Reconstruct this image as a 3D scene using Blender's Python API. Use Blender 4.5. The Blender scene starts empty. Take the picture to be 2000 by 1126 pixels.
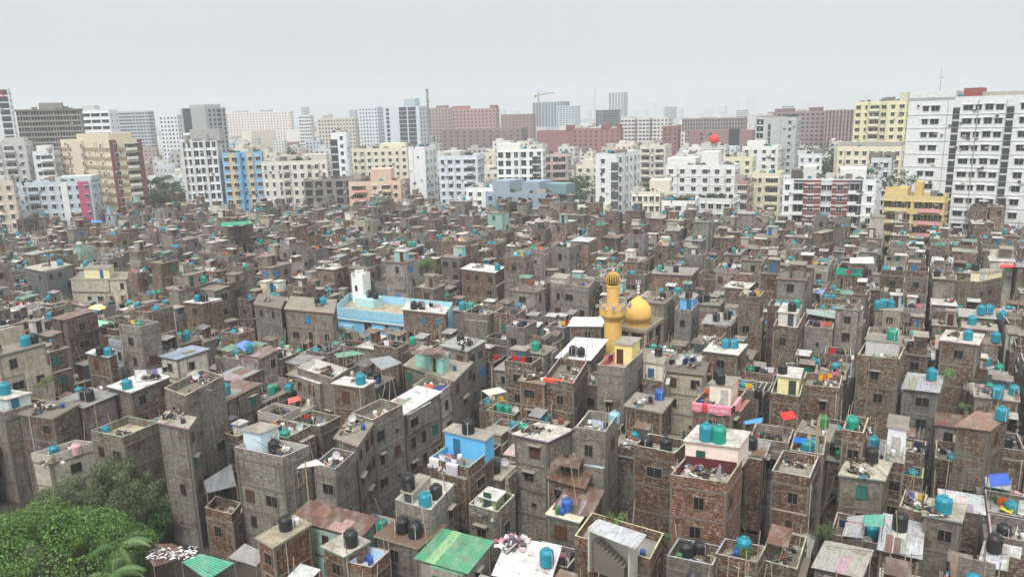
import bpy, math, random
from mathutils import Vector, Matrix
import numpy as np
random.seed(7)
R = random.Random(11)
SC = bpy.context.scene
COL = SC.collection

# ------------------------------------------------------------------ camera, sky, sun, exposure
FPX, CXP, CYP, CAMZ, HORY = 1480.0, 1000.0, 563.0, 45.0, 226.0
PITCH = math.atan((CYP - HORY) / FPX); ROLL = math.radians(1.5)
_f = Vector((0, math.cos(PITCH), -math.sin(PITCH))); _u = Vector((0, math.sin(PITCH), math.cos(PITCH)))
_X = math.cos(ROLL) * Vector((1, 0, 0)) - math.sin(ROLL) * _u
_Y = math.sin(ROLL) * Vector((1, 0, 0)) + math.cos(ROLL) * _u
cam = bpy.data.cameras.new('camera'); camo = bpy.data.objects.new('camera', cam); COL.objects.link(camo)
m = Matrix((( _X.x, _Y.x, -_f.x, 0), (_X.y, _Y.y, -_f.y, 0), (_X.z, _Y.z, -_f.z, CAMZ), (0, 0, 0, 1)))
camo.matrix_world = m
cam.sensor_width = 36; cam.lens = 36 * FPX / 2000.0; cam.clip_start = 0.5; cam.clip_end = 16000
SC.camera = camo
SC.view_settings.view_transform = 'Standard'; SC.view_settings.look = 'None'; SC.view_settings.gamma = 1
SC.view_settings.exposure = 0.6
SUN_EL, SUN_AZ = 58.0, 200.0            # azimuth clockwise from the view direction
W = bpy.data.worlds.new('World'); SC.world = W; W.use_nodes = True
nt = W.node_tree; nt.nodes.clear()
def wn(t, **k):
    n = nt.nodes.new(t)
    for a, v in k.items(): setattr(n, a, v)
    return n
sky = wn('ShaderNodeTexSky', sky_type='NISHITA', sun_disc=False, sun_elevation=math.radians(SUN_EL), sun_rotation=math.radians(SUN_AZ), altitude=10)
sky.air_density = 1.0; sky.dust_density = 6.0; sky.ozone_density = 1.0
hs = wn('ShaderNodeHueSaturation'); hs.inputs['Saturation'].default_value = 0.16
tc = wn('ShaderNodeTexCoord'); sp = wn('ShaderNodeSeparateXYZ')
ns = wn('ShaderNodeTexNoise'); ns.inputs['Scale'].default_value = 2.2; ns.inputs['Detail'].default_value = 5
mr = wn('ShaderNodeMapRange'); mr.inputs['From Min'].default_value = 0.3; mr.inputs['From Max'].default_value = 0.7
mr.inputs['To Min'].default_value = 0.92; mr.inputs['To Max'].default_value = 1.08
bg = wn('ShaderNodeBackground'); bg.inputs['Strength'].default_value = 0.10
wo = wn('ShaderNodeOutputWorld')
cl = wn('ShaderNodeMixRGB', blend_type='MIX'); cl.inputs[0].default_value = 0.72; cl.inputs[2].default_value = (4.55, 4.72, 4.86, 1)   # cloud cover over the sky texture
ov = wn('ShaderNodeMapRange'); ov.inputs['From Min'].default_value = 0.0; ov.inputs['From Max'].default_value = 1.0
ov.inputs['To Min'].default_value = 0.85; ov.inputs['To Max'].default_value = 2.5            # overcast sky: brighter overhead
m1 = wn('ShaderNodeMath', operation='MULTIPLY'); m2 = wn('ShaderNodeMixRGB', blend_type='MULTIPLY'); m2.inputs[0].default_value = 1
L = nt.links.new
L(sky.outputs[0], hs.inputs['Color']); L(hs.outputs[0], cl.inputs[1])
L(tc.outputs['Generated'], sp.inputs[0]); L(tc.outputs['Generated'], ns.inputs['Vector'])
L(ns.outputs['Fac'], mr.inputs['Value']); L(sp.outputs['Z'], ov.inputs['Value'])
L(mr.outputs[0], m1.inputs[0]); L(ov.outputs[0], m1.inputs[1])
L(cl.outputs[0], m2.inputs[1]); L(m1.outputs[0], m2.inputs[2])
sx_ = wn('ShaderNodeMapRange'); sx_.inputs['From Min'].default_value = -0.7; sx_.inputs['From Max'].default_value = 0.7; sx_.inputs['To Min'].default_value = 0.93; sx_.inputs['To Max'].default_value = 1.07
m3 = wn('ShaderNodeMixRGB', blend_type='MULTIPLY'); m3.inputs[0].default_value = 1; L(sp.outputs['X'], sx_.inputs['Value']); L(m2.outputs[0], m3.inputs[1]); L(sx_.outputs[0], m3.inputs[2])   # thinner cloud to one side
L(m3.outputs[0], bg.inputs['Color']); L(bg.outputs[0], wo.inputs['Surface'])
sl = bpy.data.lights.new('sun', 'SUN'); sl.energy = 1.5; sl.angle = math.radians(22); sl.color = (1, 0.965, 0.91)
so = bpy.data.objects.new('sun', sl); COL.objects.link(so)
_e, _a = math.radians(SUN_EL), math.radians(SUN_AZ)
so.rotation_euler = (-Vector((math.sin(_a) * math.cos(_e), math.cos(_a) * math.cos(_e), math.sin(_e)))).to_track_quat('-Z', 'Y').to_euler()
so.location = (0, -20, 120)
SC.cycles.volume_bounces = 2; SC.cycles.max_bounces = 6; SC.cycles.diffuse_bounces = 3

# ------------------------------------------------------------------ geometry of the view: pixels of the 2000 px photograph to real places
def ray(x, y): return _f + (x - CXP) / FPX * _X - (y - CYP) / FPX * _Y
def at_z(x, y, z):
    d = ray(x, y); t = (z - CAMZ) / d.z
    return Vector((d.x * t, d.y * t, z))
def at_d(x, y, D):
    d = ray(x, y); t = D / math.hypot(d.x, d.y)
    return Vector((d.x * t, d.y * t, CAMZ + d.z * t))
def proj(p):
    q = Vector((p[0], p[1], p[2] - CAMZ)); z = max(q.dot(_f), 0.01)
    return CXP + FPX * q.dot(_X) / z, CYP - FPX * q.dot(_Y) / z
GA = math.radians(28.0)
U = Vector((math.sin(GA), math.cos(GA), 0)); V = Vector((math.cos(GA), -math.sin(GA), 0))

# ------------------------------------------------------------------ materials (every mesh carries its own paint colour in the 'tint' attribute)
def S(r, g, b, k=1.0):
    def c(v):
        v /= 255.0
        return (v / 12.92 if v <= 0.04045 else ((v + 0.055) / 1.055) ** 2.4) * k
    return (c(r), c(g), c(b))
class NT:
    def __init__(s, name, rough=0.85, spec=0.3):
        s.m = bpy.data.materials.new(name); s.m.use_nodes = True; s.t = s.m.node_tree
        s.b = s.t.nodes['Principled BSDF']; s.b.inputs['Roughness'].default_value = rough
        s.b.inputs['Specular IOR Level'].default_value = spec
    def n(s, t, **k):
        n = s.t.nodes.new(t)
        for a, v in k.items(): setattr(n, a, v)
        return n
    def l(s, a, b): s.t.links.new(a, b)
    def tint(s):
        n = s.n('ShaderNodeAttribute'); n.attribute_name = 'tint'; return n.outputs['Color']
    def uv(s, sx, sy, sz=1):
        c = s.n('ShaderNodeUVMap'); c.uv_map = 'UVMap'
        mp = s.n('ShaderNodeMapping'); mp.inputs['Scale'].default_value = (sx, sy, sz); s.l(c.outputs[0], mp.inputs[0]); return mp.outputs[0]
    def obj(s, k):
        c = s.n('ShaderNodeNewGeometry'); mp = s.n('ShaderNodeMapping'); mp.inputs['Scale'].default_value = (k, k, k)
        s.l(c.outputs['Position'], mp.inputs[0]); return mp.outputs[0]
    def noise(s, vec, scale=1, det=3, rough=0.55):
        n = s.n('ShaderNodeTexNoise'); n.inputs['Scale'].default_value = scale; n.inputs['Detail'].default_value = det
        n.inputs['Roughness'].default_value = rough; s.l(vec, n.inputs['Vector']); return n.outputs['Fac']
    def cell(s, vec):
        n = s.n('ShaderNodeTexVoronoi'); n.inputs['Scale'].default_value = 1; s.l(vec, n.inputs['Vector'])
        q = s.n('ShaderNodeSeparateColor'); s.l(n.outputs['Color'], q.inputs[0]); return q.outputs[0]
    def ramp(s, v, pts, interp='LINEAR'):
        n = s.n('ShaderNodeValToRGB'); r = n.color_ramp; r.interpolation = interp
        while len(r.elements) < len(pts): r.elements.new(0.5)
        for e, (p, c) in zip(r.elements, pts):
            e.position = p; e.color = (c, c, c, 1) if not isinstance(c, tuple) else (*c, 1)
        s.l(v, n.inputs[0]); return n.outputs[0]
    def mix(s, f, a, b, mode='MIX'):
        n = s.n('ShaderNodeMixRGB', blend_type=mode)
        for i, v in ((0, f), (1, a), (2, b)):
            if isinstance(v, (int, float)): n.inputs[i].default_value = v if i == 0 else (v, v, v, 1)
            elif isinstance(v, tuple): n.inputs[i].default_value = (*v, 1)
            else: s.l(v, n.inputs[i])
        return n.outputs[0]
    def out(s, c, bump=None, dist=0.03, st=0.5):
        s.l(c, s.b.inputs['Base Color'])
        if bump is not None:
            b = s.n('ShaderNodeBump'); b.inputs['Distance'].default_value = dist; b.inputs['Strength'].default_value = st
            s.l(bump, b.inputs['Height']); s.l(b.outputs[0], s.b.inputs['Normal'])
        return s.m
def streak(t, lo=0.55):
    return t.ramp(t.noise(t.uv(2.4, 0.3), 1, 4), [(0.34, lo + 0.12), (0.54, 1.0)])
def mk_brick():
    t = NT('brick_wall')
    c1 = t.cell(t.uv(4.6, 11.5)); n1 = t.noise(t.uv(1.3, 3.6), 1, 5, 0.72)
    base = t.ramp(c1, [(0.0, (0.085, 0.052, 0.038)), (0.35, (0.155, 0.095, 0.063)), (0.76, (0.215, 0.140, 0.098)), (0.84, (0.37, 0.305, 0.25)), (1.0, (0.60, 0.53, 0.46))])
    base = t.mix(t.ramp(n1, [(0.35, 0.0), (0.65, 0.6)]), base, (0.118, 0.096, 0.08))
    pl = t.ramp(t.noise(t.uv(0.28, 0.42), 1, 5, 0.7), [(0.50, 0.0), (0.60, 0.85)])
    grey = t.ramp(n1, [(0.3, (0.12, 0.112, 0.098)), (0.7, (0.34, 0.325, 0.29))])
    c = t.mix(pl, base, grey); c = t.mix(1.0, c, streak(t, 0.45), 'MULTIPLY')
    return t.out(t.mix(1.0, t.mix(1.0, c, t.tint(), 'MULTIPLY'), (0.88, 0.87, 0.86), 'MULTIPLY'), c1, 0.05)
def mk_rough():
    t = NT('rough_plaster')
    n1 = t.noise(t.uv(1.6, 5.4), 1, 6, 0.76); c1 = t.cell(t.uv(4.2, 10.5))
    base = t.ramp(n1, [(0.28, (0.088, 0.085, 0.076)), (0.5, (0.225, 0.218, 0.198)), (0.72, (0.50, 0.485, 0.445))])
    base = t.mix(t.ramp(c1, [(0.72, 0.0), (0.8, 0.45)]), base, (0.42, 0.385, 0.335))
    br = t.ramp(t.noise(t.uv(0.33, 0.5), 1, 4, 0.65), [(0.53, 0.0), (0.62, 0.75)])
    c = t.mix(br, base, t.ramp(c1, [(0.2, (0.10, 0.066, 0.05)), (0.8, (0.21, 0.145, 0.11))]))
    c = t.mix(1.0, c, streak(t, 0.5), 'MULTIPLY')
    return t.out(t.mix(1.0, t.mix(1.0, c, t.tint(), 'MULTIPLY'), (0.88, 0.87, 0.86), 'MULTIPLY'), n1, 0.03)
def mk_plaster(name, dirt, lo):
    t = NT(name)
    n1 = t.noise(t.uv(0.9, 1.3), 1, 5, 0.68)
    c = t.mix(t.ramp(n1, [(0.45, 0.0), (0.75, dirt)]), t.tint(), (0.17, 0.155, 0.13))
    c = t.mix(1.0, c, streak(t, lo), 'MULTIPLY')
    return t.out(c, n1, 0.01)
def mk_roof():
    t = NT('roof_concrete')
    n1 = t.noise(t.uv(0.55, 0.55), 1, 6, 0.7); n2 = t.noise(t.uv(3.5, 3.5), 1, 3, 0.6)
    c = t.mix(t.ramp(n1, [(0.42, 0.0), (0.66, 0.75)]), t.tint(), (0.15, 0.135, 0.11))
    c = t.mix(t.ramp(n2, [(0.35, 0.45), (0.6, 0.0)]), c, (0.12, 0.105, 0.085))
    return t.out(c, n2, 0.02)
def mk_tin():
    t = NT('tin_sheet', 0.5, 0.5)
    w = t.n('ShaderNodeTexWave', wave_type='BANDS', bands_direction='X'); w.inputs['Scale'].default_value = 1.6
    t.l(t.uv(1, 1), w.inputs['Vector'])
    n1 = t.noise(t.uv(0.5, 0.9), 1, 5, 0.7)
    c = t.mix(t.ramp(n1, [(0.52, 0.0), (0.66, 0.7)]), t.tint(), (0.15, 0.075, 0.045))
    c = t.mix(t.ramp(t.noise(t.uv(5, 1.0), 1, 2), [(0.4, 0.35), (0.6, 0.0)]), c, (0.1, 0.09, 0.08))
    c = t.mix(t.ramp(t.noise(t.uv(0.9, 0.5), 1, 4), [(0.46, 0.0), (0.6, 0.3)]), c, (0.42, 0.40, 0.37))
    return t.out(c, w.outputs['Fac'], 0.06, 0.9)
def mk_plain(name, rough, spec=0.3, var=0.25, metal=0.0):
    t = NT(name, rough, spec); t.b.inputs['Metallic'].default_value = metal
    n = t.noise(t.obj(3.0), 1, 3)
    return t.out(t.mix(t.ramp(n, [(0.3, var), (0.7, 0.0)]), t.tint(), (0.08, 0.07, 0.06)))
def mk_leaf():
    t = NT('leaf', 0.55, 0.35); t.b.inputs['Subsurface Weight'].default_value = 0.0
    c = t.tint(); t.l(c, t.b.inputs['Base Color'])
    tr = t.n('ShaderNodeBsdfTranslucent'); t.l(c, tr.inputs['Color'])
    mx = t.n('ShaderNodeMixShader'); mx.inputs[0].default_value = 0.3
    o = t.t.nodes['Material Output']; t.l(t.b.outputs[0], mx.inputs[1]); t.l(tr.outputs[0], mx.inputs[2]); t.l(mx.outputs[0], o.inputs['Surface'])
    return t.m
def mk_ground():
    t = NT('ground_dirt', 0.95, 0.1); p = t.obj(1.0)
    n1 = t.noise(p, 0.25, 6, 0.7); n2 = t.noise(p, 0.012, 5, 0.6)
    c = t.ramp(n1, [(0.3, (0.03, 0.026, 0.022)), (0.7, (0.085, 0.074, 0.06))])
    return t.out(c, n1, 0.05)
M = dict(brick=mk_brick(), rough=mk_rough(), plaster=mk_plaster('dirty_plaster', 0.75, 0.6), paint=mk_plaster('painted_wall', 0.28, 0.82),
         roof=mk_roof(), tin=mk_tin(), conc=mk_plaster('bare_concrete', 0.6, 0.7), glass=mk_plain('glass_and_shaded_openings', 0.35, 0.25, 0.3),
         cloth=mk_plain('cloth', 0.9, 0.1, 0.15), plastic=mk_plain('tank_plastic', 0.45, 0.4, 0.25), wood=mk_plain('weathered_wood', 0.85, 0.2, 0.5),
         metal=mk_plain('metal', 0.5, 0.5, 0.3), gold=mk_plaster('gold_paint', 0.22, 0.78), leaf=mk_leaf(), bark=mk_plain('bark', 0.9, 0.1, 0.5), ground=mk_ground())

# ------------------------------------------------------------------ mesh builder
class MB:
    def __init__(s): s.v = []; s.f = []; s.m = []; s.t = []; s.uv = []
    def face(s, pts, mat, tint, uvs=None):
        i = len(s.v); n = len(pts); s.v.extend((p[0], p[1], p[2]) for p in pts); s.f.append(tuple(range(i, i + n)))
        s.m.append(mat); s.t.append(tint); s.uv.extend(uvs if uvs else [(p[0], p[1]) for p in pts])
    def prism(s, poly, z0, z1, mat, tint, top=None, ttint=None, bottom=False, uo=0.0):
        """walls round a counter-clockwise footprint, with a top"""
        n = len(poly); a = uo
        for i in range(n):
            p, q = poly[i], poly[(i + 1) % n]; w = math.hypot(q[0] - p[0], q[1] - p[1])
            s.face([(p[0], p[1], z0), (q[0], q[1], z0), (q[0], q[1], z1), (p[0], p[1], z1)], mat, tint, [(a, z0 + uo), (a + w, z0 + uo), (a + w, z1 + uo), (a, z1 + uo)])
            a += w + 3.3
        s.face([(p[0], p[1], z1) for p in poly], top or mat, ttint or tint, [(p[0] + uo, p[1] + uo) for p in poly])
        if bottom: s.face([(p[0], p[1], z0) for p in reversed(poly)], mat, tint)
    def ring(s, poly, t, z0, z1, mat, tint, cap=None, uo=0.0):
        inn = inset(poly, t); n = len(poly); a = uo
        for i in range(n):
            j = (i + 1) % n
            p, q, r, k = poly[i], poly[j], inn[j], inn[i]; w = math.hypot(q[0] - p[0], q[1] - p[1])
            u = [(a, z0 + uo), (a + w, z0 + uo), (a + w, z1 + uo), (a, z1 + uo)]
            s.face([(p[0], p[1], z0), (q[0], q[1], z0), (q[0], q[1], z1), (p[0], p[1], z1)], mat, tint, u)
            s.face([(r[0], r[1], z0), (k[0], k[1], z0), (k[0], k[1], z1), (r[0], r[1], z1)], mat, tint, u)
            s.face([(p[0], p[1], z1), (q[0], q[1], z1), (r[0], r[1], z1), (k[0], k[1], z1)], M['roof'] if cap else mat, cap or tint)
            a += w + 3.3
    def box(s, c, sx, sy, sz, mat, tint, rz=0.0, tilt=None):
        """c = centre of the base"""
        ca, sa = math.cos(rz), math.sin(rz); P = []
        for z in (0, sz):
            for x, y in ((-sx / 2, -sy / 2), (sx / 2, -sy / 2), (sx / 2, sy / 2), (-sx / 2, sy / 2)):
                v = Vector((x, y, z))
                if tilt: v = tilt @ v
                P.append((c[0] + ca * v.x - sa * v.y, c[1] + sa * v.x + ca * v.y, c[2] + v.z))
        for f, w, h in (((0, 1, 5, 4), sx, sz), ((1, 2, 6, 5), sy, sz), ((2, 3, 7, 6), sx, sz), ((3, 0, 4, 7), sy, sz), ((4, 5, 6, 7), sx, sy), ((3, 2, 1, 0), sx, sy)):
            s.face([P[i] for i in f], mat, tint, [(0, 0), (w, 0), (w, h), (0, h)])
    def rod(s, a, b, r, mat, tint, n=6, r2=None):
        a, b = Vector(a), Vector(b); d = b - a
        if d.length < 1e-5: return
        x = d.orthogonal().normalized(); y = d.normalized().cross(x); r2 = r if r2 is None else r2
        A = [a + r * (math.cos(t) * x + math.sin(t) * y) for t in [2 * math.pi * i / n for i in range(n)]]
        B = [b + r2 * (math.cos(t) * x + math.sin(t) * y) for t in [2 * math.pi * i / n for i in range(n)]]
        for i in range(n):
            j = (i + 1) % n; s.face([A[i], A[j], B[j], B[i]], mat, tint)
        s.face(B, mat, tint); s.face(A[::-1], mat, tint)
    def lathe(s, prof, mat, tint, n=20, c=(0, 0, 0), rad=None):
        for k in range(len(prof) - 1):
            (r0, z0), (r1, z1) = prof[k], prof[k + 1]
            for i in range(n):
                a, b = 2 * math.pi * i / n, 2 * math.pi * (i + 1) / n
                q = [(r0, a, z0), (r0, b, z0), (r1, b, z1), (r1, a, z1)]
                if r0 < 1e-5: q = q[1:]
                elif r1 < 1e-5: q = q[:3]
                s.face([(c[0] + r * math.cos(t), c[1] + r * math.sin(t), c[2] + z) for r, t, z in q], mat, tint, [(t * 2, z) for r, t, z in q])
    def sheet(s, g, mat, tint, th=0.0):
        """g = grid rows of points; th > 0 gives it an underside"""
        du = (Vector(g[0][-1]) - Vector(g[0][0])).length / (len(g[0]) - 1); dv = (Vector(g[-1][0]) - Vector(g[0][0])).length / (len(g) - 1)
        for i in range(len(g) - 1):
            for j in range(len(g[0]) - 1):
                q = [g[i][j], g[i][j + 1], g[i + 1][j + 1], g[i + 1][j]]
                s.face(q, mat, tint, [(j * du, i * dv), (j * du + du, i * dv), (j * du + du, i * dv + dv), (j * du, i * dv + dv)])
                if th: s.face([(p[0], p[1], p[2] - th) for p in q[::-1]], mat, tint)
        if th:
            edge = [g[0][j] for j in range(len(g[0]))] + [r[-1] for r in g[1:]] + [g[-1][j] for j in range(len(g[0]) - 2, -1, -1)] + [g[i][0] for i in range(len(g) - 2, 0, -1)]
            for i in range(len(edge)):
                p, q = edge[i], edge[(i + 1) % len(edge)]
                s.face([p, (p[0], p[1], p[2] - th), (q[0], q[1], q[2] - th), q], mat, tint)
    def add(s, o, off=(0, 0, 0)):
        b = len(s.v); s.v.extend((p[0] + off[0], p[1] + off[1], p[2] + off[2]) for p in o.v)
        s.f.extend(tuple(i + b for i in f) for f in o.f); s.m += o.m; s.t += o.t; s.uv += o.uv
    def mesh(s, name, smooth=False):
        me = bpy.data.meshes.new(name); me.from_pydata(s.v, [], s.f)
        mats = []
        for x in s.m:
            if x not in mats: mats.append(x)
        for x in mats: me.materials.append(x)
        ix = {x: i for i, x in enumerate(mats)}
        me.polygons.foreach_set('material_index', [ix[x] for x in s.m])
        if smooth: me.polygons.foreach_set('use_smooth', [True] * len(s.f))
        uvl = me.uv_layers.new(name='UVMap'); uvl.data.foreach_set('uv', [c for u in s.uv for c in u])
        at = me.attributes.new('tint', 'FLOAT_COLOR', 'CORNER')
        fl = []
        for f, t in zip(s.f, s.t): fl.extend([t[0], t[1], t[2], 1.0] * len(f))
        at.data.foreach_set('color', fl)
        if smooth:
            import bmesh
            bm = bmesh.new(); bm.from_mesh(me); bmesh.ops.remove_doubles(bm, verts=bm.verts, dist=1e-4); bm.to_mesh(me); bm.free()
        me.update(); return me
    def build(s, name, parent=None, loc=None, smooth=False):
        if not s.f: return None
        return link(name, s.mesh(name, smooth), parent, loc)
def link(name, me, parent=None, loc=None, rz=0.0, sc=None):
    o = bpy.data.objects.new(name, me); COL.objects.link(o)
    if parent: o.parent = parent
    if loc is not None: o.location = loc
    if rz: o.rotation_euler = (0, 0, rz)
    if sc: o.scale = sc
    return o
def tag(o, label=None, cat=None, group=None, kind=None):
    if label: o['label'] = label
    if cat: o['category'] = cat
    if group: o['group'] = group
    if kind: o['kind'] = kind
    return o
def inset(poly, t):
    n = len(poly); out = []
    for i in range(n):
        p0, p, p1 = [Vector((q[0], q[1])) for q in (poly[i - 1], poly[i], poly[(i + 1) % n])]
        e0 = (p - p0).normalized(); e1 = (p1 - p).normalized()
        n0 = Vector((-e0.y, e0.x)); n1 = Vector((-e1.y, e1.x)); b = n0 + n1
        k = t / max(0.35, b.dot(n0)) if b.length > 1e-6 else 0
        q = p + b * k; out.append((q.x, q.y))
    return out
def ccw(poly):
    a = sum(poly[i][0] * poly[(i + 1) % len(poly)][1] - poly[(i + 1) % len(poly)][0] * poly[i][1] for i in range(len(poly)))
    return list(poly) if a > 0 else list(poly)[::-1]
def inside(p, poly):
    n = len(poly)
    return all((poly[(i + 1) % n][0] - poly[i][0]) * (p[1] - poly[i][1]) - (poly[(i + 1) % n][1] - poly[i][1]) * (p[0] - poly[i][0]) >= 0 for i in range(n))
def lerp(a, b, t): return (a[0] + (b[0] - a[0]) * t, a[1] + (b[1] - a[1]) * t)
def overlap(A, B):
    """separating-axis test of two convex footprints"""
    for P in (A, B):
        for i in range(len(P)):
            p, q = P[i], P[(i + 1) % len(P)]; nx, ny = q[1] - p[1], p[0] - q[0]
            a = [nx * v[0] + ny * v[1] for v in A]; b = [nx * v[0] + ny * v[1] for v in B]
            if max(a) <= min(b) + 1e-3 or max(b) <= min(a) + 1e-3: return False
    return True
ITEMS = []        # things that get their label from their look and the nearest landmark
def item(o, look, cat, group, p):
    ITEMS.append((o, look, cat, group, proj(p), math.hypot(p[0], p[1])))
EDGE = [(-400, 402), (0, 398), (300, 384), (600, 384), (820, 396), (1000, 412), (1200, 430), (1500, 438), (1750, 432), (2000, 424), (2400, 420)]
def edge_y(x):
    for (a, ya), (b, yb) in zip(EDGE, EDGE[1:]):
        if a <= x <= b: return ya + (yb - ya) * (x - a) / (b - a)
    return 440
# ------------------------------------------------------------------ ground
g = MB(); N = 24
for i in range(N):
    for j in range(N):
        x0, x1 = [-6900 + 13800 * k / N for k in (i, i + 1)]; y0, y1 = [-300 + 8200 * k / N for k in (j, j + 1)]
        g.face([(x0, y0, 0), (x1, y0, 0), (x1, y1, 0), (x0, y1, 0)], M['ground'], (1, 1, 1))
tag(g.build('ground'), 'dark dirt ground and lanes between the buildings', kind='structure')

# ------------------------------------------------------------------ windows and doors shared by the houses
DK = (0.012, 0.013, 0.014)  # near-black pane colour: shade inside the open windows, put in as paint
def window_meshes():
    out = {}
    def mk(key, w, h, frame, pane, bars=0, mull=True, fm='conc'):
        p = MB(); p.box((0, -0.012, 0), w, 0.03, h, M['glass'] if pane == DK else M['wood'], pane)
        f = MB(); t = 0.07
        for x in (-w / 2 - t / 2, w / 2 + t / 2): f.box((x, -0.03, -t), t, 0.1, h + 2 * t, M[fm], frame)
        for z in (-t, h): f.box((0, -0.035, z), w - 0.002, 0.09, t, M[fm], frame)
        if mull: f.box((0, -0.03, 0.004), 0.05, 0.07, h - 0.008, M['wood'], frame)
        for k in range(bars): f.box((-w / 2 + w * (k + 1) / (bars + 1), -0.035, 0.004), 0.025, 0.025, h - 0.008, M['metal'], (0.05, 0.05, 0.05))
        sh = MB(); sh.box((0, -0.22, h + 0.12), w + 0.5, 0.5, 0.07, M['conc'], S(150, 142, 130))
        out[key] = (p.mesh('window'), f.mesh('frame'), sh.mesh('sunshade'), p, f)
    mk('open', 0.95, 1.15, S(120, 112, 100), DK); mk('open', 0.95, 1.15, S(120, 112, 100), DK)
    mk('narrow', 0.6, 1.2, S(95, 70, 55), DK); mk('wide', 1.4, 1.1, S(130, 124, 112), DK, 5)
    mk('blue', 1.0, 1.2, S(40, 120, 170), S(50, 140, 200), 0); mk('green', 0.9, 1.2, S(40, 110, 95), S(45, 120, 105), 0)
    mk('wooden', 0.95, 1.15, S(85, 55, 40), S(95, 62, 45), 0); mk('small', 0.45, 0.5, S(120, 112, 100), DK, 0, False)
    mk('grille', 1.1, 1.2, S(90, 90, 88), DK, 6)
    return out
WIN = window_meshes()
_d = MB(); _d.box((0, -0.02, 0), 0.85, 0.05, 1.95, M['wood'], S(60, 70, 72)); DOOR = {'dark': _d.mesh('door')}
for k, c in (('blue', S(40, 110, 150)), ('brown', S(85, 52, 38)), ('green', S(30, 85, 70)), ('white', S(205, 205, 200))):
    _d = MB(); _d.box((0, -0.02, 0), 0.85, 0.05, 1.95, M['wood'], c); DOOR[k] = _d.mesh('door')
WKEYS = ['open'] * 12 + ['narrow'] * 6 + ['wide'] * 4 + ['blue', 'green'] + ['wooden'] * 4 + ['small'] * 3 + ['grille'] * 2

# ------------------------------------------------------------------ slum houses
CONC = S(140, 133, 122)
ROOMC = [S(222, 220, 212), S(198, 196, 187), S(150, 190, 182), S(150, 142, 130), S(214, 207, 178), S(186, 180, 170), S(160, 152, 142), S(140, 131, 120), S(128, 120, 110), S(176, 170, 160), S(150, 178, 192)]
ROOFC = [S(160, 154, 142), S(140, 133, 121), S(214, 209, 200), S(122, 114, 102), S(172, 164, 148), S(132, 125, 114)]
TINC = [S(160, 160, 158), S(140, 140, 138), S(205, 206, 204), S(118, 88, 72), S(100, 76, 64), S(126, 112, 100), S(130, 104, 88), S(170, 168, 162), S(112, 142, 126)]
HOUSES = []
class House: pass
def add_house(c, e1, e2, Ht, wall='brick', tint=(1, 1, 1), roof='par', rt=None, rooms=(), ybot=None, hero=None, seed=0, doors=True):
    h = House(); h.c, h.e1, h.e2, h.H = Vector((c[0], c[1], 0)), Vector((e1[0], e1[1], 0)), Vector((e2[0], e2[1], 0)), Ht
    h.l = h.c + h.e1; h.r = h.c + h.e2; h.far = h.l + h.e2
    h.poly = ccw([(p.x, p.y) for p in (h.c, h.r, h.far, h.l)])
    if not hero: h.poly = [(x + R.uniform(-0.1, 0.1), y + R.uniform(-0.1, 0.1)) for x, y in h.poly]
    h.mid = (h.c + h.far) / 2; h.D = h.mid.length; h.wall, h.tint, h.roof, h.rt = wall, tint, roof, rt or R.choice(ROOFC)
    h.rooms, h.ybot, h.hero, h.seed = list(rooms), ybot, hero, seed or R.randrange(10 ** 6)
    h.zr = Ht - 0.95 if roof == 'par' else (Ht + 0.02 if roof != 'tin' else Ht)
    HOUSES.append(h); return h
def pt(h, a, b): return h.c + a * h.e1 + b * h.e2
def facing(p, q):
    nx, ny = q[1] - p[1], p[0] - q[0]; mx, my = (p[0] + q[0]) / 2, (p[1] + q[1]) / 2
    return -(nx * mx + ny * my) / max(1e-6, math.hypot(nx, ny) * math.hypot(mx, my))
def walls_of(h, mb, rr):
    uo = rr.uniform(0, 500)
    z1 = {'par': h.H - 0.95, 'slab': h.H - 0.16, 'tin': h.H - 0.35}[h.roof]
    mb.prism(h.poly, -0.2, z1, M[h.wall], h.tint, M['roof'], h.rt, uo=uo)
    h.over = {}
    for i in range(4):
        p, q = h.poly[i], h.poly[(i + 1) % 4]; w = math.hypot(q[0] - p[0], q[1] - p[1])
        if facing(p, q) < 0.05 or w < 2.6 or z1 < 6 or rr.random() > (0.42 if not h.hero else 0.2): continue
        t0 = rr.choice((0.02, 0.3, 0.45)); t1 = rr.choice((0.98, 0.7 if t0 < 0.2 else 0.98)); dp = rr.uniform(0.25, 0.6); zt = z1 - rr.choice((0.12, 0.12, 2.9)); zb = max(2.6, zt - rr.choice((2.6, 5.5, 8.4, 11))); n_ = ((q[1] - p[1]) / w, (p[0] - q[0]) / w)
        if zt - zb < 2: continue
        a_, b_ = lerp(p, q, t0), lerp(p, q, t1); a2, b2 = (a_[0] + n_[0] * dp, a_[1] + n_[1] * dp), (b_[0] + n_[0] * dp, b_[1] + n_[1] * dp)
        k_ = rr.uniform(0.85, 1.15); mb.prism(ccw([a_, b_, b2, a2]), zb, zt, M[h.wall], tuple(c * k_ for c in h.tint), M['roof'], h.rt, True, uo + 17); h.over[i] = (t0, t1, zb, zt, dp)
    return uo, z1
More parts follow.
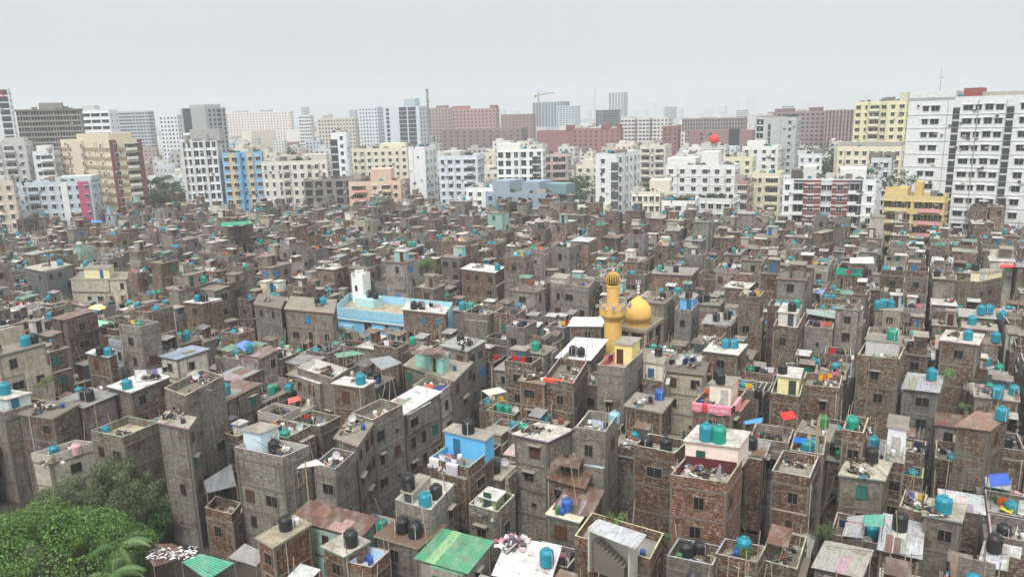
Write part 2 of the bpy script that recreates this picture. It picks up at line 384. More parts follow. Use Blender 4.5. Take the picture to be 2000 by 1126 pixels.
def frame_of(h, mb, z1, cols=True):
    """concrete floor bands and corner columns, a little proud of the infill"""
    k_ = random.uniform(0.55, 0.95); ct = tuple(v * k_ for v in CONC); n = 4
    for i in range(n):
        p, q = h.poly[i], h.poly[(i + 1) % n]
        if facing(p, q) < -0.1: continue
        w = math.hypot(q[0] - p[0], q[1] - p[1]); a = math.atan2(q[1] - p[1], q[0] - p[0]); nx, ny = (q[1] - p[1]) / w, (p[0] - q[0]) / w
        z = z1 - 0.3
        while z > 1.5:
            mx, my = lerp(p, q, 0.5); mb.box((mx + nx * 0.01, my + ny * 0.01, z), w - 0.3, 0.07, 0.2, M['conc'], ct, a); z -= 2.9
        if cols:
            for t in (0.1, w - 0.1):
                x, y = lerp(p, q, t / w); mb.box((x + nx * 0.018, y + ny * 0.018, 0), 0.18, 0.06, z1 - 0.02, M['conc'], ct, a)
def win_spots(h, rr, zt):
    out = []
    for i in range(4):
        p, q = h.poly[i], h.poly[(i + 1) % 4]
        if facing(p, q) < 0.02: continue
        w = math.hypot(q[0] - p[0], q[1] - p[1]); a = math.atan2(q[1] - p[1], q[0] - p[0]); nx, ny = (q[1] - p[1]) / w, (p[0] - q[0]) / w
        n = max(1, int(w / (2.0 if h.hero and ' lane house' in h.hero else 2.5))); base = zt - 2.05
        if w < 1.8: continue
        while base > 0.6:
            for k in range(n):
                if rr.random() < (0.95 if h.hero and ' lane house' in h.hero else 0.64):
                    t_ = (k + 0.5 + rr.uniform(-0.12, 0.12)) / n; x, y = lerp(p, q, t_); pr = 0.015; ov_ = h.over.get(i)
                    if ov_ and ov_[0] + 0.6 / w < t_ < ov_[1] - 0.6 / w and ov_[2] < base + 0.5 < ov_[3]: pr += ov_[4]
                    elif ov_ and ov_[0] - 0.6 / w < t_ < ov_[1] + 0.6 / w and ov_[2] < base + 1.2 < ov_[3] + 1.2: continue
                    out.append(((x + nx * pr, y + ny * pr, base), a, rr.choice(WKEYS)))
            base -= 2.9
    return out
def tin_grid(h, over, z0, z1):
    A = pt(h, 1 + over, -over); B = pt(h, -over, -over); C_ = pt(h, -over, 1 + over); D_ = pt(h, 1 + over, 1 + over)
    return [[(A.x, A.y, z0), (B.x, B.y, z0 + 0.05)], [(D_.x, D_.y, z1), (C_.x, C_.y, z1 + 0.05)]]
def extras_of(h, mb, rr, uo, rm_):
    """walls of a floor begun and left, and column stubs with their steel sticking out"""
    if h.hero: return
    E_ = [(h.c, h.l), (h.l, h.far), (h.far, h.r), (h.r, h.c)]
    if rr.random() < 0.5:
        for i in rr.choice(((1,), (2,), (2,), (0,), (3,))):
            a, b = E_[i]; t1 = rr.choice((0.45, 0.7, 0.97)); d = (b - a); w = d.length; d = d / w; m_ = a + d * w * (0.015 + t1 / 2); n = (h.mid - (a + b) / 2); n = (n - d * n.dot(d)).normalized(); p = m_ + n * (0.12 if i % 2 else 0.02)
            mb.box((p.x, p.y, h.H + 0.004), w * t1 - 0.1, 0.14, rr.choice((0.7, 0.9, 1.4, 2.1)), M[rr.choice(('brick', 'rough', h.wall))], h.tint, math.atan2(d.y, d.x))
    if rr.random() < 0.45:
        for a, b in ((.06, .06), (.94, .06), (.94, .94), (.06, .94)):
            if rr.random() < 0.25: continue
            p = pt(h, a, b); k = rr.uniform(0.2, 0.9); rm_.box((p.x, p.y, h.H + 0.006), 0.26, 0.26, k, M['conc'], CONC, -GA)
            for s_ in (-.07, .07): rm_.rod((p.x + s_, p.y + s_, h.H + k), (p.x + s_ * 1.6, p.y + s_, h.H + k + rr.uniform(0.5, 1.1)), 0.022, M['metal'], S(92, 66, 52), 4)
def roof_of(h, mb, par, rr, uo):
    if h.roof == 'par':
        par.ring(h.poly, 0.14, h.H - 0.95, h.H, M[h.wall], h.tint, tuple(v * rr.uniform(0.8, 1.35) for v in S(182, 176, 165)), uo)
        mb.prism(inset(h.poly, 0.16), h.H - 0.96, h.H - 0.94, M['roof'], h.rt, uo=uo)
    elif h.roof == 'slab':
        mb.prism(inset(h.poly, -0.22), h.H - 0.16, h.H, M['conc'], tuple(v * rr.uniform(0.9, 1.6) for v in CONC), M['roof'], h.rt, True, uo)
        extras_of(h, par, rr, uo, mb)
    else:
        G = tin_grid(h, 0.07, h.H - 0.33, h.H - 0.02); mb.sheet(G, M['tin'], h.rt, 0.05)
        if h.D < 120:                                           # newer and older sheets let into the roof
            top = lambda t_, k_: (Vector(G[0][0]).lerp(Vector(G[0][1]), t_)).lerp(Vector(G[1][0]).lerp(Vector(G[1][1]), t_), k_) + Vector((0, 0, 0.012))
            gr_ = bool(h.hero and 'green sheet' in h.hero)
            for t0, t1, k0, k1, c_ in ([(0.22, 0.40, 0, 1, S(150, 195, 140))] if gr_ else [(lambda a_, b_: (a_, a_ + rr.uniform(0.12, 0.3), b_, b_ + rr.uniform(0.3, 0.6), tuple(c * rr.uniform(0.7, 1.25) for c in rr.choice([h.rt, h.rt, S(165, 160, 152), S(120, 88, 70)]))))(rr.uniform(0, 0.7), rr.choice((0, 0, 0.4))) for _ in range(rr.choice((2, 3, 4)))]):
                q = [top(t0, k0), top(min(1, t1), k0), top(min(1, t1), min(1, k1)), top(t0, min(1, k1))]; W_ = (q[1] - q[0]).length; L_ = (q[2] - q[1]).length; mb.face(q[::-1], M['tin'], c_, [(0, L_), (W_, L_), (W_, 0), (0, 0)])
                top0 = top; top = (lambda f_: (lambda t_, k_: f_(t_, k_) + Vector((0, 0, 0.006))))(top0)
def room_poly(h, rm):
    a0, a1, b0, b1 = rm[:4]
    return ccw([(p.x, p.y) for p in (pt(h, a0, b0), pt(h, a0, b1), pt(h, a1, b1), pt(h, a1, b0))])
def room_of(h, rm, wl, rf, rr):
    poly = room_poly(h, rm); z0 = h.zr - 0.02; z1 = z0 + rm[4]; mat = M['paint'] if rm[6:] != ('brick',) else M['brick']
    wl.prism(poly, z0, z1, mat, rm[5], M['roof'], h.rt, uo=rr.uniform(0, 300))
    rf.prism(inset(poly, -0.18), z1, z1 + 0.14, M['conc'], S(178, 172, 160), M['roof'], rr.choice(ROOFC[:3]), True)
    best = max(range(4), key=lambda i: facing(poly[i], poly[(i + 1) % 4])); p, q = poly[best], poly[(best + 1) % 4]
    w = math.hypot(q[0] - p[0], q[1] - p[1]); x, y = lerp(p, q, rr.choice((0.3, 0.7)) if w > 1.8 else 0.5)
    nx, ny = (q[1] - p[1]) / w, (p[0] - q[0]) / w
    return (x + nx * 0.02, y + ny * 0.02, z0 + 0.03), math.atan2(q[1] - p[1], q[0] - p[0])
STY = {'brick': 'brick_house', 'rough': 'plastered_house', 'paint': 'painted_house', 'plaster': 'plastered_house'}
def build_house(h):
    rr = random.Random(h.seed); near = h.D < 105
    root = bpy.data.objects.new(STY[h.wall], None); COL.objects.link(root); root.location = h.mid; h.root = root
    def put(mb, name, parent=root):
        off = (-h.mid.x, -h.mid.y, 0); mb.v = [(p[0] + off[0], p[1] + off[1], p[2]) for p in mb.v]
        return mb.build(name, parent)
    wl = MB(); uo, z1 = walls_of(h, wl, rr)
    if h.D < 170: frame_of(h, wl, z1, h.wall != 'paint')
    put(wl, 'wall')
    rf, pa = MB(), MB(); roof_of(h, rf, pa, rr, uo); put(rf, 'roof'); put(pa, 'parapet' if h.roof == 'par' else 'unfinished_wall')
    if h.D < 130:
        for i in range(4):
            p, q = h.poly[i], h.poly[(i + 1) % 4]; w = math.hypot(q[0] - p[0], q[1] - p[1])
            if facing(p, q) > 0.1 and rr.random() < 0.5:
                t = rr.choice((0.06, 0.3, 0.93)); x, y = lerp(p, q, t); nx, ny = (q[1] - p[1]) / w, (p[0] - q[0]) / w; d_ = 0.1 + (h.over[i][4] if i in h.over and h.over[i][0] < t < h.over[i][1] else 0)
                pi_ = MB(); pi_.rod((x + nx * d_, y + ny * d_, rr.choice((0, 3))), (x + nx * d_, y + ny * d_, z1 + 0.2), 0.05, M['metal'], rr.choice([S(200, 198, 190), S(150, 140, 126), S(120, 110, 100)]), 6); put(pi_, 'drain_pipe')
    for rm in h.rooms:
        a, b = MB(), MB(); loc, rz = room_of(h, rm, a, b, rr); ro = put(a, 'rooftop_room'); put(b, 'room_roof', ro)
        link('door', DOOR[rr.choice(list(DOOR))], ro, (loc[0] - h.mid.x, loc[1] - h.mid.y, loc[2]), rz)
    for loc, a, key in win_spots(h, rr, z1):
        pos = (loc[0] - h.mid.x, loc[1] - h.mid.y, loc[2]); sc = (rr.uniform(0.85, 1.15), 1, rr.uniform(0.9, 1.1))
        w = link('window', WIN[key][0], root, pos, a, sc)
        link('frame', WIN[key][1], w)
        if near and rr.random() < 0.15: link('sunshade', WIN[key][2], w)
    return root
def mass_house(h, mb):
    rr = random.Random(h.seed); uo, z1 = walls_of(h, mb, rr)
    if h.D < 210: frame_of(h, mb, z1, False)
    roof_of(h, mb, mb, rr, uo)
    for rm in h.rooms: room_of(h, rm, mb, mb, rr)
    for (x, y, z), a, key in win_spots(h, rr, z1):
        mb.box((x, y, z), 0.9, 0.05, 1.1, M['glass'], DK if rr.random() < 0.85 else S(60, 120, 140), a)

def hero(key, c, l, r, Z, ybot, wall='brick', tint=(1, 1, 1), roof='par', rt=None, rooms=(), look=None, grow=(1, 1)):
    C0, L0, R0 = [at_z(p[0], p[1], Z) for p in (c, l, r)]
    return add_house(C0, (L0 - C0) * grow[0], (R0 - C0) * grow[1], Z, wall, tint, roof, rt, rooms, ybot, look or key)
WH, CR, GY, PK, LB = S(232, 230, 224), S(226, 214, 170), S(160, 155, 146), S(228, 206, 196), S(130, 190, 225)
MINT = S(150, 205, 190)
hero('tallA', (362, 772), (320, 757), (436, 733), 15.5, 1035, 'rough', (0.9, 0.88, 0.84), 'par', None, (), 'tall grey bare block house with an open stair top')
hero('tallB', (366, 834), (310, 822), (380, 815), 14.2, 1035, 'rough', (0.9, 0.88, 0.84), 'slab', None, (), 'narrow grey stair tower stuck to the tall grey house')
hero('annex', (452, 1004), (400, 990), (472, 980), 5.6, 1070, 'brick', (1.05, 0.92, 0.85), 'par', S(120, 112, 100), (), 'low brick annex with a grey lean-to below the tall grey house')
hero('A2', (240, 853), (177, 840), (311, 823), 11, 900, 'rough', (0.85, 0.8, 0.7), 'par', S(190, 178, 150), (), 'grey house with an empty sandy walled terrace above the thicket')
hero('A3', (103, 815), (38, 806), (152, 788), 11.5, 870, 'brick', (0.9, 0.9, 0.9), 'slab', None, (), 'weathered brick house with a mint green balcony')
hero('A4', (7, 804), (-48, 795), (88, 781), 12, 850, 'rough', (0.9, 0.85, 0.78), 'par', None, ((0.2, 0.9, 0.25, 0.8, 2.0, S(190, 205, 205)),), 'grey house cut off by the photo edge with a teal tank')
hero('A5', (256, 765), (212, 753), (330, 735), 12, 800, 'brick', (1, 0.95, 0.9), 'slab', WH, (), 'brick house with a pale roof crowded with washing')
hero('A6', (346, 697), (313, 690), (405, 681), 12.5, 735, 'plaster', S(205, 200, 186), 'tin', S(150, 165, 185), (), 'pale concrete cube house with a bluish sheet roof')
hero('A7', (212, 696), (170, 688), (226, 689), 13.5, 750, 'brick', (1.05, 0.95, 0.88), 'slab', WH, (), 'square brick tower house with two tanks on its top')
hero('A9', (97, 889), (60, 884), (184, 862), 8, 940, 'plaster', S(190, 184, 170), 'par', None, (), 'low grey walled terrace house with a pink tank')
hero('B1', (551, 892), (457, 872), (604, 869), 12, 965, 'rough', (1, 0.98, 0.94), 'par', S(205, 195, 165), ((0.62, 1.0, 0.35, 1.0, 2.4, S(205, 225, 235)),), 'mottled grey house with a cream terrace and a brown lean-to')
hero('B2', (650, 739), (580, 717), (682, 719), 12, 775, 'rough', (0.95, 0.92, 0.88), 'par', WH, (), 'grey walled house with a wide whitewashed terrace')
hero('B3', (707, 755), (650, 747), (730, 743), 13, 790, 'brick', (1, 0.95, 0.9), 'slab', WH, (), 'brick house with one teal tank on a pale slab')
hero('B4z', (697, 868), (655, 853), (729, 822), 11.4, 1000, 'rough', (0.95, 0.94, 0.92), 'slab', S(140, 134, 120), (), 'grey lane house with a cluttered flat roof between two terraces')
hero('B4a', (728, 819), (685, 806), (786, 789), 11.8, 985, 'rough', (0.98, 0.97, 0.95), 'par', S(110, 100, 88), (), 'grey lane house with bright blue shutters')
hero('B4b', (789, 803), (745, 790), (857, 766), 10.3, 940, 'rough', (1.05, 1.04, 1.02), 'tin', S(240, 240, 240), (), 'grey lane house under a long white sheet roof')
hero('B4c', (859, 765), (806, 752), (884, 747), 10.2, 900, 'plaster', S(178, 174, 166), 'par', S(120, 78, 62), (), 'grey lane house with an orange tarp terrace')
hero('B4d', (886, 742), (790, 712), (922, 706), 10.8, 850, 'rough', (1, 0.97, 0.94), 'slab', S(165, 155, 140), ((0.25, 0.8, 0.1, 0.45, 2.1, MINT),), 'lane house with a mint green rooftop room')
hero('B4e', (912, 684), (860, 673), (947, 665), 12.6, 760, 'rough', (1.05, 1.03, 1), 'slab', S(165, 165, 162), (), 'grey lane house with a smooth bare slab roof')
hero('B6', (915, 913), (838, 893), (962, 875), 12, 985, 'brick', (0.9, 0.82, 0.75), 'par', S(150, 150, 140), ((-0.02, 1.02, 0.66, 1.04, 2.5, S(104, 184, 230)),), 'brick house with a bright blue walled roof terrace')
hero('B7', (841, 996), (771, 975), (888, 944), 11, 1040, 'rough', (1.05, 1.02, 1), 'par', S(238, 234, 222), ((0.72, 1.0, 0.3, 0.95, 1.0, S(180, 176, 165)),), 'grey house with a clean cream walled terrace')
hero('B10', (672, 1083), (632, 1065), (718, 1056), 9, 1126, 'brick', (1.1, 0.92, 0.8), 'slab', S(190, 184, 170), (), 'small brick stair block with one black tank')
hero('B11', (725, 1107), (678, 1097), (762, 1074), 8.2, 1130, 'brick', (1.1, 0.9, 0.8), 'par', S(205, 222, 235), (), 'brick cell with a pale blue walled floor')
hero('B12', (534, 1065), (504, 1048), (604, 1022), 9, 1126, 'brick', (1.15, 0.85, 0.7), 'slab', S(165, 155, 130), (), 'brick house with a light blue niche and sloping poles')
hero('B13', (815, 1066), (736, 1044), (866, 1024), 8.6, 1110, 'rough', (0.7, 0.68, 0.64), 'slab', S(110, 80, 66), (), 'dark grey house with two black tanks and a rusty roof')
hero('B14', (655, 915), (612, 905), (693, 882), 11, 1010, 'rough', (0.95, 0.93, 0.9), 'par', S(120, 112, 100), (), 'grey house with a dark sunken terrace')
hero('B15', (972, 999), (915, 983), (1006, 965), 10, 1060, 'rough', (0.85, 0.83, 0.78), 'par', S(170, 150, 110), ((0.25, 0.8, 0.3, 0.8, 1.3, S(150, 160, 120)),), 'grey corner house with a small patched hut on top')
hero('C1', (1120, 748), (1062, 738), (1147, 705), 13, 810, 'brick', (1, 0.95, 0.9), 'par', None, (), 'brick house with orange cloths thrown over its parapet')
hero('C1b', (1062, 748), (1015, 741), (1072, 735), 12.6, 800, 'brick', (1.2, 0.95, 0.8), 'slab', S(140, 120, 100), (), 'narrow orange brick house with a bare roof')
hero('C2', (1220, 717), (1166, 712), (1256, 685), 15, 800, 'rough', (0.95, 0.93, 0.9), 'par', S(200, 160, 150), ((0.12, 0.75, 0.55, 1.0, 2.6, S(240, 222, 150)),), 'tall grey house with a pale yellow rooftop room')
hero('C3', (1296, 745), (1256, 738), (1302, 722), 12, 775, 'rough', (1, 0.97, 0.93), 'par', WH, ((0.1, 0.9, 0.3, 1.0, 2.7, S(232, 222, 205)),), 'grey house with a cream stair room and dark door')
hero('C4', (1374, 730), (1300, 722), (1385, 700), 11, 745, 'plaster', S(190, 180, 160), 'slab', S(110, 104, 95), (), 'stained beige house with a dark sheet canopy and washing')
hero('C5', (1440, 692), (1376, 684), (1458, 672), 12.5, 735, 'brick', (1, 0.95, 0.88), 'slab', S(225, 222, 210), (), 'brick house with two teal tanks behind its pale slab')
hero('C6', (1430, 795), (1352, 786), (1458, 762), 12, 840, 'brick', (1, 0.94, 0.88), 'par', S(190, 120, 110), ((0.2, 0.75, 0.45, 0.95, 2.5, S(236, 226, 208)),), 'brick house with pink cloths hung over its parapet')
hero('C7', (1420, 942), (1309, 926), (1450, 898), 13, 1055, 'brick', (1.3, 0.98, 0.85), 'par', S(200, 192, 178), ((0.02, 0.98, 0.74, 1.5, 2.7, S(238, 218, 206)),), 'orange brick house with a maroon and pink roof terrace')
hero('C8', (1318, 884), (1238, 868), (1346, 860), 13, 1010, 'brick', (0.85, 0.76, 0.7), 'par', S(180, 176, 166), (), 'dark brick house with two black tanks in one corner')
hero('C9', (1183, 842), (1124, 833), (1207, 808), 14, 960, 'rough', (0.92, 0.88, 0.82), 'par', S(170, 190, 210), (), 'tall grey house with a bamboo scaffold on its roof')
hero('C10', (1070, 860), (1005, 846), (1116, 838), 12, 930, 'rough', (1.15, 1.12, 1.05), 'slab', S(205, 202, 190), (), 'pale grey cube house with one tiny window')
hero('C12', (1292, 803), (1222, 790), (1312, 778), 11.5, 845, 'brick', (0.9, 0.88, 0.85), 'slab', S(150, 140, 130), (), 'brick house buried under a heap of rubbish')
hero('C13', (1270, 1091), (1122, 1045), (1297, 1040), 9, 1126, 'brick', (1.1, 0.92, 0.82), 'par', S(150, 146, 138), (), 'wide brick house with a parapet terrace round an open stair')
hero('C14', (1392, 1103), (1302, 1084), (1412, 1066), 9, 1126, 'rough', (0.75, 0.73, 0.68), 'par', S(160, 140, 100), (), 'grey house with a wet brown terrace and one black tank')
hero('C15', (1480, 1098), (1397, 1080), (1496, 1066), 9.3, 1126, 'brick', (1, 0.9, 0.82), 'par', S(170, 165, 150), (), 'brick house with a leafy shrub on its terrace')
hero('C16', (1068, 1132), (968, 1112), (1090, 1068), 8, 1126, 'brick', (0.9, 0.85, 0.8), 'tin', S(236, 236, 234), (), 'house under a broad white sheet roof')
hero('C17', (1140, 945), (1068, 925), (1160, 905), 9.5, 965, 'brick', (1, 0.9, 0.82), 'tin', S(110, 78, 62), (), 'brick house under a rusty brown lean-to roof')
hero('C17b', (1152, 1000), (1085, 985), (1176, 958), 8.6, 1010, 'brick', (1, 0.9, 0.82), 'tin', S(112, 80, 64), (), 'house with a rusty roof and a blue basin')
hero('C17c', (1130, 1017), (1070, 1002), (1145, 997), 8.2, 1050, 'rough', (0.7, 0.68, 0.62), 'slab', S(232, 222, 190), (), 'mossy grey block with a cream slab top')
hero('D1', (1757, 701), (1675, 692), (1768, 676), 15, 850, 'brick', (1, 0.95, 0.88), 'par', None, ((0.1, 0.9, 0.5, 1.0, 2.2, S(190, 190, 185)),), 'tall brick house with an open blue shutter')
hero('D2', (1910, 672), (1838, 663), (1920, 652), 14.5, 745, 'brick', (1.05, 0.98, 0.92), 'slab', S(215, 208, 195), (), 'tall plain brick wall house with a white slab edge')
hero('D3', (1562, 774), (1505, 766), (1572, 738), 12, 815, 'brick', (0.95, 0.88, 0.8), 'par', None, ((0.1, 0.85, 0.35, 0.9, 2.3, S(236, 226, 165)),), 'brick house with a pale yellow room and a black tank')
hero('D4', (1640, 757), (1565, 750), (1646, 732), 12, 815, 'brick', (1, 0.92, 0.85), 'par', None, (), 'brick house with yellow and pink cloths on its roof')
hero('D5', (1687, 845), (1645, 838), (1697, 815), 14, 1000, 'brick', (1.05, 1, 0.95), 'par', WH, (), 'slim brick tower house with a green tank in a white tray')
hero('D6', (1766, 905), (1725, 897), (1772, 850), 11, 990, 'brick', (0.85, 0.8, 0.75), 'par', S(170, 165, 150), ((0.05, 0.95, 0.55, 1.0, 2.9, S(238, 240, 240)),), 'narrow brick house with a bright white rooftop cabin')
hero('D7', (1933, 834), (1870, 825), (1968, 812), 13, 955, 'brick', (1, 0.95, 0.9), 'tin', S(150, 110, 90), (), 'brick house with a patchwork rusty sheet roof')
hero('D8', (1832, 760), (1765, 752), (1840, 735), 11.5, 800, 'rough', (0.7, 0.7, 0.68), 'tin', S(175, 178, 180), (), 'shack with a grey and white sheet roof and red washing')
hero('D10', (1582, 932), (1507, 918), (1600, 890), 11, 1030, 'brick', (0.95, 0.85, 0.8), 'par', None, (), 'brick house with bamboo scaffolding up its side')
hero('D10b', (1725, 935), (1642, 925), (1740, 900), 11, 1000, 'rough', (0.95, 0.92, 0.85), 'slab', S(190, 185, 165), (), 'patched grey house with a big dark window')
hero('D11', (1802, 1000), (1756, 988), (1812, 965), 9.5, 1040, 'brick', (0.9, 0.72, 0.65), 'par', None, (), 'brick terrace house with violet washing')
hero('D12', (1875, 1016), (1806, 1003), (1884, 985), 10.2, 1080, 'rough', (0.85, 0.82, 0.76), 'slab', S(175, 168, 150), (), 'grey block carrying one big bright teal tank')
hero('D13', (1797, 1080), (1719, 1062), (1802, 1020), 8.5, 1110, 'brick', (0.9, 0.85, 0.8), 'tin', S(196, 198, 200), (), 'house under silvery corrugated sheets')
hero('D15', (1984, 1108), (1915, 1094), (1992, 1070), 8.5, 1126, 'brick', (0.8, 0.76, 0.72), 'tin', S(205, 208, 212), (), 'house under pale blue-grey corrugated sheets')
hero('D16', (1680, 1118), (1592, 1098), (1700, 1075), 8, 1126, 'rough', (0.75, 0.73, 0.7), 'tin', S(175, 172, 160), (), 'shed with timber planks piled on its roof')
hero('B8', (910, 1108), (817, 1081), (956, 1058), 8.5, 1126, 'plaster', S(165, 158, 148), 'tin', S(80, 160, 118), (), 'house under a smooth green sheet roof with a pale stripe')
hero('B9', (697, 1040), (572, 1006), (732, 1010), 8.5, 1050, 'plaster', S(160, 190, 180), 'tin', S(108, 70, 58), (), 'shed with a brown rusty roof and mint walls')
hero('E1', (650, 610), (557, 602), (656, 585), 13.5, 668, 'rough', (1, 0.95, 0.88), 'slab', S(150, 140, 125), (), 'big windowless grey brick block beside the blue building')
hero('E2', (548, 600), (497, 592), (556, 580), 13, 670, 'rough', (0.8, 0.8, 0.8), 'slab', S(120, 115, 108), (), 'dark grey three storey house with small windows')
hero('E3', (966, 532), (901, 524), (985, 521), 12.5, 590, 'brick', (1.05, 0.9, 0.82), 'slab', S(238, 232, 222), (), 'brick house with a bright white slab roof')
hero('E4', (394, 592), (360, 589), (431, 583), 13.5, 650, 'brick', (1, 0.93, 0.88), 'slab', S(215, 212, 205), (), 'brick house with four tanks lined up on top')
hero('E5', (83, 529), (48, 522), (140, 516), 14, 580, 'paint', S(112, 112, 114), 'slab', S(190, 184, 170), (), 'dark grey smooth house with square windows')
hero('E6', (245, 545), (137, 545), (262, 530), 11, 590, 'plaster', S(200, 194, 175), 'slab', S(150, 145, 130), ((0.3, 0.75, 0.1, 0.6, 2.2, S(232, 222, 180)),), 'pale house with a dark green hut in front')
hero('E8', (1150, 560), (1075, 552), (1163, 545), 13.5, 622, 'rough', (1.05, 1.03, 1), 'par', S(130, 120, 108), ((0.62, 1, 0.1, 0.7, 1.8, S(190, 178, 165)),), 'grey house with a sunken terrace left of the minaret')
hero('E9', (1350, 537), (1270, 533), (1363, 523), 12.5, 565, 'brick', (1.2, 0.95, 0.85), 'slab', S(150, 146, 138), (), 'reddish brick house with a mint framed window')
hero('E10', (1350, 606), (1318, 601), (1366, 589), 13, 650, 'rough', (1, 1, 1), 'par', WH, ((0.1, 0.9, 0.4, 1, 2.2, S(110, 180, 235)),), 'slim grey house with a sky blue rooftop room')
hero('E11', (1113 + 60, 633), (1113, 632), (1180, 620), 12, 660, 'brick', (1, 0.95, 0.9), 'tin', S(245, 245, 245), (), 'brick house with a white sheet roof beside the minaret')
hero('E12', (1152, 697), (1090, 692), (1183, 664), 11.5, 712, 'brick', (1, 0.95, 0.9), 'tin', S(245, 247, 247), (), 'house with a tilted bright white sheet roof')
hero('E13', (1605, 455), (1590, 454), (1628, 449), 14, 500, 'brick', (1, 0.95, 0.9), 'slab', None, (), 'brick stair tower with a diagonal opening')
hero('E14', (1558, 640), (1510, 634), (1573, 610), 13.5, 705, 'brick', (0.95, 0.9, 0.85), 'par', WH, ((0.2, 0.95, 0.4, 1, 2.0, S(200, 198, 190)),), 'brick house with a white room and two black tanks')
hero('E15', (1685, 530), (1632, 526), (1695, 515), 12.5, 560, 'brick', (0.8, 0.78, 0.75), 'par', None, (), 'dark brick house with a painted teal parapet flag')
hero('E16', (1912, 550), (1874, 547), (1960, 540), 12.5, 600, 'brick', (1, 0.95, 0.9), 'par', None, ((0.1, 0.95, 0.4, 1, 2.2, S(235, 226, 190)),), 'brick house with a cream parapet and dark washing')
# ------------------------------------------------------------------ apartment blocks beyond the settlement
AW = {}
def apt_window(w, h, frame, bars):
    key = (round(w, 1), round(h, 1), frame, bars)
    if key not in AW:
        p = MB(); p.box((0, 0, 0), w, 0.06, h, M['glass'], S(44, 49, 53))
        t = 0.05
        for x in (-w / 2, w / 2): p.box((x, -0.02, -t / 2), t, 0.12, h + t, M['paint'], frame)
        for z in (-t, h): p.box((0, -0.025, z), w - t, 0.11, t, M['paint'], frame)
        for k in range(bars): p.box((-w / 2 + w * (k + 1) / (bars + 1), -0.02, 0), 0.06, 0.08, h, M['metal'], frame)
        p.box((0, -0.22, h + 0.14), w + 0.4, 0.45, 0.08, M['paint'], frame)
        AW[key] = (p.mesh('window'), p)
    return AW[key]
APTS = []
def solve_x(P, d, x, lim=150.0):
    f0 = proj(P)[0] - x; s = 1 if proj(P + d * 0.5)[0] > proj(P)[0] else -1
    if abs(f0) < 0.5: return 0.0
    sg = 1 if (f0 < 0) == (s > 0) else -1; lo, hi = 0.0, 0.0
    for k in range(1, int(lim * 2)):
        hi = k * 0.5
        if (proj(P + d * hi * sg)[0] - x) * f0 <= 0: break
        lo = hi
    for _ in range(30):
        m_ = (lo + hi) / 2
        if (proj(P + d * m_ * sg)[0] - x) * f0 > 0: lo = m_
        else: hi = m_
    return sg * hi
class Apt: pass
def apt(label, x0, xc, x1, ytop, D, col, xr=None, rot=28.0, st=3.0, nf=None, ns_=None, ww=1.3, wh=1.4, frame=None, bands=None, panels=(), balc=(), mat='paint', pent=(), cols=None, scols=None, slits=(),
        cat='apartment block', group='apartment blocks beyond the settlement', name='apartment_building', garden=0, roofc=None, keep=True, bars=1, ybot=None, solid=False, frontonly=False):
    a = math.radians(rot); u = Vector((math.sin(a), math.cos(a), 0)); v_ = Vector((math.cos(a), -math.sin(a), 0))
    if D < 345 and label: D *= 1.09; st *= 1.05; ww *= 1.06; wh *= 1.05
    xr = xr or xc; P = at_d(xr, ytop, D); Z = P.z
    az = math.atan2(P.x, P.y); lat = max(1.0, (x1 - xc) / FPX * D)
    if x1 - xc < 26 and label and abs(rot - math.degrees(az)) > 4:      # only a sliver of the side shows: turn the block to match
        a = az + math.asin(min(0.9, lat / 13.0)); u = Vector((math.sin(a), math.cos(a), 0)); v_ = Vector((math.cos(a), -math.sin(a), 0))
    C = P + v_ * solve_x(P, v_, xc); Lf = P + v_ * solve_x(P, v_, x0)
    if x1 > xc + 1:
        b = solve_x(C, u, x1, 60.0); b = b if 2 < b < 58 else 14.0
    else: b = 13.0
    o = Apt(); o.C, o.L, o.R = C.copy(), Lf.copy(), C + u * b
    for p in (o.C, o.L, o.R): p.z = 0
    o.F = o.L + u * b; o.poly = ccw([(p.x, p.y) for p in (o.C, o.R, o.F, o.L)]); o.H = Z; o.D = ((o.C + o.F) / 2).length
    o.x = (x0, max(xc, x1)); o.ybot = ybot if ybot else ytop + 0.6 * (edge_y((x0 + xc) / 2) - ytop)
    APTS.append(o); o.b = b; o.u, o.v = u, v_
    o.spec = dict(label=label, col=col, st=st, nf=nf, ns=ns_, ww=ww, wh=wh, frame=frame or S(235, 235, 232), bands=bands, panels=panels, balc=balc, mat=mat, pent=pent, cols=cols, scols=scols, slits=slits,
                  cat=cat, group=group, name=name, garden=garden, roofc=roofc, bars=bars, solid=solid, frontonly=frontonly)
    return o
